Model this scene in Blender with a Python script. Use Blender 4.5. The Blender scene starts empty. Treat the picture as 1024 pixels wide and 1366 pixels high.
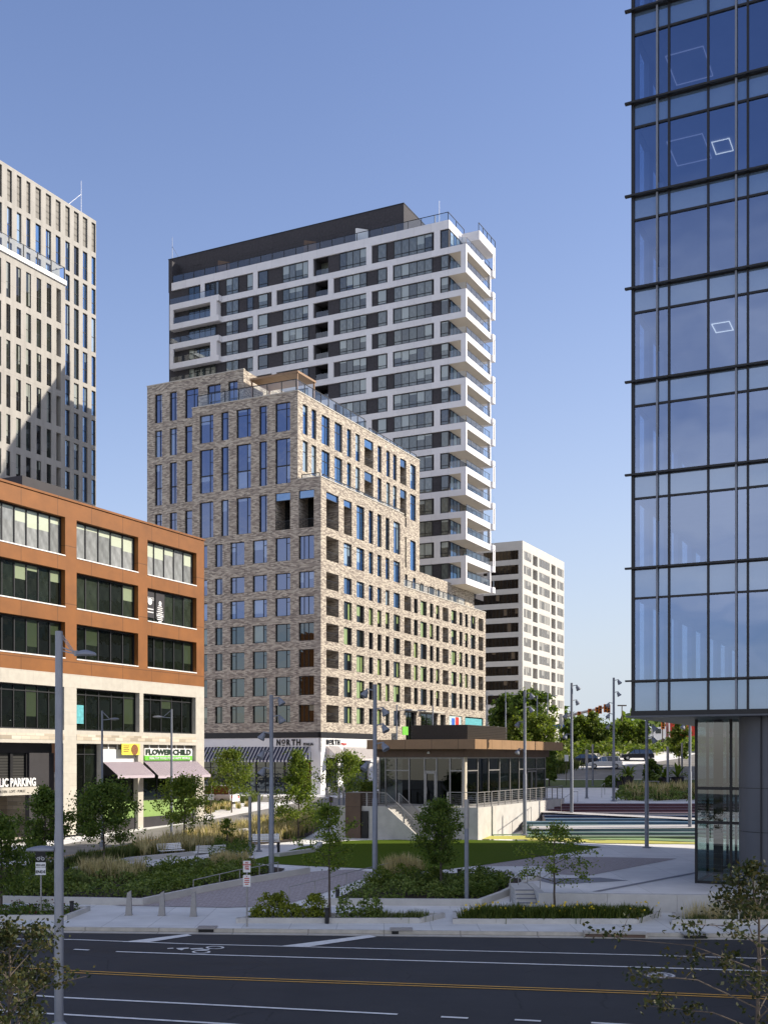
import bpy, bmesh, math, random
from mathutils import Vector, Matrix
R = math.radians
random.seed(7)
F = 1497.0; HY = 1010.0; CX = 512.0; CH = 7.0
scene = bpy.context.scene
col = scene.collection
AX = math.atan2(738.0, 1497.0)
EX = (math.cos(AX), -math.sin(AX)); EY = (math.sin(AX), math.cos(AX))

# ------------------------------------------------------------ terrain
def sstep(a, b, v):
    t = max(0.0, min(1.0, (v - a) / (b - a)))
    return t * t * (3 - 2 * t)
def lerpt(tab, v):
    if v <= tab[0][0]: return tab[0][1]
    for (a, za), (b, zb) in zip(tab, tab[1:]):
        if v <= b: return za + (zb - za) * (v - a) / (b - a)
    return tab[-1][1]
def wall_line(X): return 51.07 - 0.1125 * X
def curb_line(X): return 44.35 - 0.065 * X
LP = [(0, 0.9), (72, 0.9), (97, 1.5), (130, 2.7), (160, 3.0), (400, 3.0)]
RP = [(0, 0.9), (79, 0.9), (99, 2.9), (135, 3.2), (142, 3.6), (157, 5.5), (176, 7.6), (200, 9.4), (400, 9.4)]
def h(X, Y):
    c = curb_line(X)
    if Y < c: return 0.0
    B = wall_line(X)
    if Y < B: return 0.15
    w = sstep(-2, 8, X) if Y > 80 else 0.0
    z = lerpt(LP, Y) * (1 - w) + lerpt(RP, Y) * w
    if Y < B + 12:
        ramp = 0.15 + 0.75 * (Y - B) / 12.0
        k = sstep(6.88, 6.94, X)
        z = ramp * (1 - k) + z * k
    return z
def G(px, py, dz=0.0):
    """point of the terrain seen at photo pixel (px, py)"""
    k = (px - CX) / F; m = (py - HY) / F
    Y = 22.0; step = 0.25
    while Y < 420:
        if CH - m * Y <= h(k * Y, Y) + dz + 1e-6: break
        Y += step
    a, b = Y - step, Y
    for _ in range(14):
        c = (a + b) / 2
        if CH - m * c <= h(k * c, c) + dz: b = c
        else: a = c
    Y = (a + b) / 2
    return Vector((k * Y, Y, h(k * Y, Y) + dz))
def GZ(px, py, z=0.0):
    Y = (CH - z) * F / (py - HY)
    return Vector(((px - CX) / F * Y, Y, z))
def zpx(py, Y): return CH + (HY - py) / F * Y

# ------------------------------------------------------------ mesh builder
class MB:
    def __init__(s): s.v = []; s.f = []; s.m = []; s.uv = {}
    def add(s, pts, mi=0, uv=None):
        n = len(s.v); s.v.extend([tuple(p) for p in pts]); s.f.append(tuple(range(n, n + len(pts)))); s.m.append(mi)
        if uv: s.uv[len(s.f) - 1] = uv
    def hexa(s, c, mi=0):
        n = len(s.v); s.v.extend([tuple(p) for p in c])
        for q in ((0, 3, 2, 1), (4, 5, 6, 7), (0, 1, 5, 4), (1, 2, 6, 5), (2, 3, 7, 6), (3, 0, 4, 7)):
            s.f.append(tuple(n + i for i in q)); s.m.append(mi)
    def box(s, x0, x1, y0, y1, z0, z1, mi=0):
        s.hexa([(x0, y0, z0), (x1, y0, z0), (x1, y1, z0), (x0, y1, z0), (x0, y0, z1), (x1, y0, z1), (x1, y1, z1), (x0, y1, z1)], mi)
    def bar(s, p0, p1, w, t, mi=0):
        p0 = Vector(p0); p1 = Vector(p1); d = (p1 - p0)
        if d.length < 1e-6: return
        d.normalize(); up = Vector((0, 0, 1)) if abs(d.z) < .95 else Vector((0, 1, 0))
        a = d.cross(up).normalized() * (w / 2); b = a.normalized().cross(d).normalized() * (t / 2)
        s.hexa([p0 - a - b, p0 + a - b, p0 + a + b, p0 - a + b, p1 - a - b, p1 + a - b, p1 + a + b, p1 - a + b], mi)
    def tube(s, p0, p1, r0, r1=None, n=8, mi=0, caps=True):
        r1 = r0 if r1 is None else r1
        p0 = Vector(p0); p1 = Vector(p1); d = (p1 - p0)
        if d.length < 1e-7: return
        d.normalize(); up = Vector((0, 0, 1)) if abs(d.z) < .95 else Vector((1, 0, 0))
        a = d.cross(up).normalized(); b = d.cross(a).normalized(); k = len(s.v)
        for p, r in ((p0, r0), (p1, r1)):
            for i in range(n):
                t = 2 * math.pi * i / n; s.v.append(tuple(p + a * (r * math.cos(t)) + b * (r * math.sin(t))))
        for i in range(n):
            j = (i + 1) % n; s.f.append((k + i, k + j, k + n + j, k + n + i)); s.m.append(mi)
        if caps:
            s.f.append(tuple(k + i for i in range(n))); s.m.append(mi)
            s.f.append(tuple(k + n + i for i in reversed(range(n)))); s.m.append(mi)
    def lathe(s, prof, c=(0, 0, 0), n=14, mi=0, axis=None):
        k = len(s.v); c = Vector(c)
        M = Matrix.Identity(3) if axis is None else Vector((0, 0, 1)).rotation_difference(Vector(axis)).to_matrix()
        for r, z in prof:
            for i in range(n):
                t = 2 * math.pi * i / n; s.v.append(tuple(c + M @ Vector((r * math.cos(t), r * math.sin(t), z))))
        for q in range(len(prof) - 1):
            for i in range(n):
                j = (i + 1) % n; s.f.append((k + q * n + i, k + q * n + j, k + (q + 1) * n + j, k + (q + 1) * n + i)); s.m.append(mi)
        s.f.append(tuple(k + i for i in reversed(range(n)))); s.m.append(mi)
        e = k + (len(prof) - 1) * n; s.f.append(tuple(e + i for i in range(n))); s.m.append(mi)
    def prism(s, pts, z0, z1, mi=0):
        n = len(pts); k = len(s.v)
        ar = sum(pts[i][0] * pts[(i + 1) % n][1] - pts[(i + 1) % n][0] * pts[i][1] for i in range(n))
        if ar < 0: pts = pts[::-1]
        for z in (z0, z1):
            for i, p in enumerate(pts):
                s.v.append((p[0], p[1], (z + p[2]) if len(p) > 2 else z))
        s.f.append(tuple(k + i for i in reversed(range(n)))); s.m.append(mi)
        s.f.append(tuple(k + n + i for i in range(n))); s.m.append(mi)
        for i in range(n):
            j = (i + 1) % n; s.f.append((k + i, k + j, k + n + j, k + n + i)); s.m.append(mi)
    def strip(s, line, w, hh, z_off=0.0, mi=0):
        """low wall along a line of points; base follows the points"""
        for a, b in zip(line, line[1:]):
            a = Vector(a); b = Vector(b); d = Vector((b.x - a.x, b.y - a.y, 0)).normalized()
            nrm = Vector((-d.y, d.x, 0)) * (w / 2)
            a2 = a - d * (w / 2 - .003); b2 = b + d * (w / 2 - .003); dz = Vector((0, 0, hh)); lo = Vector((0, 0, z_off))
            s.hexa([a2 - nrm + lo, b2 - nrm + lo, b2 + nrm + lo, a2 + nrm + lo, a2 - nrm + dz, b2 - nrm + dz, b2 + nrm + dz, a2 + nrm + dz], mi)
    def build(s, name, mats, parent=None, smooth=False):
        me = bpy.data.meshes.new(name)
        me.from_pydata(s.v, [], s.f)
        if not isinstance(mats, (list, tuple)): mats = [mats]
        for m in mats: me.materials.append(m)
        me.polygons.foreach_set('material_index', s.m)
        ul = me.uv_layers.new(name='UVMap'); dat = [0.0] * (2 * len(me.loops))
        for p in me.polygons:
            ex = s.uv.get(p.index); n = p.normal
            for q, li in enumerate(p.loop_indices):
                if ex: u = ex[q]
                else:
                    c = me.vertices[me.loops[li].vertex_index].co
                    if abs(n.z) > .75: u = (c.x, c.y)
                    elif abs(n.y) > abs(n.x): u = (c.x, c.z)
                    else: u = (c.y, c.z)
                dat[2 * li] = u[0]; dat[2 * li + 1] = u[1]
        ul.data.foreach_set('uv', dat)
        if smooth:
            me.polygons.foreach_set('use_smooth', [True] * len(me.polygons))
            try: me.set_sharp_from_angle(angle=R(40))
            except Exception: pass
        me.update()
        o = bpy.data.objects.new(name, me); col.objects.link(o)
        if parent: o.parent = parent
        return o

def tag(o, label=None, cat=None, group=None, kind=None):
    if label: o['label'] = label
    if cat: o['category'] = cat
    if group: o['group'] = group
    if kind: o['kind'] = kind
    return o
def empty(name, loc=(0, 0, 0), rz=0.0, label=None, cat=None, group=None):
    o = bpy.data.objects.new(name, None); col.objects.link(o)
    o.location = loc; o.rotation_euler = (0, 0, rz); o.empty_display_size = .3
    return tag(o, label, cat, group)
def copy_tree(o, parent=None):
    c = o.copy(); col.objects.link(c)
    if parent: c.parent = parent
    for ch in [x for x in scene.objects if x.parent == o]: copy_tree(ch, c)
    return c
def text_mesh(body, size, depth=0.02, bold=0.0, align='LEFT', spacing=1.0):
    cu = bpy.data.curves.new('lettering', 'FONT'); cu.body = body; cu.size = size; cu.extrude = depth; cu.offset = bold
    cu.align_x = align; cu.space_character = spacing; cu.resolution_u = 2
    ob = bpy.data.objects.new('lettering', cu); col.objects.link(ob)
    dg = bpy.context.evaluated_depsgraph_get()
    me = bpy.data.meshes.new_from_object(ob.evaluated_get(dg))
    bpy.data.objects.remove(ob); bpy.data.curves.remove(cu)
    return me
def put_text(name, body, size, mat, parent, M, **kw):
    me = text_mesh(body, size, **kw); me.transform(M); me.materials.clear(); me.materials.append(mat); me.name = name
    o = bpy.data.objects.new(name, me); col.objects.link(o)
    if parent: o.parent = parent
    return o
# text frames: letters run along +x local (left-facing facade) or +y local (right-facing facade)
def MF_left(x, y, z, sx=1.0): return Matrix(((sx, 0, 0, x), (0, 0, -1, y), (0, 1, 0, z), (0, 0, 0, 1)))
def MF_right(x, y, z, sy=1.0): return Matrix(((0, 0, 1, x), (sy, 0, 0, y), (0, 1, 0, z), (0, 0, 0, 1)))

def fit_text(body, mat, parent, P, a0, a1, z0, z1, d, depth=.03, bold=0.0, align='LEFT', name='sign_lettering'):
    me = text_mesh(body, 1.0, depth=depth * .5, bold=bold, align=align)
    xs = [v.co.x for v in me.vertices]; ys = [v.co.y for v in me.vertices]; x0, x1, y0, y1 = min(xs), max(xs), min(ys), max(ys)
    for v in me.vertices:
        v.co = Vector(P(a0 + (v.co.x - x0) / (x1 - x0) * (a1 - a0), z0 + (v.co.y - y0) / (y1 - y0) * (z1 - z0), d - v.co.z))
    me.materials.clear(); me.materials.append(M[mat]); me.name = name
    o = bpy.data.objects.new(name, me); col.objects.link(o); o.parent = parent; return o

# ------------------------------------------------------------ materials
def new_mat(name):
    m = bpy.data.materials.new(name); m.use_nodes = True
    nt = m.node_tree; nt.nodes.clear()
    out = nt.nodes.new('ShaderNodeOutputMaterial')
    return m, nt, out
def N(nt, t, **kw):
    n = nt.nodes.new(t)
    for k, v in kw.items():
        if hasattr(n, k): setattr(n, k, v)
        else: n.inputs[k].default_value = v
    return n
def rgba(c): return (c[0], c[1], c[2], 1)
def pm(name, c, rough=.7, var=.15, sc=1.5, metal=0.0, spec=.4, bump=0.0, bsc=20.0, c2=None, joints=None, streak=False):
    """painted or cast surface with soft tone variation, optional joint grid (w, h, width, darkening)"""
    m, nt, out = new_mat(name); L = nt.links.new
    p = N(nt, 'ShaderNodeBsdfPrincipled'); p.inputs['Roughness'].default_value = rough; p.inputs['Metallic'].default_value = metal
    p.inputs['Specular IOR Level'].default_value = spec
    L(p.outputs[0], out.inputs[0])
    uv = N(nt, 'ShaderNodeTexCoord'); mp = N(nt, 'ShaderNodeMapping'); L(uv.outputs['UV'], mp.inputs[0])
    if streak: mp.inputs['Scale'].default_value = (1, .15, 1)
    nz = N(nt, 'ShaderNodeTexNoise'); nz.inputs['Scale'].default_value = sc; nz.inputs['Detail'].default_value = 5; nz.inputs['Roughness'].default_value = .6
    L(mp.outputs[0], nz.inputs['Vector'])
    cr = N(nt, 'ShaderNodeValToRGB'); cr.color_ramp.elements[0].position = .3; cr.color_ramp.elements[1].position = .7
    a = tuple(x * (1 - var) for x in c); b = c2 if c2 else tuple(min(1, x * (1 + var)) for x in c)
    cr.color_ramp.elements[0].color = rgba(a); cr.color_ramp.elements[1].color = rgba(b)
    L(nz.outputs[0], cr.inputs[0]); last = cr.outputs[0]
    if joints:
        br = N(nt, 'ShaderNodeTexBrick'); br.offset = joints[4] if len(joints) > 4 else 0.0
        br.inputs['Scale'].default_value = 1; br.inputs['Brick Width'].default_value = joints[0]; br.inputs['Row Height'].default_value = joints[1]
        br.inputs['Mortar Size'].default_value = joints[2]; br.inputs['Mortar Smooth'].default_value = .1
        br.inputs['Color1'].default_value = (1, 1, 1, 1); br.inputs['Color2'].default_value = (.93, .93, .93, 1); k = joints[3]
        br.inputs['Mortar'].default_value = (k, k, k, 1); L(uv.outputs['UV'], br.inputs['Vector'])
        mx = N(nt, 'ShaderNodeMix', data_type='RGBA', blend_type='MULTIPLY'); mx.inputs[0].default_value = 1
        L(last, mx.inputs[6]); L(br.outputs[0], mx.inputs[7]); last = mx.outputs[2]
    L(last, p.inputs['Base Color'])
    if bump:
        n2 = N(nt, 'ShaderNodeTexNoise'); n2.inputs['Scale'].default_value = bsc; L(uv.outputs['UV'], n2.inputs['Vector'])
        bp = N(nt, 'ShaderNodeBump'); bp.inputs['Strength'].default_value = bump; L(n2.outputs[0], bp.inputs['Height']); L(bp.outputs[0], p.inputs['Normal'])
    return m
def brick_mat(name, cols, bw=.44, bh=.115, mortar=(.32, .29, .26)):
    m, nt, out = new_mat(name); L = nt.links.new
    p = N(nt, 'ShaderNodeBsdfPrincipled'); p.inputs['Roughness'].default_value = .85; p.inputs['Specular IOR Level'].default_value = .2; L(p.outputs[0], out.inputs[0])
    uv = N(nt, 'ShaderNodeTexCoord')
    br = N(nt, 'ShaderNodeTexBrick'); br.inputs['Scale'].default_value = 1; br.inputs['Brick Width'].default_value = bw; br.inputs['Row Height'].default_value = bh
    br.inputs['Mortar Size'].default_value = .012; br.inputs['Bias'].default_value = 0
    br.inputs['Color1'].default_value = (0, 0, 0, 1); br.inputs['Color2'].default_value = (1, 1, 1, 1); br.inputs['Mortar'].default_value = (.5, .5, .5, 1)
    L(uv.outputs['UV'], br.inputs['Vector'])
    nz = N(nt, 'ShaderNodeTexNoise'); nz.inputs['Scale'].default_value = 4.0; nz.inputs['Detail'].default_value = 4; nz.inputs['Roughness'].default_value = .8
    mp = N(nt, 'ShaderNodeMapping'); mp.inputs['Scale'].default_value = (1, 2.6, 1); L(uv.outputs['UV'], mp.inputs[0]); L(mp.outputs[0], nz.inputs['Vector'])
    ad = N(nt, 'ShaderNodeMix', data_type='RGBA', blend_type='MIX'); ad.inputs[0].default_value = .30
    L(br.outputs[0], ad.inputs[6]); L(nz.outputs[0], ad.inputs[7])
    cr = N(nt, 'ShaderNodeValToRGB'); el = cr.color_ramp.elements
    for i, (pos, c) in enumerate(cols):
        e = el[i] if i < 2 else el.new(pos)
        e.position = pos; e.color = rgba(c)
    L(ad.outputs[2], cr.inputs[0])
    mx = N(nt, 'ShaderNodeMix', data_type='RGBA'); L(br.outputs['Fac'], mx.inputs[0]); L(cr.outputs[0], mx.inputs[6]); mx.inputs[7].default_value = rgba(mortar)
    L(mx.outputs[2], p.inputs['Base Color'])
    bp = N(nt, 'ShaderNodeBump'); bp.inputs['Strength'].default_value = .2; bp.inputs['Distance'].default_value = .02; L(ad.outputs[2], bp.inputs['Height']); L(bp.outputs[0], p.inputs['Normal'])
    return m
def pane_mat(name, darks, blind=(.4, .42, .4), pb=.5, refl=.3, tint=(.85, .93, 1), maxdrop=.8, rough=.01, wob=.02, mott=.8):
    """window glass: mirror layer over a dim room with blinds pulled to different heights"""
    m, nt, out = new_mat(name); L = nt.links.new
    oi = N(nt, 'ShaderNodeObjectInfo'); ge = N(nt, 'ShaderNodeNewGeometry'); uv = N(nt, 'ShaderNodeTexCoord')
    s1 = N(nt, 'ShaderNodeMath', operation='ADD'); L(oi.outputs['Random'], s1.inputs[0]); L(ge.outputs['Random Per Island'], s1.inputs[1])
    r1 = N(nt, 'ShaderNodeMath', operation='FRACT'); L(s1.outputs[0], r1.inputs[0])
    wn = N(nt, 'ShaderNodeTexWhiteNoise', noise_dimensions='1D'); L(s1.outputs[0], wn.inputs['W'])
    sx = N(nt, 'ShaderNodeSeparateXYZ'); L(uv.outputs['UV'], sx.inputs[0])
    # drop
    has = N(nt, 'ShaderNodeMath', operation='LESS_THAN'); L(r1.outputs[0], has.inputs[0]); has.inputs[1].default_value = pb
    dr = N(nt, 'ShaderNodeMath', operation='MULTIPLY'); L(wn.outputs['Value'], dr.inputs[0]); dr.inputs[1].default_value = maxdrop * 1.4
    dm = N(nt, 'ShaderNodeMath', operation='SUBTRACT'); dm.inputs[0].default_value = 1.0; L(dr.outputs[0], dm.inputs[1])
    gt = N(nt, 'ShaderNodeMath', operation='GREATER_THAN'); L(sx.outputs['Y'], gt.inputs[0]); L(dm.outputs[0], gt.inputs[1])
    bl = N(nt, 'ShaderNodeMath', operation='MULTIPLY'); L(gt.outputs[0], bl.inputs[0]); L(has.outputs[0], bl.inputs[1])
    cr = N(nt, 'ShaderNodeValToRGB'); cr.color_ramp.interpolation = 'CONSTANT'; el = cr.color_ramp.elements
    for i, c in enumerate(darks):
        e = el[i] if i < 2 else el.new(i / len(darks)); e.position = i / len(darks); e.color = rgba(c)
    L(wn.outputs['Color'], cr.inputs[0])
    nz = N(nt, 'ShaderNodeTexNoise'); nz.inputs['Scale'].default_value = 3; L(uv.outputs['UV'], nz.inputs['Vector'])
    mu = N(nt, 'ShaderNodeMix', data_type='RGBA', blend_type='MULTIPLY'); mu.inputs[0].default_value = mott; L(cr.outputs[0], mu.inputs[6]); L(nz.outputs[0], mu.inputs[7])
    mx = N(nt, 'ShaderNodeMix', data_type='RGBA'); L(bl.outputs[0], mx.inputs[0]); L(mu.outputs[2], mx.inputs[6]); mx.inputs[7].default_value = rgba(blind)
    df = N(nt, 'ShaderNodeBsdfDiffuse'); L(mx.outputs[2], df.inputs[0])
    gl = N(nt, 'ShaderNodeBsdfGlossy'); gl.inputs['Roughness'].default_value = rough; gl.inputs[0].default_value = rgba(tint)
    if wob:
        n3 = N(nt, 'ShaderNodeTexNoise'); n3.inputs['Scale'].default_value = 1.3; L(uv.outputs['Object'], n3.inputs['Vector'])
        bp = N(nt, 'ShaderNodeBump'); bp.inputs['Strength'].default_value = wob; bp.inputs['Distance'].default_value = .3; L(n3.outputs[0], bp.inputs['Height']); L(bp.outputs[0], gl.inputs['Normal'])
    lw = N(nt, 'ShaderNodeFresnel'); lw.inputs[0].default_value = 1.6
    ma = N(nt, 'ShaderNodeMath', operation='ADD', use_clamp=True); L(lw.outputs[0], ma.inputs[0]); ma.inputs[1].default_value = refl
    ms = N(nt, 'ShaderNodeMixShader'); L(ma.outputs[0], ms.inputs[0]); L(df.outputs[0], ms.inputs[1]); L(gl.outputs[0], ms.inputs[2]); L(ms.outputs[0], out.inputs[0])
    return m
def clear_glass(name, tcol, refl, gcol=(.9, .95, 1), rough=0.0, vary=0.0):
    m, nt, out = new_mat(name); L = nt.links.new
    tr = N(nt, 'ShaderNodeBsdfTransparent'); tr.inputs[0].default_value = rgba(tcol)
    gl = N(nt, 'ShaderNodeBsdfGlossy'); gl.inputs['Roughness'].default_value = rough; gl.inputs[0].default_value = rgba(gcol)
    lw = N(nt, 'ShaderNodeFresnel'); lw.inputs[0].default_value = 1.5
    ma = N(nt, 'ShaderNodeMath', operation='ADD', use_clamp=True); L(lw.outputs[0], ma.inputs[0]); ma.inputs[1].default_value = refl
    if vary:
        ge = N(nt, 'ShaderNodeNewGeometry'); mv = N(nt, 'ShaderNodeMath', operation='MULTIPLY_ADD'); L(ge.outputs['Random Per Island'], mv.inputs[0]); mv.inputs[1].default_value = vary; L(ma.outputs[0], mv.inputs[2]); ma = mv
        tc = N(nt, 'ShaderNodeTexCoord'); n3 = N(nt, 'ShaderNodeTexNoise'); n3.inputs['Scale'].default_value = .55; n3.inputs['Detail'].default_value = 1; L(tc.outputs['Object'], n3.inputs['Vector'])
        bp = N(nt, 'ShaderNodeBump'); bp.inputs['Strength'].default_value = .05; bp.inputs['Distance'].default_value = .2; L(n3.outputs[0], bp.inputs['Height']); L(bp.outputs[0], gl.inputs['Normal'])
    ms = N(nt, 'ShaderNodeMixShader'); L(ma.outputs[0], ms.inputs[0]); L(tr.outputs[0], ms.inputs[1]); L(gl.outputs[0], ms.inputs[2]); L(ms.outputs[0], out.inputs[0])
    return m
def leaf_mat(name, cols, trans=.35, rough=.6):
    m, nt, out = new_mat(name); L = nt.links.new
    ge = N(nt, 'ShaderNodeNewGeometry'); cr = N(nt, 'ShaderNodeValToRGB'); el = cr.color_ramp.elements
    for i, c in enumerate(cols):
        e = el[i] if i < 2 else el.new(.5); e.position = i / max(1, len(cols) - 1); e.color = rgba(c)
    L(ge.outputs['Random Per Island'], cr.inputs[0])
    p = N(nt, 'ShaderNodeBsdfPrincipled'); p.inputs['Roughness'].default_value = rough; p.inputs['Specular IOR Level'].default_value = .25; L(cr.outputs[0], p.inputs['Base Color'])
    t = N(nt, 'ShaderNodeBsdfTranslucent')
    br = N(nt, 'ShaderNodeMix', data_type='RGBA', blend_type='MULTIPLY'); br.inputs[0].default_value = 1; L(cr.outputs[0], br.inputs[6]); br.inputs[7].default_value = (1.5, 1.6, .7, 1); L(br.outputs[2], t.inputs[0])
    ms = N(nt, 'ShaderNodeMixShader'); ms.inputs[0].default_value = trans; L(p.outputs[0], ms.inputs[1]); L(t.outputs[0], ms.inputs[2]); L(ms.outputs[0], out.inputs[0])
    return m

M = {}
def road_mat():
    """asphalt with tyre-polished lanes along the road, patches, hairline cracks and dark stains"""
    m, nt, out = new_mat('asphalt'); L = nt.links.new
    p = N(nt, 'ShaderNodeBsdfPrincipled'); p.inputs['Specular IOR Level'].default_value = .3; L(p.outputs[0], out.inputs[0])
    uv = N(nt, 'ShaderNodeTexCoord'); ro = N(nt, 'ShaderNodeMapping'); ro.inputs['Rotation'].default_value = (0, 0, .065); L(uv.outputs['UV'], ro.inputs[0])
    ma = N(nt, 'ShaderNodeMapping'); ma.inputs['Scale'].default_value = (.03, .9, 1); L(ro.outputs[0], ma.inputs[0])
    n1 = N(nt, 'ShaderNodeTexNoise'); n1.inputs['Scale'].default_value = 1.0; n1.inputs['Detail'].default_value = 3; L(ma.outputs[0], n1.inputs['Vector'])
    n2 = N(nt, 'ShaderNodeTexNoise'); n2.inputs['Scale'].default_value = .35; n2.inputs['Detail'].default_value = 8; n2.inputs['Roughness'].default_value = .7; L(uv.outputs['UV'], n2.inputs['Vector'])
    n3 = N(nt, 'ShaderNodeTexNoise'); n3.inputs['Scale'].default_value = 25; n3.inputs['Detail'].default_value = 4; L(uv.outputs['UV'], n3.inputs['Vector'])
    def mm(op, x, y):
        n = N(nt, 'ShaderNodeMath', operation=op)
        for i, v in enumerate((x, y)):
            if isinstance(v, (int, float)): n.inputs[i].default_value = v
            else: L(v, n.inputs[i])
        return n.outputs[0]
    s = mm('ADD', mm('MULTIPLY', n1.outputs[0], .45), mm('ADD', mm('MULTIPLY', n2.outputs[0], .35), mm('MULTIPLY', n3.outputs[0], .2)))
    cr = N(nt, 'ShaderNodeValToRGB'); cr.color_ramp.elements[0].position = .36; cr.color_ramp.elements[1].position = .66
    cr.color_ramp.elements[0].color = (.019, .0195, .022, 1); cr.color_ramp.elements[1].color = (.046, .046, .050, 1); L(s, cr.inputs[0])
    vo = N(nt, 'ShaderNodeTexVoronoi', feature='DISTANCE_TO_EDGE'); vo.inputs['Scale'].default_value = .22
    wv = N(nt, 'ShaderNodeMix', data_type='RGBA', blend_type='LINEAR_LIGHT'); wv.inputs[0].default_value = .35; L(ro.outputs[0], wv.inputs[6]); L(n2.outputs[1], wv.inputs[7]); L(wv.outputs[2], vo.inputs['Vector'])
    lt = mm('LESS_THAN', vo.outputs['Distance'], .006); gate = mm('GREATER_THAN', n2.outputs[0], .52); ck = mm('MULTIPLY', mm('MULTIPLY', lt, gate), .6)
    mx = N(nt, 'ShaderNodeMix', data_type='RGBA'); L(ck, mx.inputs[0]); L(cr.outputs[0], mx.inputs[6]); mx.inputs[7].default_value = (.012, .012, .013, 1); L(mx.outputs[2], p.inputs['Base Color'])
    L(mm('ADD', mm('MULTIPLY', n1.outputs[0], .3), .6), p.inputs['Roughness'])
    bp = N(nt, 'ShaderNodeBump'); bp.inputs['Strength'].default_value = .3; bp.inputs['Distance'].default_value = .01; L(n3.outputs[0], bp.inputs['Height']); L(bp.outputs[0], p.inputs['Normal'])
    return m
M['brick'] = brick_mat('sand_brick', [(.10, (.15, .122, .10)), (.34, (.27, .228, .185)), (.58, (.42, .366, .29)), (.9, (.62, .56, .44))])
M['dkbrick'] = pm('charcoal_brick', (.05, .047, .053), .8, .25, 3, joints=(3.0, 3.1, .02, .6))
M['white_panel'] = pm('white_fibre_panel', (.74, .73, .74), .55, .04, .6, joints=(2.9, 50, .015, .7))
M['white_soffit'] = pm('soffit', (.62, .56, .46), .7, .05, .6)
M['stone'] = pm('pale_stone', (.50, .47, .405), .8, .08, 2, joints=(2.4, .9, .012, .8, .5))
M['masonry'] = brick_mat('pale_masonry', [(.2, (.36, .31, .24)), (.4, (.46, .40, .31)), (.6, (.55, .48, .38)), (.8, (.62, .56, .46))], .9, .3)
M['terra'] = pm('terracotta_panel', (.225, .083, .016), .6, .16, .6, joints=(3.6, 4.22, .03, .5))
M['tower_concrete'] = pm('ribbed_grey_panel', (.36, .345, .315), .8, .12, 1.2, joints=(50, 3.45, .02, .7), streak=True)
M['beige'] = pm('beige_concrete', (.47, .45, .41), .8, .05, .5, joints=(50, 3.4, .02, .8))
M['black_metal'] = pm('black_metal', (.012, .012, .014), .45, .2, 3)
M['dark_frame'] = pm('dark_frame', (.016, .017, .02), .5, .2, 3)
M['charcoal'] = pm('charcoal_panel', (.03, .028, .032), .6, .15, 1)
M['steel'] = pm('grey_painted_steel', (.20, .215, .25), .5, .08, 3, metal=.2)
M['column_paint'] = pm('column_paint', (.085, .09, .105), .45, .06, 1)
M['rail'] = pm('rail_steel', (.33, .32, .31), .45, .1, 5, metal=.5)
M['bronze'] = pm('bronze_panel', (.30, .185, .10), .5, .1, 1, joints=(2.1, 50, .03, .5))
M['corten'] = pm('brown_panel', (.13, .085, .06), .6, .15, 1, joints=(1.6, 1.2, .02, .6))
M['concrete'] = pm('cast_concrete', (.50, .485, .455), .85, .12, 1.2, bump=.15)
M['plaza'] = pm('plaza_concrete', (.70, .69, .67), .85, .10, .5, joints=(3.0, 3.0, .02, .75), bump=.05, bsc=60)
M['walk'] = pm('sidewalk_concrete', (.62, .62, .60), .85, .12, .45, joints=(1.9, 1.9, .02, .72), bump=.05, bsc=60)
M['curb'] = pm('curb_concrete', (.47, .44, .38), .85, .18, 2, joints=(3.0, 50, .03, .6))
M['asphalt'] = road_mat()
M['asphalt2'] = pm('worn_asphalt', (.20, .19, .17), .85, .2, .4, bump=.2, bsc=60)
M['pavers'] = pm('brown_pavers', (.38, .335, .33), .85, .22, 5, joints=(.4, .2, .02, .7, .5))
M['paint_w'] = pm('white_road_paint', (.68, .68, .66), .7, .14, 4)
M['paint_y'] = pm('yellow_road_paint', (.60, .33, .06), .7, .15, 5)
M['lawn'] = pm('mown_grass', (.055, .09, .008), 1.0, .3, 9, c2=(.10, .15, .014), spec=.05, bump=.5, bsc=30)
M['turf'] = pm('rough_grass', (.06, .09, .02), .95, .3, 3, c2=(.12, .15, .04), bump=.5, bsc=20)
M['soil'] = pm('mulch', (.045, .033, .026), .95, .4, 6, bump=.5, bsc=20)
M['bark'] = pm('bark', (.085, .068, .055), .9, .3, 8)
M['white'] = pm('white_paint', (.78, .78, .77), .5, .03, 1)
M['sign_w'] = pm('sign_white', (.75, .75, .74), .5, .03, 1)
M['ink'] = pm('sign_black', (.012, .012, .012), .5, .0, 1)
M['red'] = pm('sign_red', (.5, .03, .02), .5, .05, 1)
M['green'] = pm('sign_green', (.16, .50, .05), .5, .05, 1)
M['dkgreen'] = pm('lettering_green', (.015, .035, .02), .5, .05, 1)
M['lime'] = pm('lime_panel', (.22, .34, .10), .6, .1, 1)
M['blue'] = pm('sign_blue', (.03, .12, .5), .5, .05, 1)
M['yellow'] = pm('banner_yellow', (.80, .72, .08), .6, .08, 3)
M['orange'] = pm('signal_orange', (.75, .20, .015), .5, .05, 1)
M['teal'] = pm('poster_teal', (.10, .38, .42), .6, .25, 4)
M['posterp'] = pm('poster_pale', (.45, .58, .58), .6, .3, 2)
M['brown'] = pm('poster_brown', (.22, .09, .03), .6, .5, 9)
M['carw'] = pm('white_car_paint', (.70, .71, .72), .25, .02, 1, spec=.6)
M['card'] = pm('dark_car_paint', (.018, .02, .026), .4, .05, 1, spec=.35)
M['tyre'] = pm('tyre', (.015, .015, .015), .8, .1, 3)
M['rim'] = pm('rim', (.45, .45, .46), .35, .05, 2, metal=.7)
M['trailer_red'] = pm('trailer_red', (.42, .035, .02), .5, .1, 1)
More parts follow.
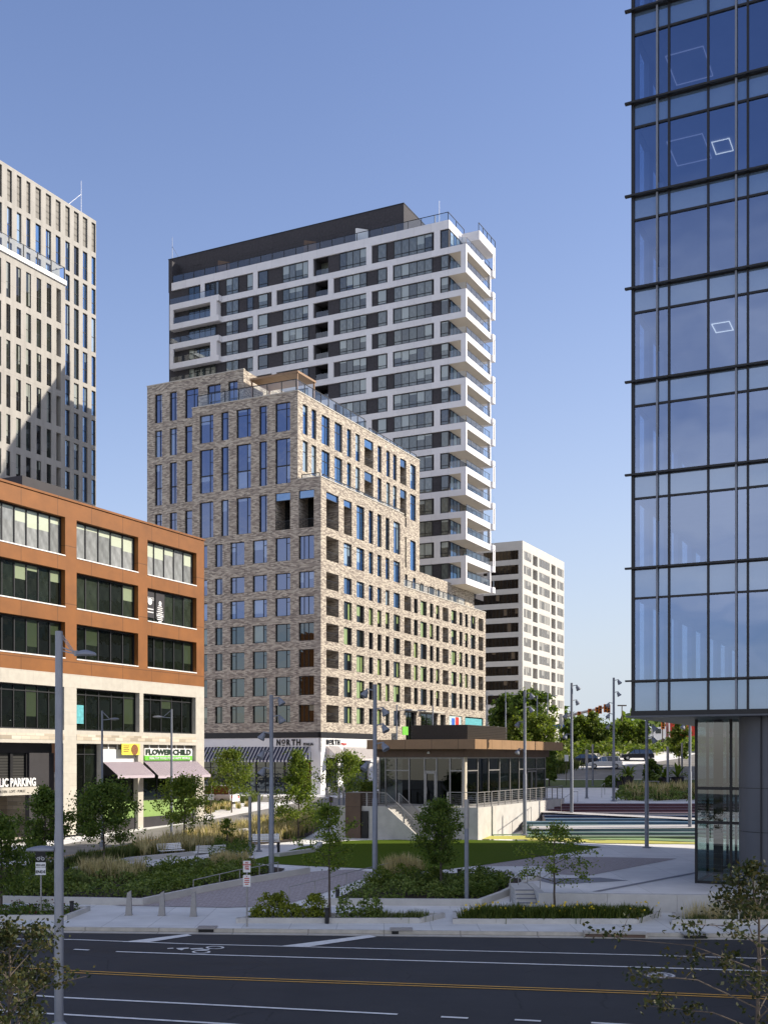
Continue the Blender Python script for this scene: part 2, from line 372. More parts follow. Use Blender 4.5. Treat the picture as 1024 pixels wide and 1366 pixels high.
M['carglass'] = pane_mat('car_glass', [(.01, .012, .014), (.02, .022, .024)], pb=0, refl=.12)
M['leaf'] = leaf_mat('leaf', [(.06, .105, .014), (.12, .17, .022), (.21, .25, .04)])
M['leaf_y'] = leaf_mat('leaf_light', [(.06, .10, .015), (.11, .15, .025), (.20, .23, .04)])
M['leaf_d'] = leaf_mat('leaf_dark', [(.042, .08, .013), (.08, .125, .02), (.14, .185, .03)], .32)
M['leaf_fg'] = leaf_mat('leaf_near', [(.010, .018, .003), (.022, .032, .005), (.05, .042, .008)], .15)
M['leaf_a'] = leaf_mat('leaf_autumn', [(.035, .045, .008), (.07, .075, .012), (.13, .105, .02)])
M['shrub'] = leaf_mat('shrub_leaf', [(.075, .12, .024), (.13, .18, .038), (.20, .24, .06)], .2)
M['shrub_y'] = leaf_mat('shrub_light', [(.09, .12, .012), (.17, .20, .02), (.26, .28, .04)], .25)
M['daylily'] = leaf_mat('strap_leaf', [(.03, .055, .008), (.07, .10, .015), (.13, .15, .03)], .25)
M['wheat'] = leaf_mat('wheat_grass', [(.26, .21, .11), (.46, .38, .22), (.62, .53, .34)], .35)
M['fgrass'] = leaf_mat('green_grass', [(.05, .08, .02), (.10, .13, .04), (.20, .21, .08)], .3)
M['flower'] = pm('yellow_petal', (.80, .62, .03), .6, .1, 5)
M['redflower'] = pm('dark_red_flower', (.13, .02, .02), .7, .2, 5)
# window panes
M['p_brick'] = pane_mat('glass_blue_grey', [(.012, .018, .032), (.016, .026, .045), (.03, .042, .06), (.012, .015, .02), (.05, .065, .08)], (.18, .23, .27), .35, .20, (.46, .56, .86))
M['p_brickr'] = pane_mat('glass_lime_blind', [(.010, .013, .012), (.018, .024, .018), (.012, .012, .012)], (.25, .33, .13), .45, .03, (.6, .75, .9), 1.3)
M['concrete_dim'] = M['concrete']
M['p_tower'] = pane_mat('glass_curtained', [(.12, .145, .135), (.19, .215, .20), (.07, .08, .08), (.22, .25, .235), (.035, .055, .09)], (.32, .36, .34), .45, .07, (.75, .82, .88), .7)
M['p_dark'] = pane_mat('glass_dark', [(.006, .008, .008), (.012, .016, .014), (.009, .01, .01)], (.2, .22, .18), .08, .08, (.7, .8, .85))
M['p_slot'] = pane_mat('glass_slot_painted_sky', [(.04, .13, .36), (.03, .08, .22), (.06, .16, .36), (.03, .05, .09)], (.30, .40, .48), .3, .26, (.5, .72, 1))  # blue base colours stand in for reflected sky, beneath the mirror layer
M['p_slotd'] = pane_mat('glass_slot_dark', [(.03, .03, .025), (.05, .06, .045), (.02, .02, .02)], (.3, .32, .28), .35, .05, (.7, .8, .9))
M['p_beige'] = pane_mat('glass_bronze', [(.010, .007, .005), (.018, .012, .008), (.03, .02, .012)], (.12, .09, .06), .15, .05, (.7, .6, .5))
M['louvre'] = pm('louvre', (.20, .19, .17), .7, .1, 1, joints=(50, .22, .03, .6))
M['screen_brown'] = pm('dark_bronze_louvre', (.035, .028, .022), .5, .1, 1)
M['louvre_d'] = pm('dark_louvre', (.035, .035, .033), .5, .1, 1, joints=(50, .2, .05, .2))
M['rail_glass'] = clear_glass('railing_glass', (.82, .87, .89), .05)
M['shop_glass'] = clear_glass('shop_glass', (.11, .13, .125), .09, (.5, .55, .56))
M['curtain'] = clear_glass('curtain_wall_glass', (.44, .55, .76), .33, (.44, .56, .82), vary=.08)
M['spandrel'] = pane_mat('spandrel_glass', [(.10, .15, .22), (.115, .165, .235), (.09, .14, .21)], pb=0, refl=.30, tint=(.50, .62, .84), wob=0, mott=.1)
M['room_ceiling'] = pm('room_ceiling', (.30, .31, .36), .9, .05, 1)
M['room_wall'] = pm('room_wall', (.22, .24, .30), .9, .1, 1)
M['side_glass'] = clear_glass('side_glass', (.50, .60, .68), .1)
M['lobby_glass'] = clear_glass('lobby_glass', (.30, .42, .42), .10)
# ------------------------------------------------------------ facade tools
class Bld:
    def __init__(s, name, label, cat, px0, Y0, zb, group=None):
        s.O = ((px0 - CX) / F * Y0, Y0); s.zb = zb
        s.root = empty(name, (s.O[0], s.O[1], zb), -AX, label, cat, group)
        s.wins = []
    def x(s, px, yo=0.0):
        k = (px - CX) / F
        return (k * (s.O[1] + yo * EY[1]) - s.O[0] - yo * EY[0]) / (EX[0] - k * EX[1])
    def y(s, px, xo=0.0):
        k = (px - CX) / F
        return (k * (s.O[1] + xo * EX[1]) - s.O[0] - xo * EX[0]) / (EY[0] - k * EY[1])
    def z(s, py, x, y):
        return zpx(py, s.O[1] + x * EX[1] + y * EY[1]) - s.zb
    def px(s, x, y, z):
        Y = s.O[1] + x * EX[1] + y * EY[1]; X = s.O[0] + x * EX[0] + y * EY[0]
        return CX + X / Y * F, HY - (z + s.zb - CH) / Y * F
    def zL(s, py, px, yo=0.0): return s.z(py, s.x(px, yo), yo)
    def zR(s, py, px, xo=0.0): return s.z(py, xo, s.y(px, xo))
def PL(yo): return lambda a, z, d: (a, yo + d, z)
def PR(xo): return lambda a, z, d: (xo - d, a, z)
def pbox(mb, P, a0, a1, z0, z1, d0, d1, mi=0):
    mb.hexa([P(a0, z0, d0), P(a1, z0, d0), P(a1, z0, d1), P(a0, z0, d1), P(a0, z1, d0), P(a1, z1, d0), P(a1, z1, d1), P(a0, z1, d1)], mi)
def wall_holes(mb, P, a0, a1, z0, z1, holes, depth=.25, mi=0):
    """a wall face with openings and their reveals; holes: (a0,a1,z0,z1[,depth])"""
    hs = [q for q in holes if q[1] > a0 + .01 and q[0] < a1 - .01 and q[3] > z0 + .01 and q[2] < z1 - .01]
    rows = sorted(set([z0, z1] + [min(max(q[2], z0), z1) for q in hs] + [min(max(q[3], z0), z1) for q in hs]))
    for za, zb in zip(rows, rows[1:]):
        if zb - za < 1e-4: continue
        zm = (za + zb) / 2
        cut = sorted([(max(q[0], a0), min(q[1], a1)) for q in hs if q[2] < zm < q[3]])
        cur = a0
        for c0, c1 in cut:
            if c0 > cur + 1e-4: mb.add([P(cur, za, 0), P(c0, za, 0), P(c0, zb, 0), P(cur, zb, 0)], mi)
            cur = max(cur, c1)
        if cur < a1 - 1e-4: mb.add([P(cur, za, 0), P(a1, za, 0), P(a1, zb, 0), P(cur, zb, 0)], mi)
    for q in hs:
        b0, b1, y0, y1 = q[:4]; d = q[4] if len(q) > 4 else depth
        mb.add([P(b0, y0, 0), P(b0, y0, d), P(b0, y1, d), P(b0, y1, 0)], mi)
        mb.add([P(b1, y0, 0), P(b1, y1, 0), P(b1, y1, d), P(b1, y0, d)], mi)
        mb.add([P(b0, y1, 0), P(b0, y1, d), P(b1, y1, d), P(b1, y1, 0)], mi)
        mb.add([P(b0, y0, 0), P(b1, y0, 0), P(b1, y0, d), P(b0, y0, d)], mi)
def window(b, P, a0, a1, z0, z1, d=.2, vm=(), hm=(), fw=.07, fd=.09, pane='p_brick', fmat='dark_frame', bars=(), name='window', low=None):
    b.wins.append((P, a0, a1, z0, z1, d, tuple(vm), tuple(hm), fw, fd, pane, fmat, tuple(bars), name, low))
def _win_geo(w, fr, pn, mif=0, mip=0):
    P, a0, a1, z0, z1, d, vm, hm, fw, fd, pane, fmat, bars, name, low = w
    def bx(*q): pbox(fr, P, *q, mif)
    bx(a0, a1, z0, z0 + fw, d, d + fd); bx(a0, a1, z1 - fw, z1, d, d + fd)
    bx(a0, a0 + fw, z0 + fw, z1 - fw, d, d + fd); bx(a1 - fw, a1, z0 + fw, z1 - fw, d, d + fd)
    va = [a0 + fw] + [a0 + (a1 - a0) * t for t in vm] + [a1 - fw]; ha = [z0 + fw] + [z0 + (z1 - z0) * t for t in hm] + [z1 - fw]
    for q in va[1:-1]: bx(q - fw * .4, q + fw * .4, z0 + fw, z1 - fw, d + .005, d + fd - .005)
    for q in ha[1:-1]: bx(a0 + fw, a1 - fw, q - fw * .4, q + fw * .4, d + .01, d + fd - .01)
    for (u0, u1, v) in bars:   # partial transoms, in fractions
        bx(a0 + (a1 - a0) * u0, a0 + (a1 - a0) * u1, z0 + (z1 - z0) * v - fw * .4, z0 + (z1 - z0) * v + fw * .4, d + .012, d + fd - .012)
    for i in range(len(va) - 1):
        q0, q1 = va[i], va[i + 1]
        pn.add([P(q0, z0 + fw, d + fd * .7), P(q1, z0 + fw, d + fd * .7), P(q1, z1 - fw, d + fd * .7), P(q0, z1 - fw, d + fd * .7)], mip, [(0, 0), (1, 0), (1, 1), (0, 1)])
def flush_windows(b, limit=100):
    names = sorted(set(w[13] for w in b.wins))
    for nm in names:
        ws = [w for w in b.wins if w[13] == nm]
        def area(w):
            P, a0, a1, z0, z1, d = w[:6]
            pts = [b.px(*P(a, z, d)) for a, z in ((a0, z0), (a1, z1))]
            return abs((pts[1][0] - pts[0][0]) * (pts[1][1] - pts[0][1]))
        ws.sort(key=lambda w: -area(w))
        for w in ws[:limit]:
            fr = MB(); pn = MB(); _win_geo(w, fr, pn)
            f = fr.build(nm, M[w[11]], b.root); pn.build('pane', M[w[10]], f)
        rest = ws[limit:]
        if rest:
            fr = MB(); mats = []; 
            for w in rest:
                for k in (w[11], w[10]):
                    if k not in mats: mats.append(k)
                _win_geo(w, fr, fr, mats.index(w[11]), mats.index(w[10]))
            o = fr.build(nm, [M[k] for k in mats], b.root); o['kind'] = 'stuff'

# ============================================================ BRICK BUILDING
b = Bld('brick_apartment_building', 'tan brick apartment block with stepped roof terraces and a restaurant at its corner', 'building', 428, 130, 2.5)
zC = b.zR(636, 428); xB = b.x(397.2); zB = b.zL(521.6, 397.2); xA0 = b.x(256.4)
yC = b.y(538.3); yD = b.y(647.3); zD = b.zR(782.5, 538.3); yB = b.y(559.3, xB)
RW = [(655.4, 703.1), (714.6, 746.3), (762.5, 785), (795.4, 820.2), (830.7, 854.8), (866.2, 890.3), (901.8, 927.4), (940.1, 963.5)]
rows = [(b.zR(q[1], 435.2), b.zR(q[0], 435.2)) for q in RW]
zband = b.zR(976.3, 428.2); zband2 = b.zR(984, 428.2)
CR = [(435.2, 451.7, 'b'), (458.6, 469.3, 'w'), (475.6, 485.8, 'w'), (491.9, 497.5, 's'), (503.3, 508.6, 's'), (514.2, 519.3, 's'), (524.9, 533.5, 'w')]
DR = [(539.1, 548, 'b'), (552, 557.1, 's'), (560.9, 569, 'w'), (573.1, 577.7, 's'), (581.5, 585.8, 's'), (590.1, 597.8, 'b'), (601.8, 608.7, 'w'), (612.5, 616.5, 's'), (620.1, 623.9, 's'), (627.7, 633.8, 'w'), (637.9, 644.2, 'b')]
P0 = PR(0.0); holes = []
wall = MB(); rails = []
def loggia(P, a0, a1, z0, z1, depth=1.7, transom=0.0):
    holes.append((a0, a1, z0, z1, depth)); rails.append((P, a0, a1, z0, z1, depth, transom))
for ri, (z0, z1) in enumerate(rows):
    for ci, (p0, p1, k) in enumerate(CR):
        a0, a1 = b.y(p0), b.y(p1)
        if k == 'b' or (ri == 0 and ci == 1): loggia(P0, a0, a1, z0, z1, 1.7, .18 if ri == 0 else 0)
        else:
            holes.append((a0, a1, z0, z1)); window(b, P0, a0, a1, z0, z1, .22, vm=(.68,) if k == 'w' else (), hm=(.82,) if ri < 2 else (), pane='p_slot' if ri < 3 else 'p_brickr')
    if ri >= 2:
        for ci, (p0, p1, k) in enumerate(DR):
            if ri == 7 and ci > 0: continue
            a0, a1 = b.y(p0), b.y(p1)
            if ri == 7: continue
            if k == 'b': loggia(P0, a0, a1, z0, z1)
            else: holes.append((a0, a1, z0, z1)); window(b, P0, a0, a1, z0, z1, .22, vm=(.68,) if k == 'w' else (), pane='p_brickr')
# big ground openings right part
zg1 = b.zR(949, 541)
grd = []
for p0, p1 in ((541, 555), (561, 583), (587, 594), (599, 616), (620, 644)):
    q = (b.y(p0), b.y(p1), zg1 - 4.2, zg1, .6); holes.append(q); grd.append(q)
wall_holes(wall, P0, 0, yC, zband, zC, holes); 
ysplit = b.y(497.5)
wall_holes(wall, P0, yC, yD, 0, zD, holes)
wall_holes(wall, P0, ysplit, yC, 0, zband, [])
rholes = holes; holes = []
# left facade, lower part and block B
PB = PL(0.0)
LC = [(258, 276.5, 's'), (286.7, 296.8, 's'), (307, 326, 'w'), (336.9, 356, 'w2'), (367.1, 387, 'w2'), (398.4, 418.7, 'w3')]
BC = [(266.3, 284.6), (294.8, 304.9), (315.3, 334.6), (345.6, 356), (367.1, 387)]
for ri in range(1, 8):
    z0, z1 = rows[ri]
    for ci, (p0, p1, k) in enumerate(LC):
        a0, a1 = b.x(p0), b.x(p1); holes.append((a0, a1, z0, z1))
        vm = {'s': (.68,), 'w': (.35,), 'w2': (.7,), 'w3': (.3, .6)}[k]
        window(b, PB, a0, a1, z0, z1, .2, vm=vm, bars=((0, .35, .8),) if k == 'w' else (((.7, 1, .75),) if k == 'w2' else ()), pane='p_brick' if ri < 4 else 'p_dark')
Bz = [(554.8, 592.1), (601, 658.9), (670.8, 718.5)]
Bz = [(b.zL(q[1], 266.3), b.zL(q[0], 266.3)) for q in Bz]
for ri, (z0, z1) in enumerate(Bz):
    for ci, (p0, p1) in enumerate(BC):
        a0, a1 = b.x(p0), b.x(p1)
        if ri == 2 and ci == 4: continue
        holes.append((a0, a1, z0, z1))
        if ri == 1: window(b, PB, a0, a1, z0, z0 + (z1 - z0) * .40, .2, vm=(.7,)); window(b, PB, a0, a1, z0 + (z1 - z0) * .40, z1, .2, vm=(.7,), bars=((.7, 1, .5),), low=1)
        else: window(b, PB, a0, a1, z0, z1, .2, vm=(.7,), hm=(.78,) if ri == 0 else (), bars=((.7, 1, .5),))
z0, z1 = Bz[2]
for p0, p1 in ((367.1, 387), (398.4, 418.7)): loggia(PB, b.x(p0), b.x(p1), z0 + 0.0, z1, 2.2, .2)
xl0 = b.x(256.4)
wall_holes(wall, PB, xl0, xB, zband, zB, holes)
wall_holes(wall, PB, xB, 0, zband, zC, holes)
# block B right face above terrace C
PRB = PR(xB)
bholes = []
BRr = [(337, 377), (384, 430)]
BRows = [(b.zR(578, 403.7, xB), b.zR(538, 403.7, xB)), (b.zR(628, 403.7, xB), b.zR(586.5, 403.7, xB))]
BRc = [(404, 410.6), (415.8, 422), (429, 439.7), (446.3, 456.5), (462.8, 468.3), (474.3, 480), (486, 497.8, 'b'), (503.6, 508.8), (515.3, 520), (524.2, 529), (533.5, 541.8, 'b'), (547, 554.5)]
for ri, (z0, z1) in enumerate(BRows):
    for q in BRc:
        a0, a1 = b.y(q[0], xB), b.y(q[1], xB)
        zz0 = z0
        if len(q) > 2: bholes.append((a0, a1, zz0, z1, 1.5)); rails.append((PRB, a0, a1, zz0, z1, 1.5, .3))
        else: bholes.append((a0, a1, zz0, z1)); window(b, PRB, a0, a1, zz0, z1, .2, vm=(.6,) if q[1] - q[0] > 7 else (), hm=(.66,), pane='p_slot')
zz = b.zR(764.6, 538.5, xB)
for (pa, pb_, ya, yb) in ((540, 542, 716, 757), (547, 554.5, 720, 760), (540, 542, 690, 703), (540, 543.4, 765.5, 782), (550.5, 554.5, 770, 787)):
    a0, a1 = b.y(pa, xB), b.y(pb_, xB); z1_, z0_ = b.zR(ya, pa, xB), b.zR(yb, pa, xB)
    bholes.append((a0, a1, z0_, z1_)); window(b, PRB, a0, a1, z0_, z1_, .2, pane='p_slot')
wall_holes(wall, PRB, 0, yB, zD - .0, zB, bholes)
yE = b.y(632, xB); zE = b.zR(763, 560, xB)
eh = []
for p0, p1 in ((560.5, 565), (572.5, 579), (583, 586.5), (596, 600), (604, 609)):
    q = (b.y(p0, xB), b.y(p1, xB), zD + .3, zD + 2.4); eh.append(q); window(b, PRB, *q, .2, vm=(.5,), pane='p_dark')
wall_holes(wall, PRB, yB, yE, zD, zE, eh)
# block A (left, set back)
yoA = 1.6
Az = [(526.8, 564.9), (575, 610.6), (620, 674.9), (686.3, 735)]
Az = [(b.zL(q[1], 206.7, yoA), b.zL(q[0], 206.7, yoA)) for q in Az]
zA = b.zL(516.1, 196.5, yoA); xA = b.x(196.5, yoA); xA1 = b.x(325, yoA)
PA = PL(yoA); ah = []
for ri, (z0, z1) in enumerate(Az):
    for p0, p1 in ((206.7, 216.1), (226.5, 235.9), (246.8, 264.6)):
        a0, a1 = b.x(p0, yoA), b.x(p1, yoA); ah.append((a0, a1, z0, z1))
        if ri == 2: window(b, PA, a0, a1, z0, z0 + (z1 - z0) * .42, .2, vm=(.6,)); window(b, PA, a0, a1, z0 + (z1 - z0) * .42, z1, .2, vm=(.6,))
        else: window(b, PA, a0, a1, z0, z1, .2, vm=(.62,), hm=(.8,))
z1a = Az[0][1]
for p0, p1 in ((276.5, 294.3), (304.4, 317.1)):
    a0, a1 = b.x(p0, yoA), b.x(p1, yoA); ah.append((a0, a1, zB + .1, z1a)); window(b, PA, a0, a1, zB + .1, z1a, .2, vm=(.5,), hm=(.72,))
wall_holes(wall, PA, xA, xA1, 0, zA, ah)
# solid masses behind the skins: roofs, hidden sides
def roofbox(x0, x1, y0, y1, z0, z1):
    wall.add([(x0, y0, z1), (x1, y0, z1), (x1, y1, z1), (x0, y1, z1)], 1)
    wall.add([(x0, y1, z0), (x0, y0, z0), (x0, y0, z1), (x0, y1, z1)]); wall.add([(x0, y1, z0), (x0, y1, z1), (x1, y1, z1), (x1, y1, z0)])
roofbox(xA, xA1, yoA, 24, 0, zA)
wall.add([(xA1, yoA, zB), (xA1, 24, zB), (xA1, 24, zA), (xA1, yoA, zA)])
roofbox(xA1, xB, 0, yB, zB - .01, zB); wall.add([(xl0, 0, zB), (xA1, 0, zB), (xA1, yoA + .01, zB), (xl0, yoA + .01, zB)], 1)
wall.add([(xl0, yoA, zband), (xl0, 0, zband), (xl0, 0, zB), (xl0, yoA, zB)])
roofbox(xB, 0, 0, yC, zC - .01, zC); wall.add([(xB, yC, zD), (xB, yC, zC), (0, yC, zC), (0, yC, zD)])
roofbox(xB, 0, yC, yD, zD - .01, zD); wall.add([(xB, yD, 0), (xB, yD, zD), (0, yD, zD), (0, yD, 0)])
wall.add([(xA, yB, zC), (xA, yB, zB), (xB, yB, zB), (xB, yB, zC)])
roofbox(xB - 12, xB, yB, yE, zD, zE)
wall.build('brick_wall', [M['brick'], M['concrete']], b.root)
# coping
cp = MB()
for (x0, x1, y0, y1, z) in ((xl0 - .05, xB + .06, -.06, .3, zB), (xB - .3, xB + .06, .3, yB, zB), (xB + .06, .06, -.06, .3, zC), (-.3, .06, .3, yC, zC), (-.3, .06, yC, yD, zD), (xA - .05, xA1 + .05, yoA - .06, yoA + .3, zA)):
    cp.box(x0, x1, y0, y1, z, z + .12)
cp.build('coping', M['stone'], b.root)
# spandrel bars for tall pairs already drawn by window frames; loggia backs, ceilings, railings
sp_ = MB()
for (P, a0, a1, z0, z1, d, tr) in rails:
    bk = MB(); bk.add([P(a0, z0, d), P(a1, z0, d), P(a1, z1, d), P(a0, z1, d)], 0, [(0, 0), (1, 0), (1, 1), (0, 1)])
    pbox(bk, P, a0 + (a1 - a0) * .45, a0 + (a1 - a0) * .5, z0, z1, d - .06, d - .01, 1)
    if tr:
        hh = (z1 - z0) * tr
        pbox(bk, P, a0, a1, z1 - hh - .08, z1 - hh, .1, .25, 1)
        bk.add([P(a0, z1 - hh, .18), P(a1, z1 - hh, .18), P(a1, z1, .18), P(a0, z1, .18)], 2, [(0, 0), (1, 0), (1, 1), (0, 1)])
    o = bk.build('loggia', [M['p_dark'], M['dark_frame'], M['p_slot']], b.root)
    rl = MB(); pbox(rl, P, a0, a1, z0 + 1.02, z0 + 1.07, .12, .17)
    n = max(4, int((a1 - a0) / .22))
    for i in range(n + 1):
        a = a0 + (a1 - a0) * i / n; pbox(rl, P, a - .012, a + .012, z0 + .02, z0 + 1.02, .13, .155)
    rl.build('railing', M['dark_frame'], o)
# corner restaurant
sf = MB()
xs0 = b.x(256.4)
pbox(sf, PB, xs0, 0.0, zband2, zband, -.05, .3, 1); pbox(sf, P0, -.05, ysplit, zband2, zband, -.051, .3, 1)
sf.build('black_band', [M['white'], M['black_metal']], b.root)
zf0 = b.zL(1003, 400); wf = MB()
pbox(wf, PB, xs0, 0.0, zf0, zband2, 0, .3); pbox(wf, P0, 0, ysplit, zf0, zband2, 0, .3)
pbox(wf, PB, b.x(415), 0.0, 0, zf0, 0, .5)
pbox(wf, P0, .5, b.y(434.6), 0, zf0, 0, .5); pbox(wf, P0, b.y(451), b.y(458), 0, zf0, 0, .4); pbox(wf, P0, b.y(492), ysplit, 0, zf0, 0, .4)
wf.build('white_storefront_wall', M['white'], b.root)
for i, (p0, p1) in enumerate(((258, 290), (290, 315), (315, 340), (340, 378), (378, 415))):
    window(b, PB, b.x(p0), b.x(p1), .1, zf0, .25, vm=(.33, .66), hm=(.62,), pane='p_dark', name='shop_window', fw=.1)
for p0, p1 in ((434.6, 451), (458, 492)):
    window(b, P0, b.y(p0), b.y(p1), .1, zf0, .25, vm=(.3, .66), hm=(.7,), pane='p_dark', name='shop_window', fw=.1)
for (a0, a1, z0, z1, d) in grd:
    window(b, P0, a0, a1, z0, z1, .35, vm=(.5,), pane='p_dark', name='shop_window', fw=.1)
po = MB(); pbox(po, P0, b.y(599.5), b.y(615.5), zg1 - 2.3, zg1 - .1, .1, .3); pbox(po, P0, b.y(608), b.y(612.5), zg1 - 2.2, zg1 - .2, .09, .1, 1); pbox(po, P0, b.y(603), b.y(607), zg1 - 2.2, zg1 - .4, .09, .1, 2)
po.build('window_poster', [M['posterp'], M['red'], M['blue']], b.root)
po = MB(); pbox(po, P0, b.y(621), b.y(643), zg1 - 2.1, zg1 - .2, .1, .3); po.build('window_poster', M['teal'], b.root)
for (p0, p1) in ((541, 556), (560.5, 584)):
    cn = MB(); pbox(cn, P0, b.y(p0) - .2, b.y(p1) + .2, zg1 + .1, zg1 + .3, -.9, 0); cn.build('canopy', M['stone'], b.root)
gs = MB(); pbox(gs, P0, b.y(540.5) - 3.6, b.y(540.5) - 1.9, b.zR(981, 540), b.zR(970, 540), -1.3, -1.2); gs.build('hanging_sign', M['green'], b.root)
flush_windows(b)
def stripe_mat(name, c1, c2, scale):
    m, nt, out = new_mat(name); L = nt.links.new
    p = N(nt, 'ShaderNodeBsdfPrincipled'); p.inputs['Roughness'].default_value = .85; L(p.outputs[0], out.inputs[0])
    uv = N(nt, 'ShaderNodeTexCoord'); sx = N(nt, 'ShaderNodeSeparateXYZ'); L(uv.outputs['UV'], sx.inputs[0])
    mu = N(nt, 'ShaderNodeMath', operation='MULTIPLY'); L(sx.outputs['X'], mu.inputs[0]); mu.inputs[1].default_value = scale
    fr = N(nt, 'ShaderNodeMath', operation='FRACT'); L(mu.outputs[0], fr.inputs[0])
    gt = N(nt, 'ShaderNodeMath', operation='GREATER_THAN'); L(fr.outputs[0], gt.inputs[0]); gt.inputs[1].default_value = .5
    mx = N(nt, 'ShaderNodeMix', data_type='RGBA'); L(gt.outputs[0], mx.inputs[0]); mx.inputs[6].default_value = rgba(c1); mx.inputs[7].default_value = rgba(c2); L(mx.outputs[2], p.inputs['Base Color'])
    return m
M['aw_navy'] = stripe_mat('navy_white_stripes', (.03, .035, .09), (.62, .62, .64), 1.0)
M['aw_grey'] = stripe_mat('grey_white_stripes', (.50, .45, .44), (.64, .62, .60), 1.0)
def check_mat(name, c1, c2, sc):
    m, nt, out = new_mat(name); L = nt.links.new
    p = N(nt, 'ShaderNodeBsdfPrincipled'); p.inputs['Roughness'].default_value = .85; L(p.outputs[0], out.inputs[0])
    uv = N(nt, 'ShaderNodeTexCoord'); ck = N(nt, 'ShaderNodeTexChecker'); ck.inputs['Scale'].default_value = sc; ck.inputs[1].default_value = rgba(c1); ck.inputs[2].default_value = rgba(c2)
    L(uv.outputs['UV'], ck.inputs[0]); L(ck.outputs[0], p.inputs['Base Color']); return m
M['aw_check'] = check_mat('purple_white_check', (.26, .17, .26), (.66, .62, .62), 5.0)
def awning(b, P, a0, a1, ztop, zbot, out, mat, side=M['black_metal'], nstr=20, name='awning', lean=0.0):
    a = MB(); n = 1
    q = [P(a0, ztop, -.02), P(a0, zbot, -out), P(a1, zbot, -out), P(a1, ztop, -.02)]
    u = nstr
    a.add(q, 0, [(0, 1), (0, 0), (u, 0), (u, 1)]); a.add([q[0], q[3], q[2], q[1]][::1], 0, [(0, 1), (u, 1), (u, 0), (0, 0)])
    # valance
    v = [P(a0, zbot, -out), P(a0, zbot - .22, -out), P(a1, zbot - .22, -out), P(a1, zbot, -out)]
    a.add(v, 0, [(0, .2), (0, 0), (u, 0), (u, .2)])
    for e in (a0, a1):
        a.add([P(e, ztop, -.02), P(e, zbot, -out), P(e, zbot, -.02)], 1)
    o = a.build(name, [mat, side], b.root)
    # push valance back by thickness
    fr = MB()
    for e in (a0 + .05, (a0 + a1) / 2, a1 - .05): fr.bar(P(e, ztop - .05, 0), P(e, zbot - .02, -out + .04), .04, .04)
    fr.bar(P(a0, zbot - .02, -out + .04), P(a1, zbot - .02, -out + .04), .04, .04)
    fr.build('awning_frame', M['black_metal'], o)
    return o
def awning_(b, P, a0, a1, ztop, zbot, out, mat, rep):
    return awning(b, P, a0, a1, ztop, zbot, out, M[mat], M[mat], rep)
awning_(b, PB, b.x(262), b.x(414.5), b.zL(996, 400), b.zL(1014, 400), 1.4, 'aw_navy', 34)
awning_(b, P0, b.y(434.6), b.y(451.5), b.zR(995, 434), b.zR(1011, 434), 1.7, 'aw_grey', 12)
awning_(b, P0, b.y(458), b.y(496), b.zR(996, 434), b.zR(1012, 434), 1.7, 'aw_grey', 24)
def north(P, a, mat2, gap):
    z0, z1 = gap
    n = (a[1] - a[0])
    for k, ch in enumerate('NORTH'):
        c0 = a[0] + n * k / 5; w_ = n / 5 * .80
        if ch == 'O':
            fit_text('O', 'ink', b.root, P, c0, c0 + w_, z0 + (z1 - z0) * .28, z1, -.07, bold=.04); m = MB(); pbox(m, P, c0 + w_ * .15, c0 + w_ * .85, z0, z0 + (z1 - z0) * .13, -.09, -.05); m.build('sign_lettering', M['ink'], b.root)
        else: fit_text(ch, 'ink', b.root, P, c0, c0 + w_, z0, z1, -.07, bold=.04)
    fit_text('ITALIA', mat2, b.root, P, a[2], a[3], z0, z0 + (z1 - z0) * .42, -.07, bold=.04)
north(PB, (b.x(369.3), b.x(402.5), b.x(405), b.x(418.5)), 'ink', (b.zL(994.6, 385), b.zL(986.2, 385)))
north(P0, (b.y(434.8), b.y(453.5), b.y(454.6), b.y(461.5)), 'red', (b.zR(993.6, 440), b.zR(986.3, 440)))
# roof railings and pergola on block B
def glass_rail(b, pts, z, hgt=1.1, step=1.5, name='terrace_railing', post=.09):
    g = MB(); f = MB()
    for p, q in zip(pts, pts[1:]):
        p = Vector((p[0], p[1], z)); q = Vector((q[0], q[1], z)); L_ = (q - p).length; n = max(1, int(L_ / step))
        for i in range(n + 1):
            c = p.lerp(q, i / n); f.box(c.x - post / 2, c.x + post / 2, c.y - post / 2, c.y + post / 2, z, z + hgt)
        f.bar(p + Vector((0, 0, hgt)), q + Vector((0, 0, hgt)), .08, .08)
        up = Vector((0, 0, hgt - .05)); lo = Vector((0, 0, .08)); g.add([p + lo, q + lo, q + up, p + up])
    o = f.build(name, M['dark_frame'], b.root); g.build('glass_panel', M['rail_glass'], o); return o
glass_rail(b, [(xl0 + .5, .5), (xB - .5, .5), (xB - .5, 18)], zB + .12, 1.5, 1.9)
glass_rail(b, [(xB - .3, 19), (xB - .3, yB - .5)], zB + .12, .6, 2)
glass_rail(b, [(xB + .3, .4), (-.4, .4)], zC + .12, .5, 2.5)
glass_rail(b, [(-.3, 1), (-.3, yC - .5)], zC + .12, .45, 5)
glass_rail(b, [(-.3, yC + .5), (-.3, yD - 8)], zD + .12, 1.0, 2.5)
pg = MB(); xp0, xp1 = xA1 + .8, xA1 + 7.2
for x in (xp0, xp1):
    for y in (2.2, 6.2): pg.box(x - .08, x + .08, y - .08, y + .08, zB, zB + 3.0)
pg.box(xp0 - .2, xp1 + .2, 2.0, 6.4, zB + 3.0, zB + 3.25)
pg.build('pergola', M['bronze'], b.root)

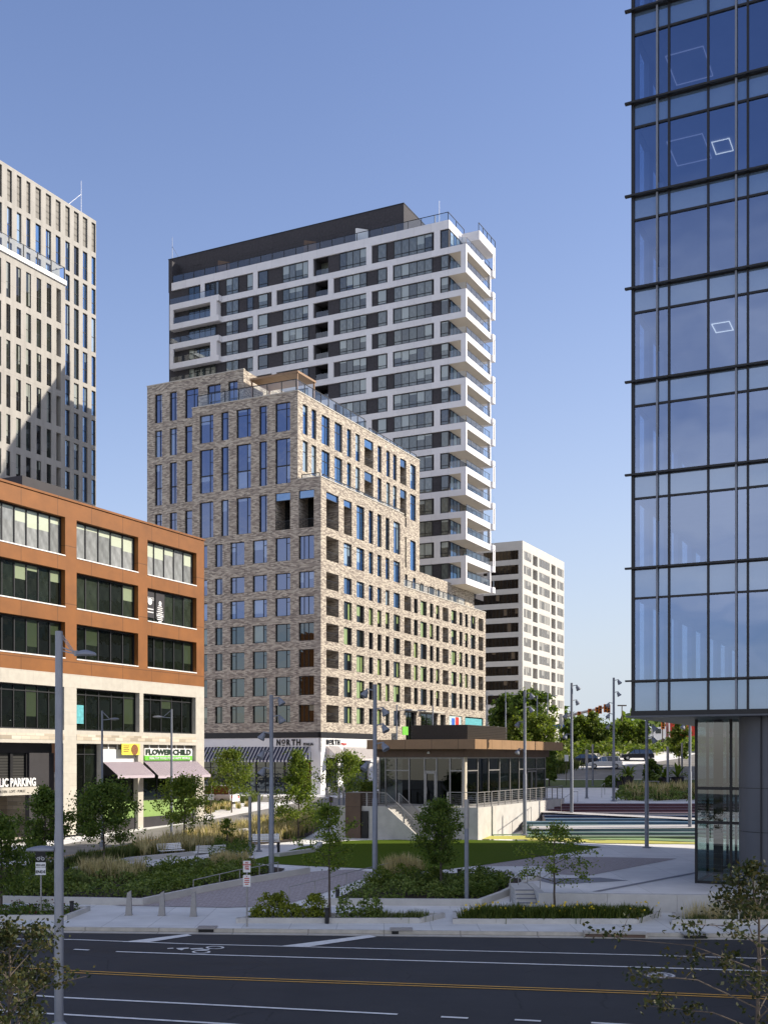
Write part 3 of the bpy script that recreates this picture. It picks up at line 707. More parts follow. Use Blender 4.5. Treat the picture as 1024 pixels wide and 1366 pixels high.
# ============================================================ WHITE TOWER
t = Bld('white_apartment_tower', 'tall apartment tower with white grid frames, dark panels and corner balconies', 'building', 598, 173, 3.0)
xL = t.x(225); PT = PL(0.0)
rz = []
for i in range(1, 18):
    if i == 1: ya, yb = 306.4, 331.4
    else: ya = 340 + 29.4 * (i - 2); yb = ya + 21.2
    rz.append((t.zL(yb, 592), t.zL(ya, 592)))
ztop = t.zL(293.5, 598)
dk = MB(); tholes = []; 
WX = {'W2': (301.4, 317.9, (.5,)), 'W3': (329.3, 337.4, ()), 'W4': (344.5, 357, ()), 'W5': (376.8, 411, (.26, .5, .78)), 'W6': (452.5, 488.6, (.26, .5, .76)), 'W7': (503.3, 515.2, ()), 'W8': (524.9, 576.2, (.2, .4, .6, .8)), 'W9': (587.6, 597.8, ())}
def vis(px, py):
    if px > 559: return py < 775
    if px > 397: return py < 530 + (px - 397) * .62
    return py < 520
for i, (z0, z1) in enumerate(rz):
    r = i + 1
    ymid = 340 + 29.4 * (r - 2)
    for k, (p0, p1, vm) in WX.items():
        if not vis(p1, ymid * .5 + t.px(t.x(p0), 0, z0)[1] * .5 - 8): continue
        if k == 'W3' and r % 2 == 0 and False: continue
        window(t, PT, t.x(p0), t.x(p1), z0 + .05, z1 - .05, .02, vm=vm, hm=() if r % 3 == 1 and k == 'W9' else (.22,), fw=.07, fd=.12, pane='p_tower')
    if vis(440, t.px(t.x(440), 0, z1)[1]): 
        q = (t.x(420), t.x(437), z0, z1, 2.0); tholes.append(q)
zlow = rz[15][0] - 1.6
wall_holes(dk, PL(.15), xL, 0, zlow, ztop - .3, tholes)
dk.add([(0, .15, zlow), (0, 14.8, zlow), (0, 14.8, ztop - .3), (0, .15, ztop - .3)]); dk.add([(xL, 20, zlow), (xL, .15, zlow), (xL, .15, ztop - .3), (xL, 20, ztop - .3)])
dk.add([(xL, .15, ztop - .3), (0, .15, ztop - .3), (0, 20, ztop - .3), (xL, 20, ztop - .3)]); dk.add([(xL, 14.8, zlow), (xL, 14.8, ztop - .3), (0, 14.8, ztop - .3), (0, 14.8, zlow)])
dk.build('dark_panel_wall', M['dkbrick'], t.root)
for q in tholes:
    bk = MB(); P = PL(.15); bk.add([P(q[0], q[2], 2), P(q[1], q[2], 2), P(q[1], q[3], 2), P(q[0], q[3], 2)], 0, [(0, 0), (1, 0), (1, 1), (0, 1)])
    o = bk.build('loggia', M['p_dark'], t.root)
    rl = MB(); rl.add([P(q[0], q[2], .1), P(q[1], q[2], .1), P(q[1], q[2] + 1.05, .1), P(q[0], q[2] + 1.05, .1)]); rl.build('glass_panel', M['rail_glass'], o)
# white grid
wg = MB(); XE = 2.95
xbal = t.x(296.8)
tops = [ztop] + [q[0] for q in rz]; 
bands = []
for i, (z0, z1) in enumerate(rz):
    upper = ztop if i == 0 else rz[i - 1][0]
    bands.append((z1, upper))
bands.append((rz[-1][0] - .9, rz[-1][0]))
for i, (za, zb_) in enumerate(bands[:-1]):
    x0 = t.x(229.5) if i == 0 else xbal
    pbox(wg, PT, x0, 0.0, za, zb_, -.12, .3)
odd = [(579, 587), (488.7, 495.7), (411.6, 418.0), (338, 344)]
even = [(517, 524), (438, 445), (363, 369)]
for i, (z0, z1) in enumerate(rz):
    for p0, p1 in (odd if i % 2 == 0 else even):
        if vis(p0, t.px(t.x(p0), 0, z1)[1] - 5): pbox(wg, PT, t.x(p0), t.x(p1), z0, z1, -.119, .3)
    if i == 0: pbox(wg, PT, t.x(268), t.x(273.5), z0, z1, -.119, .3)
wg.build('white_frame_grid', M['white_panel'], t.root)
# parapet returning along the right side and balcony roof
pr = MB(); pr.box(-.3, .12, .3, 14.8, bands[0][0], ztop); pr.box(.003, .12, -.12, .3, bands[0][0], ztop)
pr.box(.12, XE + .1, 5.2, t.y(660.5, XE + .1), bands[0][0] - .1, ztop - .004); pr.build('roof_parapet', M['white_panel'], t.root)
# right side glazing under the balconies
for i, (z0, z1) in enumerate(rz[:16]):
    window(t, PR(.02), .6, 4.6, z0 + .02, z1 - .02, -.06, vm=(.33, .66), fd=.09, pane='p_slot', name='balcony_door'); window(t, PR(.02), 6.0, 13.6, z0 + .02, z1 - .02, -.06, vm=(.25, .5, .75), fd=.09, pane='p_dark', name='balcony_door')
flush_windows(t)
yF = t.y(654.5, XE); yF2 = t.y(660.3, XE + .35); print('yF', yF, yF2)
for i in range(1, 17):
    # slab i sits under row i (index i-1)
    za, zb_ = bands[i]
    s = MB(); s.box(.003, XE, -.12, yF, za, zb_); 
    closed_above = (i % 2 == 0)          # row i is closed when i is even (photo rows 2,4,...)
    if closed_above:
        z1 = rz[i - 1][1]
        s.box(XE - .85, XE, -.119, .2, zb_, z1); s.box(XE - .3, XE, .2, .3, zb_, z1); s.box(XE - .5, XE, yF - .35, yF, zb_, z1)
    o = s.build('corner_balcony', M['white_panel'], t.root)
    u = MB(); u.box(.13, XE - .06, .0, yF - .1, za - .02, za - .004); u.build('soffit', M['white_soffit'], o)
    g = MB(); g.add([(XE - .08, .25, zb_ + .02), (XE - .08, yF - .3, zb_ + .02), (XE - .08, yF - .3, zb_ + 1.05), (XE - .08, .25, zb_ + 1.05)])
    g.add([(.2, -.02, zb_ + .02), (XE - .15, -.02, zb_ + .02), (XE - .15, -.02, zb_ + 1.05), (.2, -.02, zb_ + 1.05)]); g.build('glass_panel', M['rail_glass'], o)
    r_ = MB(); r_.bar((XE - .08, .2, zb_ + 1.07), (XE - .08, yF - .3, zb_ + 1.07), .05, .05)
    for k in range(6): y = .3 + k * (yF - .8) / 5; r_.box(XE - .12, XE - .08, y - .02, y + .02, zb_, zb_ + 1.05)
    r_.build('rail', M['dark_frame'], o)
    if i < 17:
        s2 = MB(); s2.box(.125, XE + .35, yF + .01, yF2, za + .02, zb_ - .02)
        if i % 2 == 1:
            z1 = rz[i - 1][1] + .3 if i > 1 else bands[0][0]
            s2.box(XE + .1, XE + .35, yF2 - .4, yF2, zb_ - .02, z1); s2.box(XE + .3, XE + .35, yF + .01, yF + .3, zb_ - .02, z1)
        o2 = s2.build('rear_balcony', M['white_panel'], t.root)
        g = MB(); g.add([(XE + .25, yF + .3, zb_), (XE + .25, yF2 - .3, zb_), (XE + .25, yF2 - .3, zb_ + 1.05), (XE + .25, yF + .3, zb_ + 1.05)]); g.build('glass_panel', M['rail_glass'], o2)
# left balconies: protruding loops (rows 3 and 5 closed in the photo's left end)
xb0, xb1 = t.x(226.5, -1.1), t.x(292)
for i in range(1, 8):
    za, zb_ = bands[i] if i else bands[0]
    s = MB(); d0 = -1.1
    s.box(xb0, t.x(296.8) - .02, d0, .3, za, zb_)
    if i % 2 == 0:
        z1 = rz[i - 1][1]
        s.box(xb0, xb0 + .75, d0, d0 + .3, zb_, z1); s.box(xb1 - 1.0, xb1 + .3, d0, .2, zb_, z1)
    o = s.build('balcony', M['white_panel'], t.root)
    g = MB(); g.add([(xb0 + .1, d0 + .08, zb_), (xb1 - .2, d0 + .08, zb_), (xb1 - .2, d0 + .08, zb_ + 1.05), (xb0 + .1, d0 + .08, zb_ + 1.05)]); g.build('glass_panel', M['rail_glass'], o)
    r_ = MB(); r_.bar((xb0 + .1, d0 + .08, zb_ + 1.07), (xb1 - .2, d0 + .08, zb_ + 1.07), .05, .05); r_.build('rail', M['dark_frame'], o)
    window(t, PT, xb0 + 3.2, xb1 - .6, zb_ + .02, rz[i - 1][1] - .1, .0, vm=(.2, .4, .6, .8), fd=.12, pane='p_dark', name='terrace_door')
window(t, PT, t.x(274), t.x(292), rz[0][0] + .05, rz[0][1] - .05, .0, vm=(.3, .65), fd=.12, pane='p_tower', name='terrace_door')
# penthouse
yp = 2.2; xp = t.x(538.3, yp); zp = t.zL(271.5, 538.3, yp); yp2 = t.y(572, xp)
ph = MB(); ph.box(t.x(225, yp), xp, yp, yp2, ztop - .4, zp); ph.box(xL + .01, t.x(229), .16, yp - .01, ztop - .4, t.zL(348.5, 228, .16)); ph.build('penthouse', M['dkbrick'], t.root)
pc = MB(); pc.box(t.x(225, yp) - .05, xp + .05, yp - .05, yp2, zp, zp + .15); pc.build('penthouse_coping', M['black_metal'], t.root)
for p0, p1 in ((233, 243), (258, 268.5)):
    window(t, PL(yp), t.x(p0, yp), t.x(p1, yp), ztop + .2, ztop + 3.4, -.03, vm=(.5,), fd=.06, pane='p_dark', name='terrace_door')
t.wins = [w for w in t.wins if w[13] == 'terrace_door']; flush_windows(t)
glass_rail(t, [(t.x(230), .1), (-.1, .1), (-.1, 6.5)], ztop, 1.3, 2.2, 'roof_railing')
glass_rail(t, [(XE - .1, 5.4), (XE - .1, t.y(660, XE - .1))], ztop, 1.3, 1.8, 'roof_railing')
for p, c in ((287, 'corten'), (402, 'corten'), (471, 'white')):
    q = MB(); x = t.x(p); q.prism([(x, .8), (x + .25, .8), (x + 1.6, 2.1), (x + 1.2, 2.1)], ztop, ztop + 2.5); q.build('terrace_screen', M[c], t.root)
an = MB(); ax = t.x(230, yp + 1)
an.tube((ax, yp + 1, zp), (ax, yp + 1, zp + 4.5), .06, .03, 5); an.bar((ax, yp + 1, zp + 2.8), (ax + 1.8, yp + 1, zp), .05, .05); an.build('antenna', M['steel'], t.root)
for dx, hh in ((3.0, 5.5), (4.3, 3.8)):
    an = MB(); an.tube((xp - dx + 4, yp2 - 1 + dx, ztop), (xp - dx + 4, yp2 - 1 + dx, zp + hh), .06, .03, 5); an.build('antenna', M['white'], t.root)

# ============================================================ BEIGE OFFICE
o_ = Bld('office_building', 'beige concrete mid-rise office with dark ribbon windows far behind the balcony tower', 'building', 696.5, 270, 6.0)
zt = o_.zL(721, 696.5); xo0 = o_.x(600); yo1 = o_.y(752)
PLo, PRo = PL(0), PR(0); hl = []; hr = []
for i in range(11):
    za = o_.zR(734 + 19.3 * i, 698.2); zb_ = o_.zR(734 + 19.3 * i + 12.3, 698.2)
    q = (xo0 + 2, o_.x(691), zb_, za); hl.append(q); window(o_, PLo, *q, .3, vm=[k / 16 for k in range(1, 16)], pane='p_beige', fw=.06)
    for j, (p0, p1) in enumerate(((698.2, 708.1), (710.3, 716.5), (718.6, 732.7), (734.9, 740.4), (742.6, 750.9))):
        dd = 1.6 if j in (1, 3) else .15
        q = (o_.y(p0), o_.y(p1), zb_ - (.3 if dd > 1 else 0), za, dd); hr.append(q)
        window(o_, PRo, *q[:4], dd - .12, vm=() if dd > 1 else [k / 4 for k in range(1, 4)] , pane='p_beige' if dd > 1 else 'p_grey_blind', fw=.1, fmat='dark_frame' if dd > 1 else 'beige')
M['p_grey_blind'] = pane_mat('glass_grey_blind', [(.24, .23, .21), (.20, .19, .17)], (.28, .27, .24), .5, .02, (.8, .8, .8), 1.4)
ow = MB(); wall_holes(ow, PLo, xo0, 0, 0, zt, hl); wall_holes(ow, PRo, 0, yo1, 0, zt, hr)
ow.add([(xo0, 0, zt), (0, 0, zt), (0, yo1, zt), (xo0, yo1, zt)]); ow.add([(xo0, yo1, 0), (xo0, yo1, zt), (0, yo1, zt), (0, yo1, 0)]); ow.add([(xo0, yo1, 0), (xo0, 0, 0), (xo0, 0, zt), (xo0, yo1, zt)])
ow.build('concrete_wall', M['beige'], o_.root); flush_windows(o_)

# ============================================================ GREY TOWER (left)
g_ = Bld('grey_apartment_tower', 'tall grey panelled tower with narrow slot windows at the left edge', 'building', 128.5, 213, 1.5)
zt = g_.zR(295, 128.5); ya = g_.y(-70); Pg = PR(0); hg = []
cols_ = [(122.5, 127.8), (110.8, 117), (99, 105.5), (87.6, 93.5), (74.7, 81.2), (61.5, 68.6), (47.8, 55.1), (35.7, 41), (22.9, 29), (10, 16.4), (-3, 3), (-17, -11), (-31, -25)]
rws = [(297.3, 336.2), (342.7, 380.2), (385.2, 419.2), (424.1, 469.6), (475.4, 515.9), (521.4, 554.5), (560.4, 594.1), (600, 634.6), (640, 673)]
for ri, (a, c) in enumerate(rws):
    z1, z0 = g_.zR(a, 125), g_.zR(c, 125)
    for ci, (p0, p1) in enumerate(cols_):
        if p0 < 85 and ri > 3: continue
        q = (g_.y(p0), g_.y(p1), z0, z1); hg.append(q)
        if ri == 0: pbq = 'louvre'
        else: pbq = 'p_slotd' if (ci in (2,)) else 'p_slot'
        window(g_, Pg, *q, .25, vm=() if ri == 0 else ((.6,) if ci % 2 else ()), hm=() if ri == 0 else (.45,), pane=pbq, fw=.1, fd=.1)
gw = MB(); wall_holes(gw, Pg, ya, 0, 0, zt, hg, .35)
gw.add([(-30, 0, zt), (-30, ya, zt), (0, ya, zt), (0, 0, zt)]); gw.add([(-30, 0, 0), (-30, 0, zt), (0, 0, zt), (0, 0, 0)])
xf = 13; yf = g_.y(87.5, xf); zf = g_.zR(381, 87.5, xf); Pf = PR(xf); hf = []; yfa = g_.y(-70, xf)
cols_ = [(75.6, 81.7), (62.7, 68.9), (49.2, 55.4), (35.2, 41.9), (22, 28.4), (8.8, 14.4), (-5, 2), (-19, -12)]
rws = [(382.2, 430), (435.3, 475.4), (480.7, 520.2), (525.2, 568.6), (574.4, 615), (620.5, 655)]
for ri, (a, c) in enumerate(rws):
    z1, z0 = g_.zR(a + 3, 78.5, xf), g_.zR(c, 78.5, xf)
    for ci, (p0, p1) in enumerate(cols_):
        q = (g_.y(p0, xf), g_.y(p1, xf), z0, z1, 1.0 if ci == 0 else .2); hf.append(q)
        window(g_, Pf, *q[:4], .9 if ci == 0 else .15, vm=(.6,), hm=(.45,), pane='p_slotd', fw=.06, fd=.08)
wall_holes(gw, Pf, yfa, yf, 0, zf, hf, .25)
gw.add([(0, yf, 0), (0, yf, zf), (xf, yf, zf), (xf, yf, 0)]); gw.add([(0, yfa, zf), (xf, yfa, zf), (xf, yf, zf), (0, yf, zf)])
gw.build('panel_wall', M['tower_concrete'], g_.root); flush_windows(g_)
le = MB(); le.box(xf - .7, xf + .25, yfa, yf + .1, zf, zf + .75); le.build('white_ledge', M['white'], g_.root)
glass_rail(g_, [(xf - .2, yfa), (xf - .2, yf), (0, yf)], zf + .75, 2.3, 3.0, post=.14)
an = MB(); an.tube((-1, -3, zt), (-1, -3, zt + 6.5), .045, .03, 5); an.bar((-1, -3, zt + 4), (-1, -7, zt), .06, .06); an.build('antenna', M['white'], g_.root)

# ============================================================ ORANGE BUILDING
r = Bld('terracotta_office_building', 'five-storey building with terracotta-coloured upper floors over a pale stone base', 'building', 272.5, 97, 1.3)
ya = r.y(-60); Pr = PR(0); zr = r.zR(721.6, 272.5); zo = r.zR(916.3, 272.5)
BAY = [(197, 262.3), (102.5, 184.6), (-26, 87.3)]
rowsO = [(r.zR(766.1, 197), r.zR(720.1, 197)), (r.zR(828, 197), r.zR(784, 197)), (r.zR(890, 197), r.zR(847, 197))]
M['p_off_pale'] = pane_mat('glass_office_pale', [(.42, .44, .44), (.48, .50, .50), (.36, .38, .38)], (.52, .57, .45), 1.0, .02, (.6, .7, .7), .35)
M['p_off'] = pane_mat('glass_office', [(.03, .04, .03), (.05, .065, .045), (.02, .026, .02)], (.26, .31, .20), .22, .03, (.6, .7, .7), .35)
M['p_off_dk'] = pane_mat('glass_office_dark', [(.010, .014, .010), (.016, .022, .014), (.008, .01, .008)], (.04, .055, .03), .15, .03, (.6, .7, .7), .6)
ho = []
for ri, (z0, z1) in enumerate(rowsO):
    for bi, (p0, p1) in enumerate(BAY):
        q = (r.y(p0), r.y(p1), z0, z1, .45); ho.append(q); n = 5 if bi < 2 else 7
        window(r, Pr, *q[:4], .38, vm=[k / n for k in range(1, n)], pane=('p_off_pale', 'p_off', 'p_off_dk')[ri], fw=.12, fd=.1)
hs = []
z41, z40 = r.zR(917.7, 102.5), r.zR(974.3, 102.5); zg = r.zR(991.8, 102.5)
for (p0, p1) in ((102.5, 186.5), (191.5, 261.3), (-26, 86)):
    q = (r.y(p0), r.y(p1), z40, z41, .5); hs.append(q); n = 5 if p0 > 0 else 7
    window(r, Pr, *q[:4], .4, vm=[k / n for k in range(1, n)], hm=(.86,), pane='p_off_dk', fw=.1, fd=.1)
for (p0, p1) in ((102.5, 135.5), (137, 184.5), (191.5, 261.5), (-26, 85)):
    q = (r.y(p0), r.y(p1), .0, zg, .6); hs.append(q)
ow = MB(); wall_holes(ow, Pr, ya, 0, zo, zr, ho, .45, 0); wall_holes(ow, Pr, ya, 0, 0, zo, hs, .5, 1)
ow.add([(-30, 0, zr), (-30, ya, zr), (0, ya, zr), (0, 0, zr)]); ow.add([(-30, 0, 0), (-30, 0, zr), (0, 0, zr), (0, 0, 0)])
ow.build('facade_wall', [M['terra'], M['stone']], r.root)
mb = MB(); 
for (p0, p1) in ((102.5, 261.5), (-26, 86)): pbox(mb, Pr, r.y(p0), r.y(p1), zg + .25, z40 - .3, -.02, .1)
mb.build('masonry_band', M['masonry'], r.root)
mb = MB(); pbox(mb, Pr, ya, .05, zr, zr + .15, -.08, .4); mb.build('coping', M['terra'], r.root)
ph = MB(); ph.box(-9, -3, r.y(30, -3), r.y(98, -3), zr, r.zR(655, 98, -3)); ph.build('roof_plant_screen', M['charcoal'], r.root)
# window sills catching the sun
sl = MB()
for (a0, a1, z0, z1, d) in ho: pbox(sl, Pr, a0, a1, z0 - .06, z0 + .02, -.04, .36)
sl.build('sill', M['white'], r.root)
# ceiling lights behind the glass of the upper floors, dark window decals with white lettering
dc = MB(); z0, z1 = rowsO[1]; a0, a1 = r.y(197), r.y(262.3); w5 = (a1 - a0) / 5
for k in (0, 1): pbox(dc, Pr, a0 + w5 * k + .12, a0 + w5 * (k + 1) - .06, z0 + .35, z1 - .15, .30, .34)
decal = dc.build('window_sign', M['charcoal'], r.root)
dt = MB()
for k in (0, 1):
    c = a0 + w5 * (k + .5); dt.lathe([(.001, -.01), (.28 if k == 0 else .18, -.01), (.28 if k == 0 else .18, .02)], (-.29, c, z1 - 1.0), 12, 0, (1, 0, 0))
dt.build('sign_dot', M['white'], decal)
fit_text('SPACES', 'white', decal, Pr, a0 + .25, a0 + w5 - .15, z0 + 1.75, z0 + 2.0, .29, depth=.01)
pl_ = MB()
for k in range(9): hw = (.55, .8, .7, .95, .6, .9, .75, .85, .5)[k] * w5 * .32; zz_ = z1 - 1.25 - k * .16; pbox(pl_, Pr, a0 + w5 * 1.5 - hw, a0 + w5 * 1.5 + hw, zz_, zz_ + .07, .285, .299)
pl_.build('sign_lines', M['white'], decal)
fit_text('SPACES', 'white', decal, Pr, a0 + w5 * 1.15, a0 + w5 * 1.85, z0 + .55, z0 + .78, .29, depth=.01)
ln = MB()
for zz_ in (.75, 1.0): pbox(ln, Pr, a0 + .2, a0 + w5 - .2, z0 + zz_, z0 + zz_ + .08, .285, .3)
ln.build('sign_lines', M['white'], decal)
# storefronts
def shop(p0, p1, z0, z1, n, pane='p_off_dk', hm=()): window(r, Pr, r.y(p0), r.y(p1), z0, z1, .45, vm=[k / n for k in range(1, n)], hm=hm, pane=pane, name='shop_window', fw=.09)
shop(102.5, 135.5, .1, zg, 2, hm=(.88,))
zsh = r.zR(1017, 140)
shop(137, 184.5, 2.2, zsh, 3); shop(191.5, 261.5, 2.2, zsh, 3)
pn = MB()
for (p0, p1) in ((137, 184.5), (191.5, 261.5)): pbox(pn, Pr, r.y(p0), r.y(p1), .9, 2.2, .3, .6)
pn.build('lime_panel', M['lime'], r.root)
pn = MB()
for (p0, p1) in ((137, 184.5), (191.5, 261.5)): pbox(pn, Pr, r.y(p0), r.y(p1), 0, .9, .25, .6)
pn.build('dark_plinth', M['charcoal'], r.root)
pn = MB()
zsg = r.zR(999.5, 140)
for (p0, p1) in ((137, 184.5), (191.5, 261.5)):
    pbox(pn, Pr, r.y(p0), r.y(p1), zsh, zsg, .3, .6, 0); pbox(pn, Pr, r.y(p0), r.y(p1), zsg, zg, .35, .6, 1)
    n = 6 if p0 > 150 else 4
    for k in range(1, n): a = r.y(p0) + (r.y(p1) - r.y(p0)) * k / n; pbox(pn, Pr, a - .06, a + .06, zsg, zg, .3, .349, 0)
pn.build('fascia_board', [M['white'], M['louvre']], r.root)
def awn(p0, p1, y0, y1, out): 
    return awning(r, Pr, r.y(p0), r.y(p1), r.zR(y0, p0), r.zR(y1, p0), out, M['aw_check'], M['black_metal'], 30)
awn(137.5, 187, 1016.5, 1034.5, 1.45); awn(192, 262.5, 1016, 1034.5, 1.45)
sb = MB(); sa0, sa1 = r.y(195), r.y(258); zs0 = r.zR(1014.5, 195)
pbox(sb, Pr, sa0, sa1, zs0, zs0 + .38, .1, .26, 1); pbox(sb, Pr, sa0, sa1, zs0 + .38, zs0 + .98, .12, .26, 0)
sg = sb.build('shop_sign', [M['white'], M['green']], r.root)
fit_text('FLOWER CHILD', 'dkgreen', sg, Pr, sa0 + .1, sa1 - .2, zs0 + .44, zs0 + .92, .09, bold=.05)
fit_text('HEALTHY FOOD FOR A HAPPY WORLD', 'white', sg, Pr, sa0 + .5, sa1 - .4, zs0 + .09, zs0 + .29, .06, bold=.01)
bn = MB(); pbox(bn, Pr, r.y(161.5), r.y(185.5), r.zR(1007, 162), r.zR(992, 162), -.1, -.04)
bnr = bn.build('yellow_banner', M['yellow'], r.root)
bn = MB(); bn.lathe([(.001, 0), (.42, 0), (.42, .02)], (.105, r.y(178.5), r.zR(999.8, 162)), 14, 0, (1, 0, 0)); bn.build('banner_picture', M['brown'], bnr)
bn = MB()
for k in range(4): pbox(bn, Pr, r.y(163.5), r.y(171.5 - k % 2), r.zR(995.5 + k * 2.6, 162), r.zR(994.3 + k * 2.6, 162), -.115, -.1)
bn.build('banner_print', M['brown'], bnr)
pt = MB(); pbox(pt, Pr, r.y(103), r.y(116), r.zR(965, 103), r.zR(940, 103), .3, .34); pt.build('window_poster', M['teal'], r.root)
# parking entrance
pk = MB(); q0, q1 = r.y(-26), r.y(85)
pbox(pk, Pr, q0, r.y(52.5), 3.4, zg - .7, 1.2, 1.3, 0); pbox(pk, Pr, q0, q1, zg - .7, zg, 1.1, 1.4, 1); pbox(pk, Pr, r.y(52.5), q1, 0, zg - .7, .9, 1.3, 2)
pk.build('louvre_screen', [M['louvre_d'], M['charcoal'], M['charcoal']], r.root)
ms_ = MB()
for p in (-20, 9, 31, 52): pbox(ms_, Pr, r.y(p) - .12, r.y(p) + .12, 3.0, zg - .7, 1.05, 1.19)
ms_.build('screen_mullion', M['black_metal'], r.root)
gb = MB(); pbox(gb, Pr, q0, q1 + .3, 0, 4.6, 5.5, 5.6); pbox(gb, Pr, q1 + .05, q1 + .25, 0, 4.6, .6, 5.5); pbox(gb, Pr, q0, q1, 0, .02, .6, 6); pbox(gb, Pr, q0, q1, 4.6, 4.7, 1.3, 6); gb.build('garage_interior', M['masonry'], r.root)
sgz = r.zR(1056.5, 30); bm_ = MB(); pbox(bm_, Pr, q0, r.y(53), sgz - .2, sgz + .35, -.15, .25); sgn = bm_.build('parking_sign', M['stone'], r.root)
fit_text('PUBLIC PARKING', 'sign_w', sgn, Pr, r.y(-17), r.y(47.2), sgz + .38, sgz + .98, -.05, depth=.06, bold=.03)
fit_text('GOLDEN - LOFT - PUBLIC', 'ink', sgn, Pr, r.y(-6), r.y(32), sgz - .02, sgz + .16, -.16, depth=.01)
flush_windows(r)

# ============================================================ GLASS TOWER
gt = Bld('glass_office_tower', 'blue glass curtain wall tower raised over a dark column at the right edge', 'building', 843, 51.4, 0.9)
Pt = PL(0.0); X1 = 52.0; DP = 30.5
def gz(py): return gt.z(py, 0, 0)
thick = [908.7, 759, 634.5, 510.7, 386.4, 263.5, 140, 17]
thin = [798.7, 666, 542.7, 418.4, 295, 171.6, 48.3]
while thick[-1] > -330: thick.append(thick[-1] - 123.6); thin.append(thin[-1] - 123.6)
zbot = gz(948.5); ztp = gz(thick[-1])
dkm = []; a = 891.8
xs_d = [0.0] + [gt.x(v) for v in (891.8, 944, 996.8)]
stp = xs_d[3] - xs_d[2]
while xs_d[-1] < X1 - stp: xs_d.append(xs_d[-1] + stp)
xs_t = [gt.x(876.4), gt.x(981.5)]; st2 = xs_t[1] - xs_t[0]
while xs_t[-1] < X1 - st2: xs_t.append(xs_t[-1] + st2)
mu = MB()
for x in xs_d[1:]: mu.box(x - .045, x + .045, -.07, .1, zbot, ztp)
mu.box(-.04, .1, -.07, .1, zbot, ztp)
mu.build('mullion', M['black_metal'], gt.root)
mu = MB()
for x in xs_t: mu.box(x - .04, x + .04, -.14, -.03, zbot, ztp)
mu.build('slim_fin', M['steel'], gt.root)
for k, y in enumerate(thick):
    f_ = MB(); z = gz(y); f_.box(-.30, X1, -.26 if k else -.18, -.075, z - .04, z + .04); f_.box(.1, X1, -.03, .1, z - .08, z + .025); f_.build('horizontal_fin', M['black_metal'], gt.root)
f_ = MB()
for y in thin: z = gz(y); f_.box(0, X1, -.05, .08, z - .045, z + .045)
f_.build('transom', M['black_metal'], gt.root)
f_ = MB(); f_.box(-.05, X1, -.12, .3, zbot - .22, zbot - .002); f_.build('base_band', M['black_metal'], gt.root); f_ = MB(); f_.box(-.25, X1, -.3, DP, zbot - .30, zbot - .225); f_.build('soffit', M['column_paint'], gt.root)
# glass and spandrels, each pane an island
cuts = sorted(set([0.1] + [round(x, 3) for x in xs_d[1:] + xs_t] + [X1]))
for k in range(len(thick)):
    zt_ = gz(thick[k]); zb_ = zbot if k == 0 else gz(thin[k - 1])
    s = MB()
    if k == 0:
        for x0, x1 in zip(cuts, cuts[1:]): s.add([(x0, .02, zb_), (x1, .02, zb_), (x1, .02, zt_), (x0, .02, zt_)], 0, [(0, 0), (1, 0), (1, 1), (0, 1)])
    else:
        zl, zh = gz(thin[k - 1]), gz(thick[k])
        for x0, x1 in zip(cuts, cuts[1:]): s.add([(x0, .02, zl), (x1, .02, zl), (x1, .02, zh), (x0, .02, zh)], 0, [(0, 0), (1, 0), (1, 1), (0, 1)])
        v = MB(); zl0 = gz(thick[k - 1])
        for x0, x1 in zip(cuts, cuts[1:]): v.add([(x0, .02, zl0), (x1, .02, zl0), (x1, .02, zl), (x0, .02, zl)])
        v.build('vision_glass', M['curtain'], gt.root)
        c = MB(); c.box(.3, X1, .3, DP - .5, zl, zh - .4); c.build('room_ceiling', M['room_ceiling'], gt.root)
        # pierced left wall seen from inside
        w_ = MB(); zz0, zz1 = zl0, zl
        y = .9
        ys = [0.12]
        slots = [(853, 865.4), (871, 884.7), (896, 904), (909.6, 922), (927.8, 939), (947, 956), (961, 971), (976, 984)]
        hs_ = [(gt.y(p0, .25), gt.y(p1, .25)) for p0, p1 in slots]
        cur = .12
        for s0, s1 in hs_:
            if s0 > DP: break
            w_.box(.0, .24, cur, s0, zz0, zz1); cur = s1
        w_.box(0, .24, cur, DP, zz0, zz1)
        w_.build('pier_wall', M['room_wall'], gt.root)
        v2 = MB(); v2.add([(-.01, .12, zz0), (-.01, DP, zz0), (-.01, DP, zz1), (-.01, .12, zz1)]); v2.build('side_glass', M['side_glass'], gt.root)
        # recessed ceiling light frames
    s.build('spandrel_glass', M['spandrel'], gt.root)
co = MB(); co.box(.28, X1, .3, DP - .1, gz(908.7) - .4, gz(908.7) - .05); co.box(10, 44, 13, 24, 0, ztp); co.box(.0, X1, DP - .1, DP, zbot, ztp); co.box(X1 - .2, X1, 0, DP, zbot, ztp); co.box(0, X1, 0, DP, ztp, ztp + .3)
for k in range(1, len(thick)): co.box(0, .24, .12, DP, gz(thin[k - 1]) + .001, gz(thick[k]) + .1)
co.box(0, .24, .12, DP, zbot, gz(908.7))
co.build('core_and_slabs', M['room_wall'], gt.root)
M['lamp_on'] = None
def emis(name, c, st):
    m, nt, out = new_mat(name); e = N(nt, 'ShaderNodeEmission'); e.inputs[0].default_value = rgba(c); e.inputs[1].default_value = st; nt.links.new(e.outputs[0], out.inputs[0]); return m
M['lamp_on'] = emis('lit_ceiling_lamp', (1, .93, .75), 1.1)
M['lamp_dim'] = emis('dim_ceiling_lamp', (.7, .7, .9), .25)
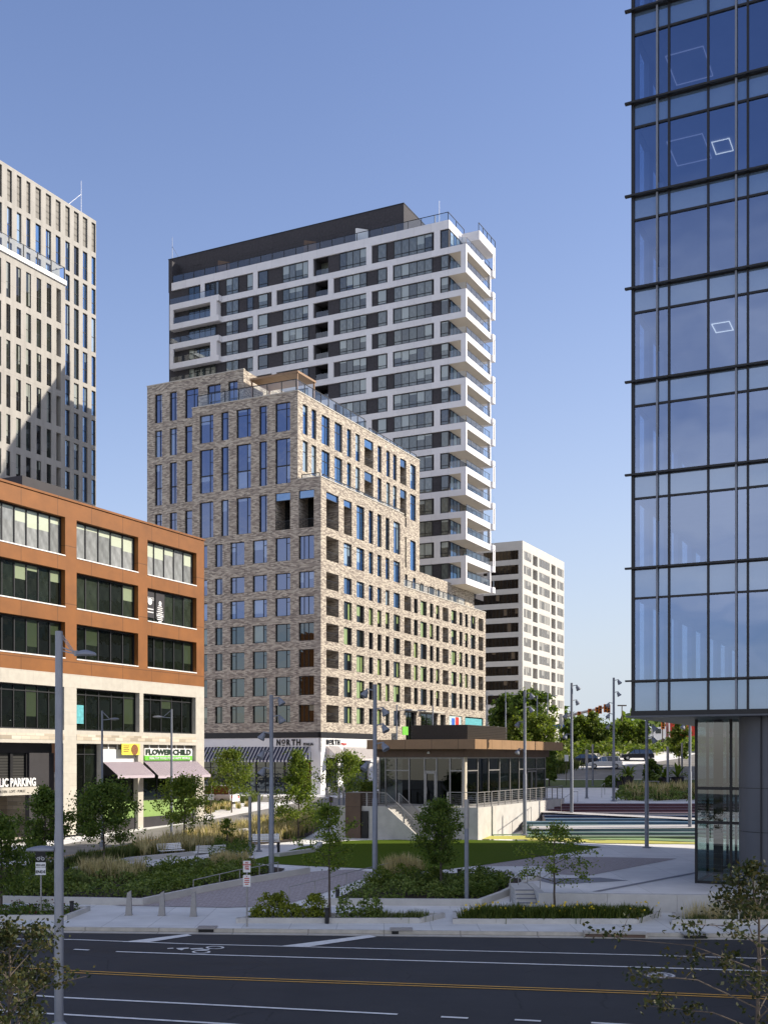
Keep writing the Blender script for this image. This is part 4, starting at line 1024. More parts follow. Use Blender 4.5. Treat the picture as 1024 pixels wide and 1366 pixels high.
for (pxc, pyc, k, wdt, lit) in ((963, 195, 6, .75, 1), (963, 436, 4, .75, 1), (919, 88, 7, 1.6, 0), (919, 200, 6, 1.5, 0)):
    zc = gz(thin[k - 1]) - .03
    # depth on the ceiling plane seen at that pixel
    Yc = (zc + .9 - CH) * F / (HY - pyc); X = (pxc - CX) / F * Yc
    dx, dy = X - gt.O[0], Yc - gt.O[1]; lx = dx * EX[0] + dy * EX[1]; ly = dx * EY[0] + dy * EY[1]
    lp = MB(); w2, d2 = wdt * .55, wdt * .8; e = .035
    for q in ((lx - w2, lx + w2, ly - d2, ly - d2 + e), (lx - w2, lx + w2, ly + d2 - e, ly + d2), (lx - w2, lx - w2 + e, ly - d2, ly + d2), (lx + w2 - e, lx + w2, ly - d2, ly + d2)): lp.box(*q, zc - .03, zc)
    lp.build('ceiling_lamp', M['lamp_on' if lit else 'lamp_dim'], gt.root)
# lobby
P28 = GZ(928, 1178, .9); dx, dy = P28.x - gt.O[0], P28.y - gt.O[1]; lx = dx * EX[0] + dy * EX[1]; ly = dx * EY[0] + dy * EY[1]
xr = gt.x(986, ly) ; zs = zbot - .305
lg = MB()
for (x0, x1) in ((lx, lx + (xr - lx) * .8), (lx + (xr - lx) * .8, xr + 3)):
    for z0, z1 in ((.12, 2.95), (2.95, 4.6), (4.6, zs)): lg.add([(x0, ly, z0), (x1, ly, z0), (x1, ly, z1), (x0, ly, z1)])
for k in range(5):
    for z0, z1 in ((.12, 2.95), (2.95, 4.6), (4.6, zs)): lg.add([(lx, ly + 3 * k, z0), (lx, ly + 3 * k + 3, z0), (lx, ly + 3 * k + 3, z1), (lx, ly + 3 * k, z1)])
lg.build('lobby_glass', M['lobby_glass'], gt.root)
lf = MB()
for x in (lx, lx + (xr - lx) * .8): lf.box(x - .06, x + .06, ly - .06, ly + .06, 0, zs)
for k in range(1, 6): lf.box(lx - .06, lx + .06, ly + 3 * k - .06, ly + 3 * k + .06, 0, zs)
for z in (.06, 2.95, 4.6): lf.box(lx + .06, xr + 3, ly - .05, ly + .05, z - .07, z + .07); lf.box(lx - .05, lx + .05, ly + .06, ly + 15, z - .069, z + .069)
lf.build('lobby_frame', M['black_metal'], gt.root)
li = MB()
for i in range(9): x = lx + .7 + i * .55; li.box(x, x + .1, ly + 2.5 + (i % 3), ly + 2.6 + (i % 3), .1, zs)
li.box(lx + .6, lx + 1.0, ly + 1.2, ly + 1.6, 0, zs); li.box(lx + 1.8, lx + 8, ly + 7, ly + 7.4, 0, zs)
li.build('lobby_screen', M['corten'], gt.root)
li = MB(); li.box(lx + .1, lx + 12, ly + .1, ly + 14, .0, .03); li.build('lobby_floor', M['plaza'], gt.root)
cl = MB(); cxp = gt.x(1035, 2.2); cl.lathe([(1.62, .55), (1.62, zs)], (cxp, 2.2, 0), 40); cl.build('column', M['column_paint'], gt.root, smooth=True)
M['colseam'] = M['black_metal']
cs = MB()
for z in (2.75, 4.7): cs.lathe([(1.625, z), (1.625, z + .03)], (cxp, 2.2, 0), 40)
cs.box(cxp - .48, cxp - .45, 2.2 - 1.632, 1.2, .55, zs); cs.build('column_joint', M['black_metal'], gt.root)
cb = MB(); cb.lathe([(1.2, -.02), (1.2, .55)], (cxp, 2.2, 0), 24); cb.build('column_base', M['stone'], gt.root)

# unseen block added at the right to shade the steps and the cafe roof
sbd = empty('added_shade_block', (50, 97.0, 1.5), 0, 'plain unseen block added behind the glass tower to cast a shadow', 'building')
s = MB(); s.box(0, 30, 0, 62, 0, 38); s.build('wall', M['beige'], sbd)
s = MB()
for k in range(9): s.box(-.1, .02, 1, 61, 1.4 + 4.1 * k, 3.4 + 4.1 * k); s.box(1, 29, -.1, .02, 1.4 + 4.1 * k, 3.4 + 4.1 * k)
s.build('window', M['p_dark'], sbd)
# ============================================================ GROUND
def grid_sheet(x0, x1, y0, y1, st, off, fn=h, skip=None, ys=None):
    m = MB()
    ys = ys or [y0 + (y1 - y0) * j / int((y1 - y0) / st) for j in range(int((y1 - y0) / st) + 1)]
    xs = sorted([x0 + st * i for i in range(int((x1 - x0) / st) + 1)] + [5.8, 6.87, 6.95]); nx = len(xs) - 1
    for j in range(len(ys)):
        for x in xs: m.v.append(fn(x, ys[j], off))
    for j in range(len(ys) - 1):
        for i in range(nx):
            k = j * (nx + 1) + i; m.f.append((k, k + 1, k + nx + 2, k + nx + 1)); m.m.append(0)
    return m
def tfn(x, yy, off):
    Y = wall_line(x) + yy; z = h(x, Y + .01)
    if 79 < Y < 101 and x > 2: z -= .6 * sstep(2, 10, x) * sstep(79, 80, Y) * (1 - sstep(99.6, 100.6, Y))
    return (x, Y, z + off)
ys = [0, .02, 3, 6, 9, 12] + [12 + 1.0 * k for k in range(1, 60)] + [74 + 3 * k for k in range(0, 45)] + [230, 280, 360, 500, 900, 2500]
g = grid_sheet(-220, 260, 0, 1, 4.0, 0, tfn, ys=ys)
tag(g.build('ground', M['plaza']), kind='structure')
rd = MB(); rd.add([(-260, -80, -.01), (300, -80, -.01), (300, curb_line(300) + .2, -.01), (-260, curb_line(-260) + .2, -.01)]); tag(rd.build('road', M['asphalt']), kind='structure')
sw = MB(); xs_ = (-120, 120)
sw.prism([(x, curb_line(x) + .16) for x in xs_] + [(x, wall_line(x) + .01) for x in reversed(xs_)], -.2, .15); tag(sw.build('sidewalk', M['walk']), kind='structure')
cb = MB(); cb.prism([(x, curb_line(x)) for x in xs_] + [(x, curb_line(x) + .155) for x in reversed(xs_)], -.2, .153); tag(cb.build('kerb', M['curb']), kind='structure')
cb = MB(); cb.prism([(x, curb_line(x) - .45) for x in xs_] + [(x, curb_line(x) - .002) for x in reversed(xs_)], -.2, .006); tag(cb.build('gutter', M['curb']), kind='structure')
nr = MB(); nr.prism([(-60, 20), (60, 20), (60, 27.2 - 60 * .186), (-60, 27.2 + 60 * .12)], -.2, .15); 
nr = MB(); nr.prism([(-60, -20), (60, -20), (60, 25.2 - 11.0), (-60, 25.2 + 8.0)], -.2, .15); tag(nr.build('near_sidewalk', M['walk']), kind='structure')

def sheet(name, pts, off, mat, st=3.0, kind='structure', px=True, flat=None):
    bm = bmesh.new()
    P = [G(*p) if px else Vector((p[0], p[1], 0)) for p in pts]
    if flat is not None: P = [GZ(p[0], p[1], flat) if px else Vector((p[0], p[1], flat)) for p in pts]
    vs = [bm.verts.new((p.x, p.y, 0)) for p in P]; bm.faces.new(vs)
    if flat is None:
        x0, x1 = min(p.x for p in P), max(p.x for p in P); y0, y1 = min(p.y for p in P), max(p.y for p in P)
        for ax, a, c in ((0, x0, x1), (1, y0, y1)):
            q = math.ceil(a / st) * st
            while q < c:
                co = (q, 0, 0) if ax == 0 else (0, q, 0); no = (1, 0, 0) if ax == 0 else (0, 1, 0)
                bmesh.ops.bisect_plane(bm, geom=bm.verts[:] + bm.edges[:] + bm.faces[:], plane_co=co, plane_no=no); q += st
    for v in bm.verts: v.co.z = (h(v.co.x, v.co.y) if flat is None else flat) + off
    for f in bm.faces:
        if f.normal.z < 0 or True:
            f.normal_update()
            if f.normal.z < 0: f.normal_flip()
    me = bpy.data.meshes.new(name); uvl = bm.loops.layers.uv.new('UVMap')
    for f in bm.faces:
        for l in f.loops: l[uvl].uv = (l.vert.co.x, l.vert.co.y)
    bm.to_mesh(me); bm.free(); me.materials.append(M[mat]); o = bpy.data.objects.new(name, me); col.objects.link(o)
    if kind: o['kind'] = kind
    return o
# pavings
sheet('brick_ramp', [(150, 1208), (200, 1206), (262, 1193), (395, 1165), (430, 1162), (470, 1160), (505, 1164), (420, 1196), (372, 1209), (300, 1211)], .02, 'pavers', 1.5)
sheet('paver_band', [(640, 1156), (690, 1143), (800, 1143.5), (903, 1145.5), (786, 1168), (700, 1165), (650, 1163)], .012, 'pavers')
M['slate'] = pm('dark_paving', (.20, .205, .23), .8, .1, 2)
sheet('paving_line', [(789, 1189.5), (800, 1189.5), (932, 1164.6), (932, 1162.8)], .016, 'slate')
sheet('paving_line', [(705, 1172), (800, 1171), (838, 1175), (740, 1180)], .012, 'slate')
sheet('lawn', [(322, 1151), (402, 1130), (462, 1122), (560, 1120), (640, 1121), (700, 1122), (802, 1130), (720, 1143), (640, 1155), (571, 1163), (500, 1159.5), (400, 1155)], .03, 'lawn')
M['yl_stripe'] = pm('yellow_paving', (.46, .44, .10), .8, .1, 2); M['gr_stripe'] = pm('green_paving', (.20, .30, .14), .8, .1, 2); M['pale_path'] = pm('pale_path_concrete', (.46, .45, .44), .8, .06, 1)
sheet('painted_stripe', [(590, 1116.5), (700, 1115.5), (765, 1119.5), (930, 1124.5), (930, 1126.5), (800, 1125.5), (700, 1120.5), (585, 1119.5)], .04, 'yl_stripe')
sheet('painted_stripe', [(600, 1114.3), (700, 1113.2), (930, 1120.5), (930, 1123.5), (765, 1118.4), (700, 1114.8), (594, 1115.8)], .036, 'gr_stripe')
sheet('lane', [(-80, 1178), (0, 1162), (84, 1152), (150, 1137), (260, 1114), (330, 1101), (392, 1088), (440, 1083), (490, 1079), (490, 1067), (440, 1067), (400, 1070), (370, 1076.5), (260, 1097), (170, 1111), (84, 1127), (0, 1140), (-80, 1152)], .012, 'asphalt2', 3)
sheet('lane', [(405, 1069), (500, 1069), (500, 1064.5), (400, 1063.5), (330, 1062), (270, 1062), (272, 1068), (350, 1070)], .010, 'asphalt2', 3)
def line_px(pts, w, off, mat, name, flat=0.0):
    P = [GZ(p[0], p[1], flat) if flat is not None else G(*p) for p in pts]; m = MB()
    for a, c in zip(P, P[1:]):
        d = (c - a); d.z = 0; d.normalize(); n = Vector((-d.y, d.x, 0)) * w / 2; z = Vector((0, 0, off))
        steps = max(1, int((c - a).length / 2)) if flat is None else 1
        for i in range(steps):
            p, q = a.lerp(c, i / steps), a.lerp(c, (i + 1) / steps)
            if flat is None: p.z = h(p.x, p.y); q.z = h(q.x, q.y)
            m.add([p - n + z, q - n + z, q + n + z, p + n + z])
    return tag(m.build(name, M[mat]), kind='structure')
line_px([(-60, 1176), (84, 1143), (260, 1110), (378, 1088.5), (430, 1080)], .13, .024, 'paint_y', 'lane_line', None)
line_px([(395, 1081), (480, 1079.5)], .3, .024, 'paint_w', 'lane_line', None)
for a, c in (((-120, 1243), (1150, 1283)), ((155, 1269.5), (1150, 1299))): pass
line_px([(-60, 1252), (100, 1253.5), (260, 1259.6), (840, 1273.8), (1130, 1282)], .13, .008, 'paint_w', 'road_marking')
line_px([(155, 1269.6), (260, 1273.2), (840, 1290), (1130, 1299)], .15, .008, 'paint_w', 'road_marking')
for dy in (-1.4, 1.4): line_px([(-60, 1288.5 + dy), (115, 1297 + dy), (260, 1303.8 + dy), (840, 1323.7 + dy), (1130, 1336 + dy)], .10, .008, 'paint_y', 'centre_line')
line_px([(-60, 1321), (87, 1331), (260, 1339.5), (530, 1353.3)], .15, .008, 'paint_w', 'road_marking')
line_px([(-60, 1346), (87, 1353.5), (300, 1366), (400, 1373)], .15, .008, 'paint_w', 'road_marking')
line_px([(-60, 1351), (10, 1348.5)], .5, .008, 'paint_w', 'road_marking')
for a, c in (((99, 1266.5), (119, 1267.6)), ((588, 1356.6), (624, 1358.4)), ((686, 1360.5), (721, 1362.3)), ((788, 1364.5), (850, 1368)), ((10, 1262), (30, 1263)), ((50, 1264), (70, 1265))):
    line_px([a, c], .16, .008, 'paint_w', 'road_marking')
def quad_px(pts, mat, name, off=.008):
    m = MB(); m.add([GZ(*p, 0) + Vector((0, 0, off)) for p in pts]); return tag(m.build(name, M[mat]), kind='structure')
quad_px([(163, 1256.8), (196, 1257.6), (256, 1248.2), (250, 1246.3)], 'paint_w', 'road_marking', .012)
quad_px([(375, 1262.2), (412, 1263.0), (502, 1250.0), (492, 1247.6)], 'paint_w', 'road_marking', .012)
# bicycle symbol and arrow on the bike lane
def ring_px(cx, cy, rx, ry, t, mat='paint_w'):
    m = MB(); n = 28; z = Vector((0, 0, .014))
    for i in range(n):
        a0, a1 = 2 * math.pi * i / n, 2 * math.pi * (i + 1) / n
        q = [GZ(cx + rx * k * math.cos(a), cy + ry * k * math.sin(a), 0) + z for k, a in ((1, a0), (1, a1), (t, a1), (t, a0))]; m.add(q)
    return m
bs = ring_px(287, 1264.4, 12.5, 2.0, .72); r2 = ring_px(268.5, 1270.2, 12.5, 2.1, .72)
for src in (r2,):
    for f in src.f: bs.add([src.v[i] for i in f])
for q in ([(253, 1265.8), (270, 1265), (272, 1266), (256, 1267.2)], [(262, 1267.6), (279, 1266.4), (280, 1267.4), (266, 1268.4)], [(235, 1265.2), (252, 1264.6), (252, 1265.8), (246, 1266.2), (243, 1268.2), (238, 1267.2)], [(223, 1265.4), (231, 1264.8), (232, 1265.8), (224, 1266.3)]):
    bs.add([GZ(*p, 0) + Vector((0, 0, .015)) for p in q])
tag(bs.build('bicycle_symbol', M['paint_w']), kind='structure')
mc = GZ(879, 1301.3, 0); mh = MB(); mh.lathe([(.5, .0), (.5, .012)], (mc.x, mc.y, 0), 28)
mho = mh.build('manhole_cover', M['slate']); tag(mho, 'round manhole cover with a painted ring set in the asphalt', 'manhole cover')
for r0, r1 in ((.48, .40), (.27, .19)):
    m = MB()
    for i in range(24):
        a0, a1 = 2 * math.pi * i / 24, 2 * math.pi * (i + .8) / 24
        m.add([(mc.x + r0 * math.cos(a0), mc.y + r0 * math.sin(a0), .016), (mc.x + r0 * math.cos(a1), mc.y + r0 * math.sin(a1), .016), (mc.x + r1 * math.cos(a1), mc.y + r1 * math.sin(a1), .016), (mc.x + r1 * math.cos(a0), mc.y + r1 * math.sin(a0), .016)])
    m.build('cover_ring', M['paint_w'], mho)
# retaining wall and coloured stepped seating
rw = MB(); A = []
for x in [6.9 + k * 3 for k in range(22)]: A.append((x, wall_line(x)))
for (xa, ya_), (xb_, yb_) in zip(A, A[1:]):
    rw.hexa([(xa, ya_ - .18, 0), (xb_ - .012, yb_ - .18, 0), (xb_ - .012, yb_ + .2, 0), (xa, ya_ + .2, 0), (xa, ya_ - .18, .93), (xb_ - .012, yb_ - .18, .93), (xb_ - .012, yb_ + .2, .93), (xa, ya_ + .2, .93)])
rw.box(6.9, 7.2, A[0][1] + .21, A[0][1] + 4, 0, .93)
tag(rw.build('retaining_wall', M['concrete']), 'low pale concrete wall holding up the plaza along the sidewalk', 'wall')
def steps_mat():
    m, nt, out = new_mat('painted_risers'); L = nt.links.new
    p = N(nt, 'ShaderNodeBsdfPrincipled'); p.inputs['Roughness'].default_value = .8; L(p.outputs[0], out.inputs[0])
    tc = N(nt, 'ShaderNodeTexCoord'); sx = N(nt, 'ShaderNodeSeparateXYZ'); L(tc.outputs['Object'], sx.inputs[0])
    a = N(nt, 'ShaderNodeMath', operation='MULTIPLY'); L(sx.outputs['X'], a.inputs[0]); a.inputs[1].default_value = .06
    s = N(nt, 'ShaderNodeMath', operation='ADD'); L(sx.outputs['Y'], s.inputs[0]); L(a.outputs[0], s.inputs[1])
    # world y 79..101 -> 0..1
    mr = N(nt, 'ShaderNodeMapRange'); L(s.outputs[0], mr.inputs[0]); mr.inputs[1].default_value = 79; mr.inputs[2].default_value = 102
    cr = N(nt, 'ShaderNodeValToRGB'); cr.color_ramp.interpolation = 'CONSTANT'; el = cr.color_ramp.elements
    stops = [(0, (.30, .31, .06)), (.09, (.19, .26, .15)), (.18, (.13, .23, .20)), (.27, (.16, .27, .29)), (.34, (.12, .24, .26)), (.42, (.08, .18, .28)), (.52, (.02, .05, .13)), (.62, (.25, .25, .28)), (.66, (.15, .06, .075)), (.95, (.46, .44, .44))]
    for i, (pos, c) in enumerate(stops):
        e = el[i] if i < 2 else el.new(pos); e.position = pos; e.color = rgba(c)
    L(mr.outputs[0], cr.inputs[0])
    nz = N(nt, 'ShaderNodeTexNoise'); nz.inputs['Scale'].default_value = .6; L(tc.outputs['Object'], nz.inputs['Vector'])
    mx = N(nt, 'ShaderNodeMix', data_type='RGBA', blend_type='MULTIPLY'); mx.inputs[0].default_value = .5; L(cr.outputs[0], mx.inputs[6]); L(nz.outputs[0], mx.inputs[7]); L(mx.outputs[2], p.inputs['Base Color']); return m
M['risers'] = steps_mat()
st = MB(); sx0 = 10.2
for k in range(12):
    y0 = 79.6 + 1.62 * k; z = .92 + .167 * (k + 1); xl = sx0 + .14 * k + (1.8 if k > 5 else 0)
    st.add([(xl, y0, z - .167 - .05), (70, y0, z - .167 - .05), (70, y0, z), (xl, y0, z)], 0)
    st.add([(xl, y0, z), (70, y0, z), (70, y0 + 1.2, z), (xl, y0 + 1.2, z)], 0)
    st.add([(xl, y0 + 1.2, z), (70, y0 + 1.2, z), (70, y0 + 1.62, z), (xl, y0 + 1.62, z)], 1)
    st.add([(xl, y0 + 1.62, 0), (xl, y0, 0), (xl, y0, z), (xl, y0 + 1.62, z)], 1)
M['tread'] = pm('step_tread', (.17, .17, .19), .85, .1, 1)
tag(st.build('stepped_seating', [M['risers'], M['tread']]), 'wide terraced steps painted in yellow, teal, blue and maroon bands', 'steps')
# painted path ribbons across the steps
pb_ = MB()
def ribbon(pts, w):
    for a, c in zip(pts, pts[1:]):
        a = Vector(a); c = Vector(c); pb_.add([a, c, c + Vector((0, w, w * .103)), a + Vector((0, w, w * .103))])
def stz(y): return .92 + .103 * (y - 79.6) + .20
ribbon([(11, 84.2, stz(84.2)), (24, 84.8, stz(84.8)), (45, 85.6, stz(85.6))], 1.5)
ribbon([(13, 92.5, stz(92.5)), (24, 88.8, stz(88.8)), (34, 86.4, stz(86.4))], 1.0)
tag(pb_.build('path_ramp', M['pale_path']), kind='structure')
# road up the hill, grass strip, car park
sheet('car_park', [(655, 1037), (700, 1038), (760, 1040), (1100, 1038), (1100, 1005.0), (930, 1005.0), (905, 1012), (868, 1017.5), (800, 1025), (740, 1028), (690, 1031)], .03, 'asphalt2', 3)
sheet('grass_strip', [(650, 1052), (760, 1051), (1100, 1050), (1100, 1039), (760, 1040.8), (650, 1040)], .04, 'turf')
bank = MB()

# ============================================================ FOLIAGE TOOLS
def leaf_quad(m, c, s, rnd, up=.3, mi=0, asp=1.6):
    n = Vector((rnd.gauss(0, 1), rnd.gauss(0, 1), rnd.gauss(0, 1) + up)).normalized()
    a = n.orthogonal().normalized(); a.rotate(Matrix.Rotation(rnd.uniform(0, 6.283), 3, n)); b_ = n.cross(a)
    l = s * rnd.uniform(.7, 1.3); w_ = l / asp
    m.add([c - a * l * .5, c + b_ * w_ * .5 - a * l * .05, c + a * l * .5, c - b_ * w_ * .5 - a * l * .05], mi)
def make_tree(name, seed, H, cb, rad, leaves, ls, leafm, shape='ovate', trunk_r=.07, limbs=16, droop=0.0, clump=.35, label=None, cat='tree', group=None, loc=(0, 0, 0), lean=0.0):
    rnd = random.Random(seed)
    root = empty(name, loc, 0, label, cat, group)
    tr = MB(); pts = []; n = 9
    for i in range(n + 1):
        t_ = i / n; pts.append(Vector((rnd.gauss(0, .012) * H * t_ + lean * t_ * H, rnd.gauss(0, .012) * H * t_, H * .96 * t_)))
    def rr(t_): return trunk_r * (1 - .85 * t_) + .008
    for i in range(n): tr.tube(pts[i], pts[i + 1], rr(i / n), rr((i + 1) / n), 7, caps=False)
    def at(z):
        t_ = max(0, min(.999, z / (H * .96))) * n; i = int(t_); return pts[i].lerp(pts[i + 1], t_ - i)
    cl = []
    for k in range(limbs):
        u = (k + rnd.uniform(.1, .9)) / limbs; z = cb + (H - cb) * (u ** 1.05) * .93 - .15
        if shape == 'ovate': prof = math.sin(math.pi * min(1, max(.0, .22 + .78 * u))) ** .7
        elif shape == 'cone': prof = (1 - u) ** .75 * .95 + .12
        elif shape == 'round': prof = math.sqrt(max(.05, 1 - (2 * u - .9) ** 2 * .85))
        else: prof = (.65 + .5 * math.sin(3.1 * u)) * (1.15 - .8 * u * u)
        L_ = rad * prof * rnd.uniform(.75, 1.18); az = k * 2.4 + rnd.uniform(-.5, .5); el_ = rnd.uniform(.25, .75) + .35 * u - droop
        b0 = at(z); d = Vector((math.cos(az) * math.cos(el_), math.sin(az) * math.cos(el_), math.sin(el_)))
        mid = b0 + d * L_ * .55; end = b0 + d * L_ * .85 + Vector((math.cos(az), math.sin(az), -.15 - droop)) * L_ * .3
        r0 = max(.012, rr(z / H) * .5); tr.tube(b0, mid, r0, r0 * .6, 5, caps=False); tr.tube(mid, end, r0 * .6, .006, 4, caps=False)
        for q in range(5):
            s = rnd.uniform(.3, 1.0); p = b0.lerp(mid, s * 2) if s < .5 else mid.lerp(end, s * 2 - 1)
            tw = Vector((rnd.gauss(0, 1), rnd.gauss(0, 1), rnd.gauss(.25, .7))).normalized() * L_ * rnd.uniform(.18, .42)
            tr.tube(p, p + tw, .009, .004, 3, caps=False); cl.append((p + tw, clump * rad * rnd.uniform(.6, 1.2))); cl.append((p + tw * .5, clump * rad * .7))
        cl.append((end, clump * rad * .8))
    cl.append((pts[-1], clump * rad * .6)); cl.append((pts[-2], clump * rad * .6))
    lm = MB()
    if H < 7: leaves = int(leaves * 1.45)
    for i in range(leaves):
        c, r_ = cl[rnd.randrange(len(cl))]
        p = c + Vector((rnd.gauss(0, .5), rnd.gauss(0, .5), rnd.gauss(0, .42))) * r_
        leaf_quad(lm, p, ls, rnd)
    tr.build('trunk', M['bark'], root); lm.build('crown', M[leafm], root)
    return root
def place(src, x, y, z, s=1.0, rz=0.0, label=None, group=None, first=False):
    o = src if first else copy_tree(src)
    o.location = (x, y, z); o.scale = (s, s, s); o.rotation_euler = (0, 0, rz)
    if label: o['label'] = label
    if group: o['group'] = group
    return o
def inside(p, poly):
    c = False; n = len(poly)
    for i in range(n):
        x1, y1 = poly[i]; x2, y2 = poly[(i + 1) % n]
        if (y1 > p[1]) != (y2 > p[1]) and p[0] < (x2 - x1) * (p[1] - y1) / (y2 - y1) + x1: c = not c
    return c
def scatter(poly, n, rnd):
    xs = [p[0] for p in poly]; ys = [p[1] for p in poly]; out = []; t = 0
    while len(out) < n and t < n * 40:
        t += 1; p = (rnd.uniform(min(xs), max(xs)), rnd.uniform(min(ys), max(ys)))
        if inside(p, poly): out.append(p)
    return out
def wpoly(pts): return [(G(*p).x, G(*p).y) for p in pts]
def shrub_mass(name, pts, n, hh, ls, mat, label, seed=1, mounds=.9, base=0.0, kind='stuff', world=False, extra=None, fz=0.0):
    rnd = random.Random(seed); poly = pts if world else wpoly(pts)
    xs = [p[0] for p in poly]; ys = [p[1] for p in poly]; area = (max(xs) - min(xs)) * (max(ys) - min(ys))
    ms = [(p, rnd.choice((.35, .6, .8, 1.0, 1.15)) * rnd.uniform(.85, 1.1), rnd.uniform(.7, 1.25) * mounds) for p in scatter(poly, max(14, int(area / (mounds * mounds * 1.0))), rnd)]
    m = MB()
    for i in range(n):
        (cx, cy), hf, r_ = ms[rnd.randrange(len(ms))]
        th = rnd.uniform(0, 6.283); ph = rnd.uniform(0, 1.35); rr = r_ * rnd.uniform(.75, 1.05)
        x = cx + rr * math.sin(ph) * math.cos(th); y = cy + rr * math.sin(ph) * math.sin(th)
        if not inside((x, y), poly): x = cx + (x - cx) * .4; y = cy + (y - cy) * .4
        z = h(x, y) + base + hh * hf * math.cos(ph) * rnd.uniform(.8, 1.08) + .03
        leaf_quad(m, Vector((x, y, z)), ls, rnd, .8)
    mats = [M[mat]]
    if extra:
        mats.append(M[extra[0]])
        for i in range(extra[1]):
            (cx, cy), hf, r_ = ms[rnd.randrange(len(ms))]
            x = cx + rnd.gauss(0, .4) * r_; y = cy + rnd.gauss(0, .4) * r_
            z = h(x, y) + base + fz + hh * hf * rnd.uniform(.95, 1.2)
            for _ in range(3): leaf_quad(m, Vector((x, y, z)), extra[2], rnd, 1.0, 1, 1.0)
    o = m.build(name, mats); tag(o, kind=kind) if kind == 'stuff' else tag(o, label, 'shrub'); return o
def grass_mass(name, pts, n, hh, mat, seed=2, base=0.0, wd=.03, spread=.35, world=False, tuft=.35, mat2=None):
    rnd = random.Random(seed); poly = pts if world else wpoly(pts); m = MB()
    cs = scatter(poly, max(6, n // 45), rnd); fs = [rnd.uniform(.7, 1.12) for _ in cs]
    for i in range(n):
        k = rnd.randrange(len(cs)); c = cs[k]; a = rnd.uniform(0, 6.283); r_ = abs(rnd.gauss(0, tuft * .5))
        x, y = c[0] + r_ * math.cos(a), c[1] + r_ * math.sin(a); z = h(x, y) + base; L_ = hh * fs[k] * rnd.uniform(.6, 1.1)
        dx, dy = math.cos(a) * L_ * spread * rnd.uniform(.2, 1), math.sin(a) * L_ * spread * rnd.uniform(.2, 1)
        b_ = Vector((-math.sin(a + rnd.uniform(-1, 1)), math.cos(a), 0)) * wd; p0 = Vector((x, y, z)); p1 = p0 + Vector((dx * .45, dy * .45, L_ * .62)); p2 = p0 + Vector((dx, dy, L_))
        mi = 1 if mat2 and rnd.random() < .5 else 0
        if mat2 and mi == 1: p1 = p0 + (p1 - p0) * .6; p2 = p0 + (p2 - p0) * .62
        m.add([p0 - b_ * .5, p0 + b_ * .5, p1 + b_ * .5, p1 - b_ * .5], mi); m.add([p1 - b_ * .6, p1 + b_ * .6, p2], mi)
    return tag(m.build(name, [M[mat]] + ([M[mat2]] if mat2 else [])), kind='stuff')
def low_wall(name, pts, hh, w, label, cat='planter edge', mat='concrete', up=0.0, group=None):
    P = [G(*p) for p in pts]; m = MB(); m.strip(P, w, hh, -.3)
    return tag(m.build(name, M[mat]), label, cat, group)
# ------------------------------------------------------------ planting beds
sheet('mulch_bed', [(-60, 1199), (190, 1204), (258, 1189), (372, 1167), (380, 1160), (340, 1154), (220, 1156), (140, 1160), (70, 1170), (20, 1182), (-60, 1192)], .06, 'soil', 2)
shrub_mass('shrub_bed', [(-60, 1198), (190, 1203), (255, 1188), (365, 1166), (330, 1157), (220, 1158), (140, 1162), (70, 1172), (20, 1184), (-60, 1194)], 15000, .62, .14, 'shrub', '', 11, .8)
shrub_mass('shrub_bed', [(180, 1201), (250, 1187), (350, 1168), (330, 1160), (240, 1165), (190, 1180)], 5000, .55, .12, 'leaf', '', 12, .7)
grass_mass('feather_grass', [(108, 1176), (190, 1180), (192, 1172), (112, 1168)], 2600, 1.15, 'wheat', 13, wd=.03, mat2='fgrass')
grass_mass('feather_grass', [(140, 1172), (192, 1174), (192, 1168), (140, 1166)], 1300, 1.0, 'wheat', 113, wd=.03, mat2='fgrass')
shrub_mass('light_shrub_bed', [(20, 1196), (110, 1199), (120, 1188), (40, 1186)], 2600, .8, .12, 'leaf_y', '', 212, .6)
shrub_mass('light_shrub_bed', [(205, 1176), (250, 1176), (262, 1166), (215, 1166)], 1500, .9, .12, 'leaf_y', '', 213, .6)
grass_mass('green_grass_bed', [(60, 1184), (112, 1190), (115, 1176), (70, 1174)], 2500, .7, 'fgrass', 214, wd=.03)
grass_mass('feather_grass', [(282, 1160), (330, 1158), (330, 1152), (284, 1152)], 1500, .8, 'wheat', 14, wd=.03)
low_wall('planter_wall', [(-120, 1203), (0, 1204), (190, 1207.5), (258, 1193), (330, 1179), (410, 1165)], .32, .22, 'long low concrete kerb wall round the big shrub bed, running up beside the ramp', 'planter wall')
# street-side grasses
sheet('mulch_bed', [(-40, 1180), (84, 1157), (180, 1137), (262, 1117), (330, 1104), (392, 1091), (425, 1089), (425, 1108), (400, 1122), (330, 1128), (270, 1140), (180, 1148), (100, 1163), (-40, 1192)], .05, 'soil', 2)
grass_mass('feather_grass', [(180, 1147), (262, 1139), (330, 1126), (400, 1118), (420, 1106), (420, 1092), (330, 1106), (262, 1120), (180, 1138)], 15000, 1.15, 'wheat', 15, wd=.045, mat2='fgrass')
grass_mass('green_grass_bed', [(-30, 1188), (84, 1162), (180, 1146), (180, 1138), (84, 1158), (-30, 1178)], 5200, .75, 'fgrass', 16, wd=.05)
shrub_mass('shrub_bed', [(355, 1116), (424, 1106), (424, 1090), (390, 1094)], 2600, .9, .16, 'shrub', '', 17, .9)
shrub_mass('dark_shrub_bed', [(276, 1150), (335, 1146), (340, 1136), (290, 1132)], 2600, .75, .13, 'leaf_d', '', 18, .7)
low_wall('planter_wall', [(-40, 1194), (35, 1181), (45, 1170)], .25, .3, 'short pale kerb at the left end of the shrub bed')
low_wall('planter_wall', [(100, 1163), (175, 1149), (260, 1141)], .25, .3, 'pale concrete edge between street grasses and the path')
